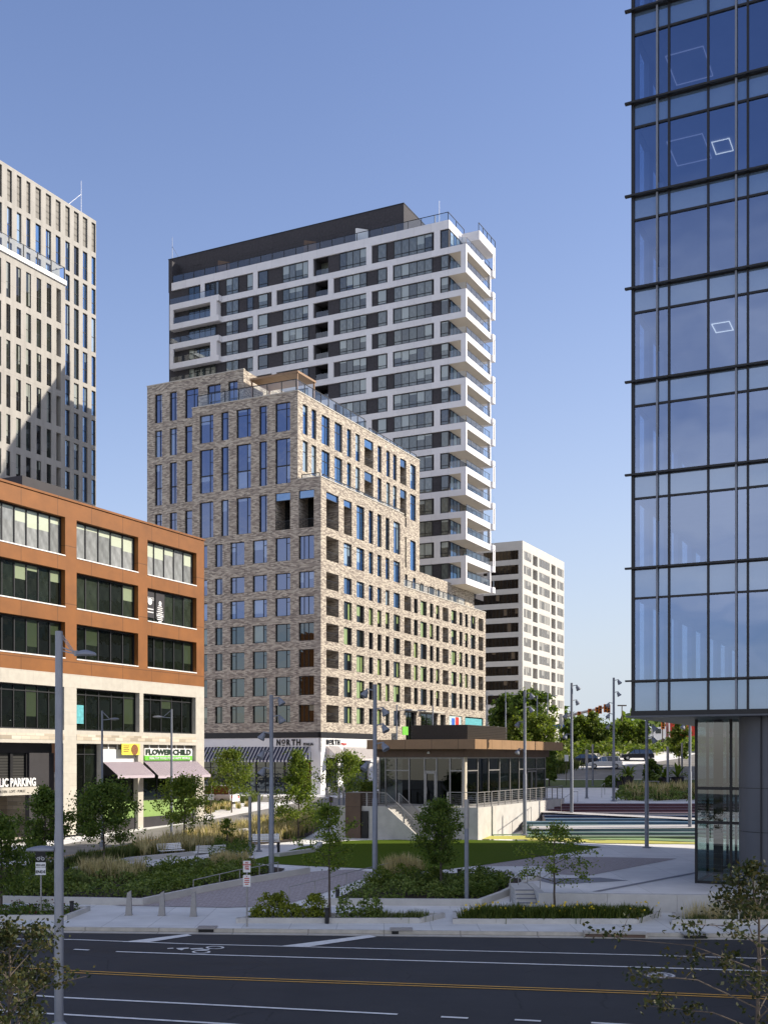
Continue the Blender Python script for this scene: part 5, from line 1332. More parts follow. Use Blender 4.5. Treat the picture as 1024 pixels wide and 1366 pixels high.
low_wall('planter_wall', [(276, 1153), (336, 1153)], .35, .3, 'dark edge in front of the low evergreen bed', mat='charcoal')
low_wall('planter_wall', [(372, 1143), (420, 1136.5), (426, 1128)], .25, .4, 'pale concrete edge at the left corner of the lawn')
# far side street strip
grass_mass('feather_grass', [(160, 1107), (255, 1090), (330, 1077), (330, 1074), (255, 1085), (160, 1101)], 2600, .8, 'wheat', 19, wd=.06, mat2='fgrass')
grass_mass('green_grass_bed', [(262, 1084), (345, 1069), (345, 1066), (262, 1077)], 1600, .8, 'fgrass', 119, wd=.07)
shrub_mass('shrub_bed', [(265, 1078), (345, 1067), (345, 1064), (265, 1070)], 1500, .8, .2, 'shrub', '', 20, .9)
# centre bed
sheet('mulch_bed', [(440, 1203), (640, 1204), (704, 1169), (640, 1165.5), (575, 1166), (520, 1168)], .05, 'soil', 2)
shrub_mass('shrub_bed', [(444, 1202), (640, 1203), (690, 1175), (620, 1170), (560, 1172), (500, 1178)], 9500, .62, .13, 'shrub', '', 21, .7)
shrub_mass('light_shrub_bed', [(470, 1188), (590, 1186), (570, 1174), (500, 1178)], 3600, .85, .12, 'leaf_y', '', 22, .7)
shrub_mass('dark_shrub_bed', [(590, 1200), (645, 1201), (692, 1176), (640, 1172)], 4200, .68, .11, 'leaf_d', '', 23, .7)
grass_mass('feather_grass', [(514, 1172), (560, 1172), (560, 1166), (514, 1166)], 1500, 1.1, 'wheat', 24, wd=.03)
low_wall('planter_wall', [(425, 1207), (640, 1208), (672, 1196), (700, 1183), (716, 1174)], .30, .22, 'low concrete wall in front of the central bed, turning up along the steps', 'planter wall')
# kerbside planters
def kerb_planter(xa, xb, ya, yb, label):
    m = MB(); c = [G(xa, yb), G(xb, yb), G(xb + 30, ya), G(xa + 30 if xa > 300 and xa < 400 else xa, ya)]
    m.strip([c[0], c[1], c[2], c[3], c[0]], .16, .20, -.1); return tag(m.build('kerb_planter', M['concrete']), label, 'planter', 'low kerb planters along the sidewalk')
kerb_planter(318, 560, 1224, 1231, 'low kerb planter with lime green shrubs and a leaning young tree')
kerb_planter(606, 848, 1222, 1232, 'low kerb planter full of yellow day lilies')
kerb_planter(898, 1100, 1224, 1233, 'low kerb planter with thin pale grasses beneath the dark column')
kerb_planter(-60, 88, 1215, 1227, 'low kerb planter with dark red flowers beside the bike lane sign')
for q in ([(322, 1230), (556, 1230), (585, 1225), (352, 1225)], [(610, 1231), (845, 1231), (872, 1223), (636, 1223)], [(902, 1232), (1100, 1232), (1100, 1225), (925, 1225)], [(-60, 1226), (86, 1226), (114, 1216), (-60, 1216)]):
    sheet('mulch_bed', q, .05, 'soil', 2)
shrub_mass('light_shrub_bed', [(325, 1230), (433, 1230), (440, 1225), (345, 1225)], 4600, .98, .11, 'shrub_y', '', 25, .6)
shrub_mass('shrub_bed', [(448, 1230), (505, 1230), (512, 1226), (458, 1226)], 1300, .85, .14, 'shrub', '', 26, .6)
grass_mass('green_grass_bed', [(480, 1230), (555, 1230), (575, 1226), (500, 1226)], 1300, .45, 'fgrass', 27, wd=.02)
grass_mass('day_lily_bed', [(613, 1231), (845, 1231), (866, 1224.5), (640, 1224.5)], 15000, .62, 'daylily', 28, wd=.03, spread=.55, tuft=.3)
shrub_mass('day_lily_bed', [(613, 1231), (845, 1231), (866, 1224.5), (640, 1224.5)], 2500, .42, .12, 'daylily', '', 29, .5, extra=('flower', 120, .085), fz=.20)
grass_mass('feather_grass', [(905, 1232), (1090, 1232), (1090, 1226), (925, 1226)], 1500, .95, 'wheat', 30, wd=.012)
grass_mass('green_grass_bed', [(910, 1232), (1060, 1232), (1060, 1227), (930, 1227)], 2600, .35, 'fgrass', 31, wd=.02)
shrub_mass('dark_flower_bed', [(-40, 1226), (84, 1226), (108, 1217), (-40, 1217)], 4200, .42, .09, 'leaf_d', '', 32, .5, extra=('redflower', 160, .07))
# upper right planting
shrub_mass('shrub_bed', [(822, 1069), (990, 1070), (1000, 1062), (830, 1059)], 3600, 1.1, .3, 'shrub', '', 33, 1.3)
grass_mass('feather_grass', [(830, 1068), (990, 1068), (990, 1061), (835, 1059)], 5000, 1.5, 'wheat', 34, wd=.10, mat2='fgrass', tuft=.8)
# bank below the upper street
shrub_mass('bank_planting', [(-0, 0)] and [(2, 168), (28, 169), (48, 176), (70, 180), (70, 196), (2, 192)], 9000, 1.5, .75, 'leaf_y', '', 35, 3.0, world=True)
grass_mass('bank_planting', [(14, 142), (24, 152), (30, 162), (22, 168), (14, 158)], 7000, 1.3, 'fgrass', 36, wd=.16, tuft=1.2, world=True)
shrub_mass('bank_planting', [(46, 176), (80, 178), (80, 192), (48, 190)], 5200, 1.2, .7, 'leaf', '', 37, 2.5, world=True)
shrub_mass('far_tree_line', [(-40, 300), (220, 300), (220, 345), (-40, 345)], 9000, 9.5, 2.6, 'leaf_d', '', 38, 9.0, world=True)
# pale retaining kerb up the bank
def zline(pts, w, hh, name, label, mat='concrete'):
    P = [Vector((x, y, h(x, y))) for x, y in pts]; m = MB(); m.strip(P, w, hh, -.6); return tag(m.build(name, M[mat]), label, 'wall')
zline([(13.5, 141), (18, 149), (25, 161), (31, 170), (44, 178)], .5, .55, 'bank_wall', 'pale sloping wall at the foot of the planted bank behind the cafe')
zline([(50, 178), (95, 178)], .5, 1.4, 'bank_wall', 'grey wall below the truck')

# ------------------------------------------------------------ trees
def tree_at(px, pybase, pytop, halfw, seed, leafm='leaf', leaves=2600, ls=.14, shape='ovate', cbf=.3, label='', zadd=0.0, limbs=16, name='young_tree', group=None, trunk_r=.06, droop=0.0, lean=0.0, clump=.35, Y=None):
    p = G(px, pybase)
    if Y: p = Vector(((px - CX) / F * Y, Y, h((px - CX) / F * Y, Y)))
    H = zpx(pytop, p.y) - p.z; rad = halfw / F * p.y
    return make_tree(name, seed, H, H * cbf, rad, leaves, ls, leafm, shape, trunk_r, limbs, droop, clump, label, 'tree', group, (p.x, p.y, p.z), lean)
gy = 'young trees on the plaza and along its streets'
tree_at(60, 1163, 1048, 30, 101, 'leaf_d', 4600, .17, label='bushy dark tree left of the big lamp post', group=gy, cbf=.2)
tree_at(2, 1213, 1084, 36, 102, 'leaf_d', 3600, .15, label='dark young tree cut off by the left edge of the photo', group=gy, cbf=.25)
tree_at(139, 1157, 1046, 44, 103, 'leaf_d', 5200, .16, label='dense dark round-crowned tree just right of the big lamp post', group=gy, cbf=.28)
tree_at(246, 1128, 1036, 38, 104, 'leaf', 3400, .18, label='tree in front of the checked awnings, beside the slim street lamp', group=gy, cbf=.3, clump=.3)
tree_at(309, 1084, 999, 30, 105, 'leaf', 3000, .2, label='tree in front of the striped awning, beside the parked white van', group=gy, cbf=.25, clump=.3)
tree_at(303, 1134, 1090, 10, 106, 'leaf', 500, .13, label='thin little tree between the two pale benches', group=gy, cbf=.5)
tree_at(398, 1119, 1000, 34, 107, 'leaf', 4200, .18, label='tall light tree under the restaurant lettering', group=gy, cbf=.18, shape='cone', clump=.32)
tree_at(440, 1229, 1066, 32, 108, 'leaf', 1900, .12, label='loose upright tree in the kerb planter, crossing the lawn', group=gy, cbf=.42, lean=-.02, clump=.3, trunk_r=.05)
tree_at(464, 1088, 1004, 34, 109, 'leaf', 3000, .19, label='tree with a few orange tips at the left corner of the cafe', group=gy, cbf=.22, clump=.3)
tree_at(588, 1186, 1062, 32, 110, 'leaf_d', 5200, .13, label='dense oval tree in the middle of the central bed', group=gy, cbf=.27, limbs=22)
tree_at(739, 1218, 1097, 48, 111, 'leaf', 1500, .12, label='small open spreading tree rising from the day lilies', group=gy, cbf=.33, shape='spread', limbs=13, clump=.2, droop=.1, trunk_r=.05)
tree_at(696, 1066, 1002, 17, 112, 'leaf', 1500, .2, label='slender tree behind the right end of the cafe', group=gy, cbf=.2)
gf = 'trees along the upper street'
tree_at(704, 1001, 925, 28, 120, 'leaf_d', 6500, .75, Y=212, shape='round', cbf=.1, label='big dark rounded tree at the foot of the beige office', group=gf, limbs=26, trunk_r=.3)
tree_at(676, 1001, 930, 24, 121, 'leaf_d', 5200, .7, Y=216, shape='round', cbf=.1, label='dark tree left of the biggest one, against the ribbon windows', group=gf, limbs=22, trunk_r=.25)
tree_at(688, 1003, 955, 18, 122, 'leaf_y', 2600, .45, Y=165, shape='cone', cbf=.1, label='bright green tree above the left of the cafe roof', group=gf)
tree_at(722, 1003, 957, 24, 123, 'leaf_y', 3600, .45, Y=170, shape='round', cbf=.1, label='bright bushy tree above the right of the cafe roof', group=gf)
for k, (px_, b_, t_, w_, mt, lb) in enumerate(((775, 1002, 955, 15, 'leaf', 'tree just right of the spotlight mast, under the signal arm'), (790, 1003, 950, 15, 'leaf_y', 'tree under the middle of the signal arm'), (811, 1003, 968, 20, 'leaf_d', 'dark low tree left of the tallest mast'), (835, 1001, 962, 14, 'leaf', 'tree right of the tallest mast'), (848, 1001, 972, 15, 'leaf_y', 'light tree under the left corner of the glass tower'), (857, 998, 961, 10, 'leaf_d', 'narrow dark tree at the corner of the glass tower'), (905, 1006, 962, 14, 'leaf_y', 'light tree in front of the red truck'), (757, 1000, 965, 10, 'leaf_d', 'dark tree left of the spotlight mast'), (868, 1055, 1012, 10, 'leaf_d', 'small dark tree beside the dark car'), (732, 1040, 1000, 14, 'leaf_d', 'dark leafy tree behind the white car'))):
    Y = 186 if b_ < 1004 else (160 if b_ < 1020 else 138)
    tree_at(px_, b_, t_, w_, 130 + k, mt, 1500, .42, Y=Y, cbf=.2, label=lb, group=gf, trunk_r=.1)
# foreground street trees on the near side
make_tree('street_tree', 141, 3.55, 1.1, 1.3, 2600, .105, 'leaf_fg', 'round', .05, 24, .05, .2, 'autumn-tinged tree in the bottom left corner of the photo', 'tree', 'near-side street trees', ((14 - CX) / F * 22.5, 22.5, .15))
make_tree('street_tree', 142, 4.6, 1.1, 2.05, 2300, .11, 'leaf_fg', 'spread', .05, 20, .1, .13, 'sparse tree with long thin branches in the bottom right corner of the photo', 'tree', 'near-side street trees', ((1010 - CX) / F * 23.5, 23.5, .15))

# ------------------------------------------------------------ lamps and masts
def mast(px, pyb, ptop, heads, label, r=.14):
    p = G(px, pyb); H = zpx(ptop, p.y) - p.z; root = empty('spotlight_mast', p, 0, label, 'light mast', 'grey spotlight masts round the plaza')
    m = MB(); m.lathe([(.30, 0), (.30, .06), (r * 1.05, .10), (r, .2), (r, H * .42), (r * .78, H * .425), (r * .74, H)], (0, 0, 0), 12); m.build('pole', M['steel'], root, smooth=True)
    for (dz, side, az) in heads:
        hd = MB(); s = side; z = H - dz; c = Vector((s * .5, az, z - .12))
        hd.bar((s * r * .5, 0, z + .05), (s * .4, az * .8, z + .12), .06, .06); hd.bar((s * .4, az * .8, z + .14), c, .06, .10)
        d = Vector((s * .45, az * .6 - .2, -.8)).normalized(); hd.lathe([(.06, -.2), (.12, -.14), (.15, .0), (.2, .1), (.2, .18), (.15, .16)], c, 12, 0, d)
        hd.build('spotlight', M['steel'], root, smooth=True)
    return root
Hd = lambda *a: a
mast(362, 1168, 927, [(.25, 1, 0), (1.2, 1, .2), (2.1, -1, .1), (3.1, -1, -.3), (4.0, -1, .1)], 'spotlight mast at the top of the brick ramp, in front of the restaurant')
mast(500, 1177, 913, [(.35, -1, 0), (1.3, 1, .1), (2.15, 1, -.2), (3.1, 1, -.3), (4.1, -1, -.3)], 'spotlight mast before the left end of the cafe')
mast(699.5, 1114, 921, [(.3, 1, 0), (1.3, 1, .2), (2.4, -1, .1), (4.4, -1, 0)], 'spotlight mast in front of the right end of the cafe wall')
mast(762, 1087, 911, [(.3, 1, 0), (1.5, 1, .2), (2.6, -1, .1), (4.3, -1, 0)], 'spotlight mast standing on the painted steps')
mast(818, 1069, 904, [(.3, 1, 0), (1.4, 1, .2), (2.4, -1, .1), (3.4, -1, 0), (4.4, -1, .1)], 'tallest spotlight mast, on top of the painted steps')
mast(862, 1131, 925, [(2.2, 1, 0), (3.0, 1, .1)], 'spotlight mast at the foot of the steps, rising under the glass tower')
mast(919.5, 1106, 925, [(2.4, -1, 0)], 'spotlight mast on the steps right beside the lobby glass')
def column(px, pyb, pyt, label, r=.09, mat='steel'):
    p = G(px, pyb); H = zpx(pyt, p.y) - p.z; root = empty('light_column', p, 0, label, 'light column', 'slim light columns')
    m = MB(); m.lathe([(.2, 0), (.2, .08), (r, .1), (r, H * .72), ], (0, 0, 0), 10); m.build('column_base', M[mat], root, smooth=True)
    m = MB(); m.lathe([(r * 1.12, H * .72), (r * 1.12, H), (r * .9, H + .01)], (0, 0, 0), 10); m.build('column_head', M['rail'], root, smooth=True); return root
column(622, 1203, 1067, 'slim light column in the central bed', .1)
column(333.5, 1141, 1063, 'left one of the two light columns by the corner of the lawn')
column(345.5, 1136, 1061, 'right one of the two light columns by the corner of the lawn')
column(452, 1104, 1051, 'left one of the light column pair left of the brown wall')
column(458, 1101, 1050, 'right one of the light column pair left of the brown wall')
column(782, 1065, 1000, 'light column above the steps left of the white car', .12)
column(790, 1049, 993, 'light column behind the white car', .12)
column(890, 1054, 996, 'pale light column in front of the dark car', .14)
column(909, 1043, 991, 'light column behind the outdoor table', .12)
def street_lamp(px, pyb, pyt, arm, label, r=.09, twin=0, Y=None, group='slim street lamps'):
    p = G(px, pyb)
    if Y: p = Vector(((px - CX) / F * Y, Y, h((px - CX) / F * Y, Y)))
    H = zpx(pyt, p.y) - p.z; root = empty('street_lamp', p, 0, label, 'street lamp', group)
    m = MB(); m.lathe([(r * 2, 0), (r * 2, .3), (r, .4), (r * .7, H)], (0, 0, 0), 9); m.build('pole', M['steel'], root, smooth=True)
    for a in ([arm] if not twin else [arm, -arm * .6]):
        s = 1 if a > 0 else -1
        m = MB(); m.bar((0, 0, H - .05), (a * .45, 0, H - .55), .04, .04); m.bar((0, 0, H - .62), (a * .5, 0, H - .58), .05, .05); m.build('arm', M['steel'], root)
        m = MB(); m.lathe([(.05, -.12), (.2, -.06), (.24, 0), (.16, .08), (.04, .1)], (0, 0, 0), 12)
        o = m.build('lamp_head', M['steel'], root, smooth=True); o.location = (a * .75, 0, H - .55); o.scale = (abs(a) * 1.3, .8, .8)
    return root
street_lamp(229, 1119, 946, -1.3, 'slim street lamp reaching left in front of the checked awnings', .1)
street_lamp(136.5, 1130, 948, 1.1, 'slim street lamp reaching right beside the yellow banner', .09)
street_lamp(529, 1060, 940, 1.6, 'street lamp in front of the right-hand brick facade, nearer the corner', .11, Y=118)
street_lamp(577, 1060, 941, -1.7, 'street lamp in front of the brick shop posters', .11, Y=126)
for px_, t_, a, lb in ((649, 923, 1.2, 'street lamp left of the beige office trees, standing furthest left'), (674, 922, 2.2, 'street lamp against the ribbon windows of the beige office'), (716, 928, -1.6, 'street lamp rising from the big dark tree'), (730, 924, 1.8, 'street lamp at the right side of the big dark tree')):
    street_lamp(px_, 1000, t_, a, lb, .15, Y=200)
for px_, t_, lb in ((861, 958, 'tall parking lot lamp under the corner of the glass tower'), (829, 942, 'parking lot lamp right of the tallest mast')):
    Y = 230; X = (px_ - CX) / F * Y; z = h(X, Y); H = zpx(t_ if px_ > 850 else 942, Y) - z
    rt = empty('parking_lot_lamp', (X, Y, z), 0, lb, 'parking lamp', 'parking lot lamps'); m = MB(); m.tube((0, 0, 0), (0, 0, H), .14, .1, 8); m.build('pole', M['bark'], rt); m = MB(); m.box(-.9, .9, -.25, .25, H, H + .25); m.build('lamp_head', M['bark'], rt)
# big foreground lamp
Yb = 27.0; p = Vector(((79 - CX) / F * Yb, Yb, .15)); Hb = zpx(842, Yb) - .15
bl = empty('street_lamp', p, 0, 'large blue-grey street lamp in the left foreground with a second low lamp', 'street lamp')
m = MB(); m.lathe([(.2, 0), (.2, .4), (.11, .5), (.11, Hb * .5), (.095, Hb * .52), (.088, Hb * .97), (.088, Hb)], (0, 0, 0), 16); m.build('pole', M['steel'], bl, smooth=True)
def cobra(root, x0, z0, s, L_, name='lamp_head'):
    m = MB(); n = 10; k = 10; P = []
    for i in range(n + 1):
        t_ = i / n; w_ = .17 * math.sin(math.pi * min(1, .12 + .86 * t_)) ** .6 + .01; hh = .10 * math.sin(math.pi * (.15 + .8 * t_)) ** .8 + .01
        P.append([(x0 + s * L_ * t_, w_ * math.cos(a), z0 + (hh if math.sin(a) > 0 else .035) * math.sin(a)) for a in [2 * math.pi * j / k for j in range(k)]])
    for ring in P: m.v.extend(ring)
    for i in range(n):
        for j in range(k): a, c = i * k + j, i * k + (j + 1) % k; m.f.append((a, c, c + k, a + k)); m.m.append(0)
    m.f.append(tuple(range(k))); m.m.append(0); m.f.append(tuple(n * k + j for j in range(k))); m.m.append(0)
    return m.build(name, M['steel'], root, smooth=True)
q = lambda py: zpx(py, Yb) - .15
m = MB()
m.bar((.06, .0, q(845)), (.36, 0, q(869)), .02, .02); m.bar((.06, 0, q(849)), (.34, 0, q(871)), .02, .02); m.bar((.06, 0, q(863.5)), (.45, 0, q(871)), .03, .03); m.bar((.06, 0, q(868)), (.45, 0, q(873)), .03, .03); m.box(.38, .46, -.06, .06, q(875), q(868)); m.build('arm', M['steel'], bl)
cobra(bl, .44, q(873), 1, .45)
m = MB(); m.bar((0, 0, q(1128)), (-.16, 0, q(1131)), .08, .08); m.build('arm', M['steel'], bl)
cobra(bl, -.1, q(1134), -1, .68)

# ------------------------------------------------------------ signs
def post_sign(px, pyb, pyt, label):
    p = G(px, pyb); H = zpx(pyt, p.y) - p.z; root = empty('street_sign', p, 0, label, 'sign'); m = MB(); m.tube((0, 0, 0), (0, 0, H), .035, .035, 8); m.build('post', M['rail'], root); return root, H, p.y
sg, H, Y = post_sign(55, 1224, 1136, 'bicycle sign reading BIKE LANE ENDS on a thin post, left foreground')
u = Y / F
m = MB(); m.box(-.215, .215, -.05, -.035, H - 13.8 * u - .44 * 0, H); m.build('sign_plate', M['ink'], sg)
m = MB(); m.box(-.215, .215, -.051, -.036, H - 20.2 * u, H - 14.2 * u); m.build('sign_plate', M['sign_w'], sg)
m = MB(); m.box(-.215, .215, -.05, -.035, H - 31 * u, H - 21 * u); m.build('sign_plate', M['sign_w'], sg)
put_text('sign_lettering', 'BIKE LANE', .08, M['ink'], sg, MF_left(0, -.056, H - 18.6 * u), depth=.002, bold=.004, align='CENTER')
put_text('sign_lettering', 'ENDS', .165, M['ink'], sg, MF_left(0, -.056, H - 28.6 * u), depth=.002, bold=.006, align='CENTER')
m = MB(); zc = H - 8.5 * u
def ringv(m, cx, cz, r0, r1, y, n=18):
    for i in range(n):
        a0, a1 = 6.2832 * i / n, 6.2832 * (i + 1) / n
        m.add([(cx + r0 * math.cos(a0), y, cz + r0 * math.sin(a0)), (cx + r0 * math.cos(a1), y, cz + r0 * math.sin(a1)), (cx + r1 * math.cos(a1), y, cz + r1 * math.sin(a1)), (cx + r1 * math.cos(a0), y, cz + r1 * math.sin(a0))])
for dx in (-.095, .095): ringv(m, dx, zc - .03, .068, .05, -.055)
for a, c in (((-.095, -.03), (-.04, .05)), ((-.04, .05), (.05, .05)), ((.05, .05), (.0, -.03)), ((0, -.03), (-.04, .05)), ((.095, -.03), (.05, .07)), ((-.05, .075), (-.02, .075)), ((.03, .075), (.07, .08)), ((-.095, -.03), (0, -.03))):
    m.bar((a[0], -.055, zc + a[1]), (c[0], -.055, zc + c[1]), .014, .004)
m.build('sign_symbol', M['sign_w'], sg)
sg, H, Y = post_sign(329.5, 1236, 1148, 'two stacked white parking signs on a grey post beside the lime shrubs'); u = Y / F
for k, (a, c) in enumerate(((0.2, 15.5), (19, 34.5))):
    m = MB(); m.box(-.15, .15, -.05, -.036, H - c * u, H - a * u); m.build('sign_plate', M['sign_w'], sg)
put_text('sign_lettering', 'NO\nPARKING\nANY\nTIME', .085, M['red'], sg, MF_left(0, -.056, H - 3.4 * u), depth=.002, bold=.003, align='CENTER')
m = MB()
for k in range(5): hw = (.02, .1, .09, .11, .07)[k]; m.box(-hw, hw, -.056, -.051, H - (21.5 + k * 2.6) * u, H - (20.4 + k * 2.6) * u)
m.build('sign_lines', M['red'], sg)
for px_, b_, t_, lb in ((532, 1042, 1003, 'plain sign facing the car park on a thin post'), ):
    pass
def small_sign(px, Y, pyb, pyt, w_, hh, label, mat='sign_w'):
    X = (px - CX) / F * Y; z = h(X, Y); H = zpx(pyt, Y) - z; rt = empty('small_sign', (X, Y, z), 0, label, 'sign'); m = MB(); m.tube((0, 0, 0), (0, 0, H), .04, .04, 6); m.build('post', M['bark'], rt); m = MB(); m.box(-w_ / 2, w_ / 2, -.07, -.045, H - hh, H); m.build('sign_plate', M[mat], rt)
small_sign(281.5, 92, 1085, 1059, .45, .5, 'small white sign on a dark post beside the parked van')
small_sign(755, 140, 1040, 1007, .5, .8, 'small white sign on the bank behind the cafe')
small_sign(441.5, 100, 1080, 1063, .35, .5, 'small dark sign left of the brown wall', 'bark')

# ------------------------------------------------------------ bollards, path lights, drains
def bollard(px, py, label, first=[None]):
    p = G(px, py)
    if first[0] is None:
        m = MB(); m.hexa([(-.14, -.1, 0), (.14, -.1, 0), (.14, .1, 0), (-.14, .1, 0), (-.06, -.07, .98), (.10, -.07, 1.08), (.10, .07, 1.08), (-.06, .07, .98)]); m.box(-.16, .16, -.12, .12, 0, .03)
        o = m.build('bollard', M['rail']); first[0] = o
    else: o = first[0].copy(); col.objects.link(o)
    o.location = p; tag(o, label, 'bollard', 'tapered steel bollards at the foot of the ramp')
bollard(172, 1221, 'leftmost of the three tapered steel bollards'); bollard(216, 1221.5, 'middle one of the three tapered steel bollards'); bollard(258, 1222.5, 'tapered steel bollard nearest the ramp handrail')
def path_light(px, py, label, hh=.65, up=.0, first=[None]):
    p = G(px, py) + Vector((0, 0, up)); 
    if first[0] is None:
        m = MB(); m.lathe([(.09, 0), (.09, hh * .8), (.085, hh * .82), (.085, hh * .88), (.1, hh * .9), (.1, hh)], (0, 0, 0), 10); first[0] = m.build('path_light', M['black_metal'], None, smooth=True); o = first[0]
    else: o = first[0].copy(); col.objects.link(o)
    o.location = p; tag(o, label, 'path light', 'short black path lights')
for a in ((371.5, 1138, 'short black path light at the left tip of the lawn'), (96, 1222, 'short black path light at the end of the red flower planter'), (436, 1232, 'short black path light at the foot of the leaning tree'), (450, 1205, 'short black path light at the left end of the central bed'), (612, 1176, 'short black path light in the middle of the central bed'), (492, 1118, 'short black path light against the cafe wall'), (541, 1120, 'short black path light under the cafe stairs')):
    path_light(*a)
for (x0, x1, yb, lb) in ((264, 287, 1243.5, 'storm drain inlet with a steel lid left of the parking signs'), (521, 549, 1246, 'storm drain inlet with a steel lid near the middle of the kerb'), (912, 942, 1252, 'storm drain inlet with a steel lid below the glass tower')):
    a = GZ(x0, yb, 0); c = GZ(x1, yb, 0); rt = empty('storm_drain', a, math.atan2(c.y - a.y, c.x - a.x), lb, 'storm drain', 'storm drain inlets in the kerb'); L_ = (c - a).length
    m = MB(); m.box(.04, L_ - .04, -.09, .18, .0, .13); m.build('inlet', M['ink'], rt)
    m = MB(); m.box(-.03, L_ + .03, -.16, .55, .14, .185); m.build('lid', M['rail'], rt)
a = GZ(778, 1250, 0); c = GZ(862, 1251.6, 0); rt = empty('storm_drain', a, math.atan2(c.y - a.y, c.x - a.x), 'long open kerb inlet right of the day lilies', 'storm drain'); L_ = (c - a).length
m = MB(); m.box(.05, L_ - .05, -.03, .12, .02, .125); m.build('inlet', M['corten'], rt); m = MB(); m.box(-.02, L_ + .02, -.05, .6, .14, .17); m.box(-.02, .05, -.05, .1, 0, .14); m.box(L_ - .05, L_ + .02, -.05, .1, 0, .14); m.build('lid', M['curb'], rt)

# ------------------------------------------------------------ benches, tables
def bench(px, py, rz, label, sc=1.0, dark=False, first=[None]):
    p = G(px, py)
    if first[0] is None:
        rt = empty('park_bench', p, rz, label, 'bench', 'slatted park benches along the path')
        m = MB(); [m.box(-.9, .9, -.25 + k * .13, -.15 + k * .13, .43, .46) for k in range(4)]; m.build('seat', M['white'], rt)
        m = MB(); [m.hexa([(-.9, .27 + k * .04, .52 + k * .1), (.9, .27 + k * .04, .52 + k * .1), (.9, .30 + k * .04, .52 + k * .1), (-.9, .30 + k * .04, .52 + k * .1), (-.9, .30 + k * .04, .60 + k * .1), (.9, .30 + k * .04, .60 + k * .1), (.9, .33 + k * .04, .60 + k * .1), (-.9, .33 + k * .04, .60 + k * .1)]) for k in range(4)]; m.build('backrest', M['white'], rt)
        for s in (-.75, .75):
            m = MB(); m.bar((s, -.3, 0), (s, -.1, .43), .05, .05); m.bar((s, .45, 0), (s, .1, .43), .05, .05); m.bar((s, -.25, .42), (s, .28, .42), .05, .04); m.bar((s, .26, .42), (s, .46, .95), .05, .04); m.build('leg', M['rail'], rt)
        first[0] = rt
    else: rt = copy_tree(first[0])
    rt.location = p; rt.rotation_euler = (0, 0, rz); rt['label'] = label; rt.scale = (sc, sc, sc); return rt
bench(229, 1143, R(38), 'white slatted bench before the wheat-coloured grasses, left one', .9)
bench(322, 1122, R(38), 'sunlit white slatted bench in the grasses, right of the thin little tree', .95)
bench(279, 1147, R(205), 'bench seen from behind beside the dark evergreen bed', 1.0)
bench(355, 1131, R(10), 'bench beside the light columns and the first spotlight mast', 1.0)
bench(470, 1106, R(-60), 'bench at the lawn corner left of the brown wall', 1.0)
p = G(1012, 1232); gb_ = empty('seat_frame', p, R(-4), 'dark slatted seat standing before the column base, behind the sparse tree', 'bench')
m = MB(); m.box(-.95, 1.3, -.05, .35, .75, 1.02); m.build('seat', M['bark'], gb_)
for x in (-.85, 1.2):
    m = MB(); m.bar((x, -.1, 0), (x, .0, .8), .06, .06); m.bar((x, .4, 0), (x, .3, .8), .06, .06); m.build('leg', M['rail'], gb_)

# ------------------------------------------------------------ handrails
def handrail(pts, posts, label, r=.025, group='steel handrails', hgt=None):
    """pts: list of (px top, py top, py ground)"""
    P = []; B = []
    for (px, pt, pg_) in pts:
        g0 = G(px, pg_); B.append(g0); P.append(Vector((g0.x, g0.y, zpx(pt, g0.y))))
    o = P[0].copy(); o.z = B[0].z; rt = empty('handrail', o, 0, label, 'handrail', group); m = MB()
    for a, c in zip(P, P[1:]): m.tube(a - o, c - o, r, r, 6)
    m.build('rail', M['rail'], rt)
    for k in posts:
        i = int(k); f = k - i
        if i >= len(P) - 1: i = len(P) - 2; f = 1.0
        a = P[i].lerp(P[i + 1], f); b0 = B[i].lerp(B[i + 1], f); m = MB(); m.tube(a - o, Vector((a.x, a.y, b0.z - .2)) - o, r, r, 6); m.build('post', M['rail'], rt)
handrail([(258, 1174, 1193), (293, 1166, 1186), (320, 1160, 1180.5), (346, 1155.5, 1174), (371, 1150, 1169)], [0, 1, 2, 3, 4], 'handrail along the left side of the brick ramp')
handrail([(386, 1183, 1204), (420, 1175, 1197), (462, 1164.5, 1182), (520, 1151, 1168), (540, 1144, 1159), (547, 1143.5, 1157)], [0, 1, 2, 3, 5], 'handrail along the right side of the brick ramp')
handrail([(680, 1173, 1203), (691, 1166.5, 1196), (703, 1160, 1182), (720, 1159.5, 1178)], [0, 1, 2, 3], 'short handrail left of the little steps up to the plaza')
handrail([(720, 1173, 1186), (735, 1163.5, 1178)], [0, 1], 'short handrail right of the little steps up to the plaza')
handrail([(838 - 155, 1096, 1111), (697, 1086, 1104), (708, 1076.5, 1094)], [0, 2], 'handrail at the left end of the painted steps')
handrail([(748, 1067, 1084), (764, 1056, 1072), (770, 1055.5, 1070)], [0, 2], 'handrail beside the upper maroon steps')
handrail([(802, 1047.5, 1064), (806, 1044.5, 1060)], [0, 1], 'small handrail at the top of the painted steps')
# little steps up to the plaza
stp_ = MB(); a0 = Vector((4.9, wall_line(4.9) + .2, 0)); 
for k in range(5): stp_.box(5.95 + k * .02, 6.88, wall_line(6) - .2 + k * .36, wall_line(6) + 4 - .0 - k * .01, .0, .15 + .15 * (k + 1))
for k in range(5): stp_.box(5.96 + k * .02, 6.875, wall_line(6) - .205 + k * .36, wall_line(6) - .13 + k * .36, .15 + .15 * (k + 1) - .045, .15 + .15 * (k + 1) + .004, 1)  # dark nosing strips added in place of shade on the risers
tag(stp_.build('plaza_steps', [M['concrete'], M['slate']]), 'five little concrete steps between the central bed and the plaza wall', 'steps')

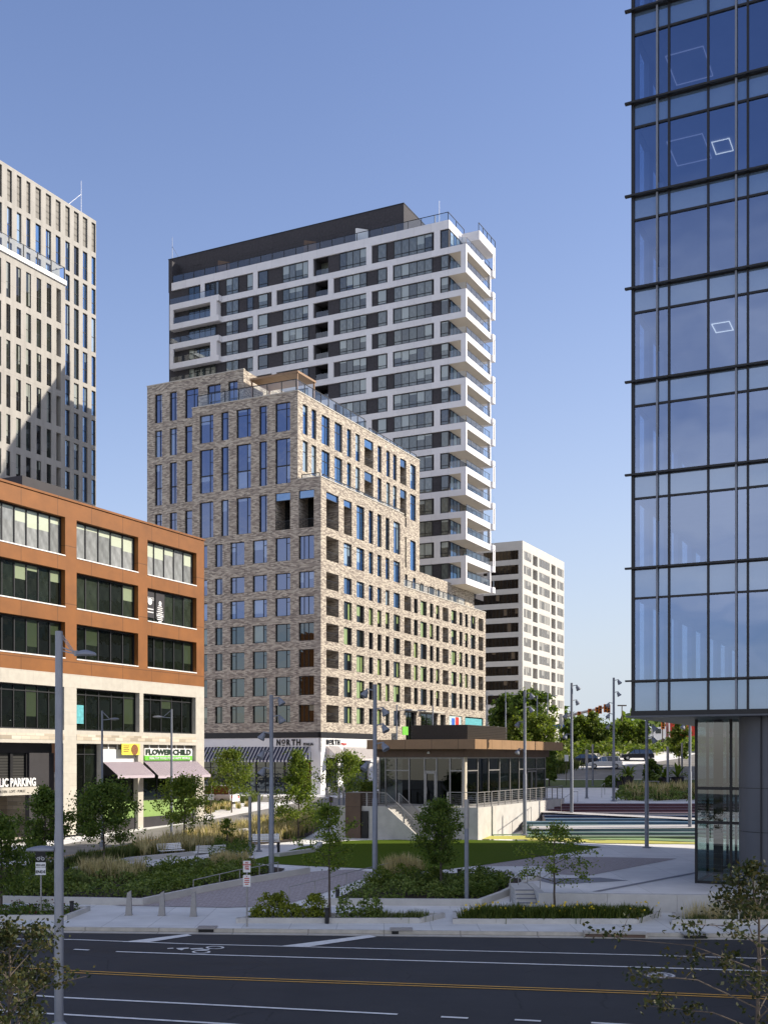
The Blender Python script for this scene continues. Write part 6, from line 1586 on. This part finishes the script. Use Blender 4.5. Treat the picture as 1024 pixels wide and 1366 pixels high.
# ------------------------------------------------------------ pavilion (cafe)
c_ = Bld('cafe_pavilion', 'low glass cafe pavilion with a flat bronze roof and black roof screen', 'pavilion', 620, 82, 3.4)
PcL, PcR = PL(0), PR(0)
xl = c_.x(506); yr = c_.y(727); zg1 = c_.zL(1010, 620); zf0, zf1 = c_.zL(999.2, 620), c_.zL(986.4, 620)
gm = MB(); fm = MB()
def glz(P, cuts, trans, z1):
    for a, b2 in zip(cuts, cuts[1:]):
        gm.add([P(a, .05, .05), P(b2, .05, .05), P(b2, z1, .05), P(a, z1, .05)])
    for a in cuts: pbox(fm, P, a - .045, a + .045, 0, z1, -.02, .12)
    pbox(fm, P, cuts[0], cuts[-1], 0, .1, -.015, .115); pbox(fm, P, cuts[0], cuts[-1], z1 - .1, z1, -.015, .115)
    for (a, b2, z) in trans: pbox(fm, P, a, b2, z - .04, z + .04, -.015, .115)
cl_ = [c_.x(v) for v in (506, 514, 528, 545.5, 566, 582, 600, 617.5)]; cr_ = [c_.y(v) for v in (622.5, 637, 651.5, 666, 680, 692, 702, 715, 727)]
ztr = 2.55
glz(PcL, cl_, [(cl_[1], cl_[3], 2.6), (cl_[4], cl_[5], 2.55), (cl_[6], cl_[7], 2.6)], zg1); glz(PcR, cr_, [(cr_[0], cr_[1], 2.6), (cr_[2], cr_[3], 2.6), (cr_[5], cr_[8], 2.6)], zg1)
gm.build('glass_wall', M['shop_glass'], c_.root); fm.build('window_frame', M['rail'], c_.root)
dm = MB(); P = PcL; a0, a1 = cl_[4] + .05, cl_[5] - .05
for q in ((a0, a0 + .12, .1, 2.5), (a1 - .12, a1, .1, 2.5), (a0, a1, 2.38, 2.5), (a0, a1, .1, .3)): pbox(dm, P, *q, -.05, .04)
dmo = dm.build('door', M['rail'], c_.root); dm = MB(); pbox(dm, P, a0 + .16, a0 + .19, .9, 1.4, -.12, -.08); dm.build('handle', M['rail'], dmo)
for (a0, a1) in ((cr_[6] + .05, (cr_[6] + cr_[7]) / 2), ((cr_[6] + cr_[7]) / 2, cr_[7] - .05)):
    dm = MB()
    for q in ((a0, a0 + .1, .1, 2.45), (a1 - .1, a1, .1, 2.45), (a0, a1, 2.35, 2.45)): pbox(dm, PcR, *q, -.05, .04)
    dm.build('door', M['rail'], c_.root)
kc = MB(); kc.box(xl + 3, -3.2, 6.0, yr - 3.5, 0, zg1); kc.box(xl + .5, xl + 3, 3, 8, 0, zg1); kc.build('kitchen_core', M['charcoal'], c_.root)
for i, (x, y) in enumerate(((-1.5, 2.4), (-1.6, 5.6), (-4.2, 2.2), (-1.5, 8.2))):
    q = MB(); q.lathe([(.45, .72), (.45, .76)], (x, y, 0), 14); q.tube((x, y, 0), (x, y, .72), .04, .04, 8); q.build('table', M['corten'], c_.root)
cm = MB(); pbox(cm, PcL, cl_[-1] + .05, -.0, 0, zg1, -.03, .3); pbox(cm, PcR, .05, cr_[0] - .05, 0, zg1, -.031, .3); cm.build('corner_post', M['white_soffit'], c_.root)
rb = MB(); rb.box(xl - .3, .25, -.25, yr + .3, zg1, zf0); rb.build('dark_beam', M['corten'], c_.root)
xrl = c_.x(489, -1.3); ro = MB(); yrr = c_.y(750.5, 1.3)
ro.box(xrl, 1.3, -1.3, yrr, zf0, zf1); ro.build('roof', M['bronze'], c_.root)
lv = MB(); lx0, lx1 = c_.x(548, 1.2), -.3; ly0, ly1 = 1.2, c_.y(676, -.3); z0 = zf1 + .02; z1 = c_.z(966, -.3, 1.2)
n = 9
for k in range(n):
    za = z0 + (z1 - z0) * k / n; zb2 = za + (z1 - z0) / n * .72
    lv.box(lx0, lx1, ly0, ly0 + .05, za, zb2); lv.box(lx1 - .05, lx1, ly0 + .05, ly1, za, zb2)
lv.box(lx0 + .1, lx1 - .1, ly0 + .12, ly1, z0, z1 - .05); lv.build('roof_screen', M['screen_brown'], c_.root)
cam_ = MB(); cam_.lathe([(.1, 0), (.12, .08), (.04, .18)], (c_.x(572, -.25), -.34, zf0 - .35), 8); cam_.build('camera_dome', M['white'], c_.root)
# deck with its retaining walls, stairs and railings
dxl = c_.x(470, -1.5); dyr = c_.y(752, 1.6)
dk_ = empty('deck_terrace', (c_.O[0], c_.O[1], 3.4), -AX, 'raised concrete terrace carrying the cafe, with a stair down to the lawn', 'terrace')
m = MB(); m.box(dxl, 1.6, -1.5, dyr, -4.0, -.005); m.build('deck_wall', M['concrete'], dk_)
sx0_, sx1_ = c_.x(516, -3.6), c_.x(560, -3.6); nst = 14; m = MB()
for k in range(nst):
    xa = sx0_ + (sx1_ - sx0_) * k / nst; m.box(xa, sx1_ if k == nst - 1 else xa + (sx1_ - sx0_) / nst, -3.6, -1.505, -3.2, -.18 * (k + 1))
m.box(dxl, sx0_, -3.6, -1.505, -3.4, -.005); m.build('stair', M['concrete'], dk_)
m = MB(); w0 = [(dxl, -3.4), (sx1_ + .3, -3.4), (sx1_ + .3, -2.3), (sx0_, .06), (dxl, .06)]
k = len(m.v); 
for yy in (-3.85, -3.605): m.v.extend([(x, yy, z) for x, z in w0])
m.f.append((0, 1, 2, 3, 4)); m.m.append(0); m.f.append((9, 8, 7, 6, 5)); m.m.append(0)
for i in range(5): j = (i + 1) % 5; m.f.append((i, 5 + i, 5 + j, j)); m.m.append(0)
m.build('stair_wall', M['concrete'], dk_)
def deck_rail(pts, hgt=1.05, step=1.45, wide=.16, cables=True, slope=None):
    f = MB(); cb2 = MB()
    for a, c in zip(pts, pts[1:]):
        a = Vector(a); c = Vector(c); L_ = (c - a).length; n = max(1, round(L_ / step)); d = (c - a).normalized()
        for i in range(n + 1):
            q = a.lerp(c, i / n); f.bar(q, q + Vector((0, 0, hgt)), .05 if abs(d.x) < .7 else wide * .7, .05 if abs(d.x) > .7 else wide * .7)
        f.bar(a + Vector((0, 0, hgt + .02)), c + Vector((0, 0, hgt + .02)), .07, .05)
        if cables:
            for j in range(1, 7): cb2.bar(a + Vector((0, 0, hgt * j / 7.2)), c + Vector((0, 0, hgt * j / 7.2)), .018, .018)
    o = f.build('deck_railing', M['rail'], dk_)
    if cables: cb2.build('cable', M['rail'], o)
deck_rail([(sx0_ + 3.8, -1.42, 0), (1.5, -1.42, 0), (1.5, dyr - .2, 0)])
deck_rail([(dxl + .8, -3.72, .06), (sx0_, -3.72, .06), (sx1_ + .2, -3.72, -2.3)], .95, 1.6)
deck_rail([(sx0_, -1.6, 0), (sx1_ + .2, -1.6, -2.4)], .95, 1.6)
bw = empty('brown_planter', (c_.O[0], c_.O[1], 3.4), -AX, 'brown metal planter wall at the left end of the cafe terrace', 'planter')
m = MB(); bx0 = c_.x(470, -3.0); m.box(bx0, c_.x(482, -3.9), -4.1, -2.0, -2.6, 1.0); m.box(bx0, c_.x(512, 0), -2.0, -.9, -2.4, 1.05); m.build('planter_wall', M['corten'], bw)
m = MB(); m.box(c_.x(483, -3.9), c_.x(483, -3.9) + .5, -4.0, -3.87, -2.6, 1.1 - 1.4); m.build('painted_recess', M['ink'], bw)  # solid black box without a cavity; its colour stands for recess shade
bx1 = c_.x(510, 0)
def wl(x, y): return (c_.O[0] + x * EX[0] + y * EX[1] * 0 + y * EY[0], c_.O[1] + x * EX[1] + y * EY[1])
rnd = random.Random(55); m = MB()
for i in range(1500):
    x = rnd.uniform(bx0, bx1); y = rnd.uniform(-1.9, -.9); leaf_quad(m, Vector((x, y, 1.05 + abs(rnd.gauss(0, .35)))), .17, rnd)
m.build('planter_foliage', M['leaf_y'], bw)

# ------------------------------------------------------------ vehicles
def car(name, px, py, Y, rz, paint, label, L_=4.6, W=1.8, Hc=1.62, cat='car', van=False):
    X = (px - CX) / F * Y; z = h(X, Y) + .03; rt = empty(name, (X, Y, z), rz, label, cat)
    prof = [(-L_ / 2, .35), (-L_ / 2, .85), (-L_ / 2 + .12, 1.0), (-L_ / 2 + .25, 1.05), (-.28 * L_, 1.0), (.24 * L_, .98), (L_ / 2 - .25, .86), (L_ / 2, .62), (L_ / 2, .35)]
    if van: prof = [(-L_ / 2, .35), (-L_ / 2, 1.1), (.28 * L_, 1.1), (L_ / 2 - .2, .9), (L_ / 2, .6), (L_ / 2, .35)]
    m = MB(); n = len(prof)
    for s, k in ((-1, 1.0), (1, 1.0)):
        m.v.extend([(x, s * W / 2, z_) for x, z_ in prof])
    m.f.append(tuple(range(n))); m.m.append(0); m.f.append(tuple(reversed(range(n, 2 * n)))); m.m.append(0)
    for i in range(n): j = (i + 1) % n; m.f.append((i, n + i, n + j, j)); m.m.append(0)
    o = m.build('body', M[paint], rt); bv = o.modifiers.new('bevel', 'BEVEL'); bv.width = .07; bv.segments = 3
    cab = [(-L_ / 2 + .1, 1.0), (-L_ / 2 + .45, Hc - .05), (-.1 * L_, Hc), (.10 * L_, Hc - .04), (.27 * L_, 1.0)] if not van else [(-L_ / 2 + .05, 1.05), (-L_ / 2 + .12, Hc), (.18 * L_, Hc), (.32 * L_, 1.08)]
    m = MB(); n = len(cab)
    for s in (-1, 1): m.v.extend([(x, s * (W / 2 - (.06 if z_ < 1.2 else .2)), z_) for x, z_ in cab])
    m.f.append(tuple(range(n))); m.m.append(0); m.f.append(tuple(reversed(range(n, 2 * n)))); m.m.append(0)
    for i in range(n): j = (i + 1) % n; m.f.append((i, n + i, n + j, j)); m.m.append(0)
    o = m.build('window_band', M['carglass'], rt)
    m = MB(); c2 = cab; xr0, xr1 = cab[1][0] + .02, cab[-2][0] - .02; m.hexa([(xr0, -W / 2 + .19, Hc - .09), (xr1, -W / 2 + .19, Hc - .09), (xr1, W / 2 - .19, Hc - .09), (xr0, W / 2 - .19, Hc - .09), (xr0 + .05, -W / 2 + .24, Hc + .03), (xr1 - .1, -W / 2 + .24, Hc + .03), (xr1 - .1, W / 2 - .24, Hc + .03), (xr0 + .05, W / 2 - .24, Hc + .03)])
    for x in (cab[1][0] + .1, -.05 * L_, .11 * L_): 
        for s in (-1, 1): m.bar((x - .06, s * (W / 2 - .05), 1.0), (x, s * (W / 2 - .19), Hc - .05), .08, .05)
    m.build('roof', M[paint], rt)
    for x in (-L_ * .31, L_ * .31):
        for s in (-1, 1):
            m = MB(); m.lathe([(.34, -.12), (.36, -.08), (.36, .08), (.34, .12)], (x, s * (W / 2 - .1), .36), 18, 0, (0, 1, 0)); wv = m.build('wheel', M['tyre'], rt)
            m = MB(); m.lathe([(.22, 0), (.22, .02)], (x, s * (W / 2 + .005), .36), 12, 0, (0, s, 0)); m.build('rim', M['rim'], wv)
    for s in (-1, 1):
        m = MB(); m.box(-L_ / 2 - .02, -L_ / 2 + .08, s * (W / 2 - .3) - .12, s * (W / 2 - .3) + .12, .72, .95); m.build('tail_light', M['red'], rt)
        m = MB(); m.box(L_ / 2 - .08, L_ / 2 + .02, s * (W / 2 - .35) - .16, s * (W / 2 - .35) + .16, .62, .78); m.build('headlight', M['rim'], rt)
    return rt
car('parked_car', 806, 1025, 156, R(172), 'carw', 'white crossover parked beside the tallest mast', 4.7, 1.85, 1.68)
car('parked_car', 849, 1013, 166, R(176), 'card', 'dark car parked further up the slope, right of the white crossover', 4.8, 1.85, 1.62)
car('parked_car', 757, 990, 190, R(180), 'carw', 'small silver car far up the slope behind the bank', 4.4, 1.8, 1.5)
car('parked_car', 777, 1018, 160, R(172), 'card', 'dark car nose just left of the white crossover', 4.4, 1.8, 1.55)
car('parked_van', 285, 1055, 114, R(158), 'carw', 'white van parked in front of the striped awning', 5.0, 1.95, 1.95, 'van', True)
# truck
Y = 205; X = (868 - CX) / F * Y; tz = h(X, Y); tk = empty('box_truck', (X, Y, tz), 0, 'white cab truck with a red trailer on the upper street under the glass tower', 'truck')
m = MB(); m.hexa([(0, -1.2, .6), (2.4, -1.2, .6), (2.4, 1.2, .6), (0, 1.2, .6), (.25, -1.15, 3.0), (2.4, -1.15, 3.2), (2.4, 1.15, 3.2), (.25, 1.15, 3.0)]); m.box(-1.0, .0, -1.0, 1.0, .6, 1.7); m.build('cab', M['carw'], tk)
m = MB(); m.box(.5, 1.5, -1.23, -1.18, 1.9, 2.7); m.box(.04, .12, -1, 1, 1.9, 2.7); m.build('cab_window', M['carglass'], tk)
m = MB(); m.box(2.9, 15, -1.25, 1.25, 1.2, 4.0); m.build('trailer', M['trailer_red'] if 'trailer_red' in M else M['red'], tk)
m = MB(); m.box(2.86, 15.02, -1.27, -1.26, 3.85, 4.05); m.box(2.86, 3.1, -1.28, -1.26, 1.2, 3.85); m.box(4.1, 5.3, -1.28, -1.26, 2.0, 3.2); m.box(7.6, 9.6, -1.28, -1.26, 1.5, 3.7); m.build('trailer_marking', M['sign_w'], tk)
m = MB(); m.box(4.35, 5.05, -1.30, -1.285, 2.25, 2.95); m.build('trailer_marking', M['red'], tk)
for x in (-.3, 1.9, 3.6, 12.0, 13.2):
    m = MB(); m.lathe([(.5, -.15), (.5, .15)], (x, -1.05, .5), 16, 0, (0, 1, 0)); m.build('wheel', M['tyre'], tk)
# traffic signals on a long arm
Y = 195; Xa = (742 - CX) / F * Y; zb = h(Xa, Y); ts = empty('traffic_signal_mast', (Xa, Y, zb), 0, 'thick signal mast with a long arm of orange traffic lights', 'traffic signal')
zt0, zt1 = zpx(957, Y) - zb, zpx(946, Y) - zb
m = MB(); m.tube((.8, 0, 0), (.8, 0, zt0 + .6), .45, .4, 12); m.build('mast', M['concrete'], ts, smooth=True)
xe = (812 - 742) / F * Y; m = MB(); m.tube((.8, 0, zt0), (xe, 0, zt1 + .5), .30, .16, 8); m.build('arm', M['rail'], ts)
for f_, dz in ((.42, 0), (.62, .1), (.76, .1), (.82, .25), (.92, .3), (.98, .1)):
    x = xe * f_; z = zt0 + (zt1 + .5 - zt0) * f_ - .5 + dz; m = MB(); m.box(x - .28, x + .28, -.5, -.2, z - .7, z + .7)
    s_ = m.build('signal_head', M['orange'], ts); m = MB()
    for q in (-.45, 0, .45): m.lathe([(.18, 0), (.18, .12)], (x, -.52, z + q), 10, 0, (0, -1, 0))
    m.build('visor', M['ink'], s_)
m = MB(); x = -.3; m.box(x - .9, x + 1.6, -.35, -.3, zt0 - 2.0, zt0 - 1.3); m.build('street_name_plate', M['blue'], ts)
for px_, py_, Yq, lb in ((883, 962, 196, 'orange traffic light hanging under the glass tower, left of the truck'), (831, 975, 200, 'orange traffic light on a low post behind the upper trees')):
    X = (px_ - CX) / F * Yq; z = h(X, Yq); H = zpx(py_, Yq) - z; rt = empty('traffic_light', (X, Yq, z), 0, lb, 'traffic light'); m = MB(); m.tube((0, 0, 0), (0, 0, H), .1, .1, 8); m.build('post', M['bark'], rt); m = MB(); m.box(-.3, .3, -.4, -.12, H - 1.4, H); hd = m.build('signal_head', M['orange'], rt); m = MB()
    for k in range(3): m.lathe([(.17, 0), (.17, .12)], (0, -.42, H - .3 - .42 * k), 10, 0, (0, -1, 0))
    m.build('visor', M['ink'], hd)
# upper street furniture: palms in pots, closed umbrellas, tables
def pot_plant(px, py, kind, label, s=1.0):
    p = G(px, py); rt = empty('potted_palm', p, 0, label, 'potted plant', 'big dark planters on the upper terrace'); m = MB(); m.lathe([(.38 * s, 0), (.5 * s, .9 * s), (.55 * s, .95 * s), (.5 * s, .9 * s)], (0, 0, 0), 12); m.build('pot', M['charcoal'], rt, smooth=True)
    rnd = random.Random(int(px)); m = MB()
    for i in range(26 if kind else 12):
        a = rnd.uniform(0, 6.283); L_ = rnd.uniform(1.0, 1.6) * s; el_ = rnd.uniform(.1, 1.3); p0 = Vector((0, 0, .95 * s)); d = Vector((math.cos(a) * math.cos(el_), math.sin(a) * math.cos(el_), math.sin(el_)))
        p1 = p0 + d * L_ * .6; p2 = p0 + d * L_ + Vector((0, 0, -.35 * s)); w_ = Vector((-math.sin(a), math.cos(a), 0)) * .13 * s; m.add([p0 - w_ * .3, p0 + w_ * .3, p1 + w_, p1 - w_]); m.add([p1 - w_, p1 + w_, p2])
    m.build('fronds', M['leaf'], rt)
pot_plant(836.5, 1051.5, 1, 'palm in a dark pot on the upper terrace, left one', 1.55); pot_plant(903, 1053, 1, 'palm in a dark pot beside the outdoor table', 1.55); pot_plant(826.5, 1051.5, 0, 'small potted plant beside the left palm', .9)
pot_plant(885, 1053, 1, 'palm in a dark pot behind the pale light column', 1.5)
def shrub_ball(px, py, s, label):
    p = G(px, py); rnd = random.Random(int(px * 3)); m = MB()
    for i in range(900):
        a = rnd.uniform(0, 6.283); ph = rnd.uniform(0, 1.6); m_ = s * rnd.uniform(.85, 1.05); leaf_quad(m, Vector((m_ * math.sin(ph) * math.cos(a), m_ * math.sin(ph) * math.sin(a), .1 + m_ * 1.25 * math.cos(ph))), .28, rnd)
    o = m.build('evergreen_shrub', M['leaf_d']); o.location = p; tag(o, label, 'shrub')
shrub_ball(815, 1050, 1.0, 'dark dome-shaped evergreen left of the potted palm'); shrub_ball(878, 1053, .9, 'dark evergreen behind the outdoor table')
p = G(868, 1054); tb = empty('outdoor_table', p, 0, 'steel outdoor table with a seat on the upper terrace', 'table'); m = MB(); m.box(-.9, .9, -.4, .4, 1.0, 1.06); m.build('tabletop', M['rail'], tb)
for x in (-.8, .8): m = MB(); m.bar((x, 0, 0), (x, 0, 1.0), .08, .5); m.build('leg', M['rail'], tb)
def bin_(px, py, label): p = G(px, py); m = MB(); m.lathe([(.3, 0), (.32, 1.0), (.28, 1.05)], (0, 0, 0), 14); o = m.build('litter_bin', M['rail'], None, True); o.location = p; tag(o, label, 'bin', 'litter bins by the restaurant corner')
bin_(437, 1063, 'left one of the two litter bins by the restaurant corner'); bin_(444.5, 1061, 'right one of the two litter bins by the restaurant corner')
# low building beyond the upper street and red shop band
fb = empty('low_far_building', (60, 330, 9.4), 0, 'long low pale building far beyond the upper street', 'building'); m = MB(); m.box(-20, 60, 0, 15, 0, 5.5); m.build('wall', M['beige'], fb); m = MB(); m.box(-19, 59, -.1, -.02, 1, 3.2); m.build('window', M['p_dark'], fb)
# ============================================================ LIGHT, SKY, CAMERA
SUN_EL = R(33); sdir = Vector((1, .06, 0)).normalized() * math.cos(SUN_EL) + Vector((0, 0, math.sin(SUN_EL)))
sd = bpy.data.lights.new('sun', 'SUN'); sd.energy = 5.0; sd.angle = R(.53); sd.color = (1, .90, .76)
so = bpy.data.objects.new('sun', sd); col.objects.link(so); so.rotation_euler = sdir.to_track_quat('Z', 'Y').to_euler(); so.location = (60, 10, 90)
w = bpy.data.worlds.new('World'); scene.world = w; w.use_nodes = True; nt = w.node_tree; nt.nodes.clear(); L = nt.links.new
sky = nt.nodes.new('ShaderNodeTexSky'); sky.sky_type = 'NISHITA'; sky.sun_disc = False
sky.sun_elevation = SUN_EL; sky.sun_rotation = math.atan2(sdir.x, sdir.y); sky.altitude = 0; sky.air_density = 1.1; sky.dust_density = .4; sky.ozone_density = 2.0
STR = .122
def nd(t, **kw): return N(nt, t, **kw)
tc = nd('ShaderNodeTexCoord'); sp = nd('ShaderNodeSeparateXYZ'); L(tc.outputs['Generated'], sp.inputs[0])
def mth(op, a, b=None, clamp=False):
    n = nd('ShaderNodeMath', operation=op, use_clamp=clamp)
    for i, v in enumerate((a, b)):
        if v is None: continue
        if isinstance(v, (int, float)): n.inputs[i].default_value = v
        else: L(v, n.inputs[i])
    return n.outputs[0]
tint = nd('ShaderNodeMix', data_type='RGBA', blend_type='MULTIPLY'); tint.inputs[0].default_value = 1; L(sky.outputs[0], tint.inputs[6]); tint.inputs[7].default_value = (.98, .92, 1.08, 1)
# pale haze low over the horizon
hz = mth('POWER', mth('SUBTRACT', 1.0, mth('ABSOLUTE', sp.outputs['Z']), True), 4.2)
hz = mth('MULTIPLY', mth('MULTIPLY', hz, .95), mth('ADD', 1.0, mth('MULTIPLY', sp.outputs['X'], 1.1)), True)
hm = nd('ShaderNodeMix', data_type='RGBA'); L(hz, hm.inputs[0]); L(tint.outputs[2], hm.inputs[6]); k_ = 1 / (STR * 1.414); hm.inputs[7].default_value = (.645 * k_, .72 * k_, .80 * k_, 1)
# fair weather clouds in the part of the sky behind the photographer
dv = mth('ADD', sp.outputs['Z'], .22); cx_ = mth('DIVIDE', sp.outputs['X'], dv); cy_ = mth('DIVIDE', sp.outputs['Y'], dv)
cmb = nd('ShaderNodeCombineXYZ'); L(cx_, cmb.inputs[0]); L(cy_, cmb.inputs[1])
nz = nd('ShaderNodeTexNoise'); nz.inputs['Scale'].default_value = .9; nz.inputs['Detail'].default_value = 6; nz.inputs['Roughness'].default_value = .55; L(cmb.outputs[0], nz.inputs['Vector'])
mr = nd('ShaderNodeMapRange'); mr.interpolation_type = 'SMOOTHSTEP'; L(nz.outputs[0], mr.inputs[0]); mr.inputs[1].default_value = .33; mr.inputs[2].default_value = .62
bk = nd('ShaderNodeMapRange'); bk.interpolation_type = 'SMOOTHSTEP'; L(mth('MULTIPLY', sp.outputs['Y'], -1.0), bk.inputs[0]); bk.inputs[1].default_value = .0; bk.inputs[2].default_value = .5
up_ = nd('ShaderNodeMapRange'); L(sp.outputs['Z'], up_.inputs[0]); up_.inputs[1].default_value = .0; up_.inputs[2].default_value = .12
cf = mth('MULTIPLY', mth('MULTIPLY', mr.outputs[0], bk.outputs[0]), up_.outputs[0]); b1 = nd('ShaderNodeMapRange'); b1.interpolation_type = 'SMOOTHSTEP'; L(sp.outputs['Z'], b1.inputs[0]); b1.inputs[1].default_value = .34; b1.inputs[2].default_value = .46
b2 = nd('ShaderNodeMapRange'); b2.interpolation_type = 'SMOOTHSTEP'; L(sp.outputs['Z'], b2.inputs[0]); b2.inputs[1].default_value = .62; b2.inputs[2].default_value = .74
clr = mth('SUBTRACT', 1.0, mth('SUBTRACT', b1.outputs[0], b2.outputs[0], True), True)
cf = mth('MULTIPLY', mth('MULTIPLY', cf, clr), .9)
cm2 = nd('ShaderNodeMix', data_type='RGBA'); L(cf, cm2.inputs[0]); L(hm.outputs[2], cm2.inputs[6]); cm2.inputs[7].default_value = (8.4, 8.2, 8.4, 1)
bg = nt.nodes.new('ShaderNodeBackground'); bg.inputs[1].default_value = STR
ow_ = nt.nodes.new('ShaderNodeOutputWorld')
L(cm2.outputs[2], bg.inputs[0]); L(bg.outputs[0], ow_.inputs[0])
cd = bpy.data.cameras.new('camera'); cam = bpy.data.objects.new('camera', cd); col.objects.link(cam)
cam.location = (0, 0, CH); cam.rotation_euler = (R(90), 0, 0)
cd.sensor_width = 36; cd.sensor_fit = 'AUTO'; cd.lens = F / 1366 * 36; cd.shift_x = 0; cd.shift_y = (HY - 683) / 1366
cd.clip_start = .5; cd.clip_end = 6000
scene.camera = cam
scene.view_settings.view_transform = 'Standard'; scene.view_settings.look = 'None'; scene.view_settings.exposure = .5; scene.view_settings.gamma = 1; scene.view_settings.use_curve_mapping = False
scene.cycles.max_bounces = 7; scene.cycles.transparent_max_bounces = 24; scene.cycles.diffuse_bounces = 3; scene.cycles.glossy_bounces = 4
scene.cycles.caustics_reflective = False; scene.cycles.caustics_refractive = False
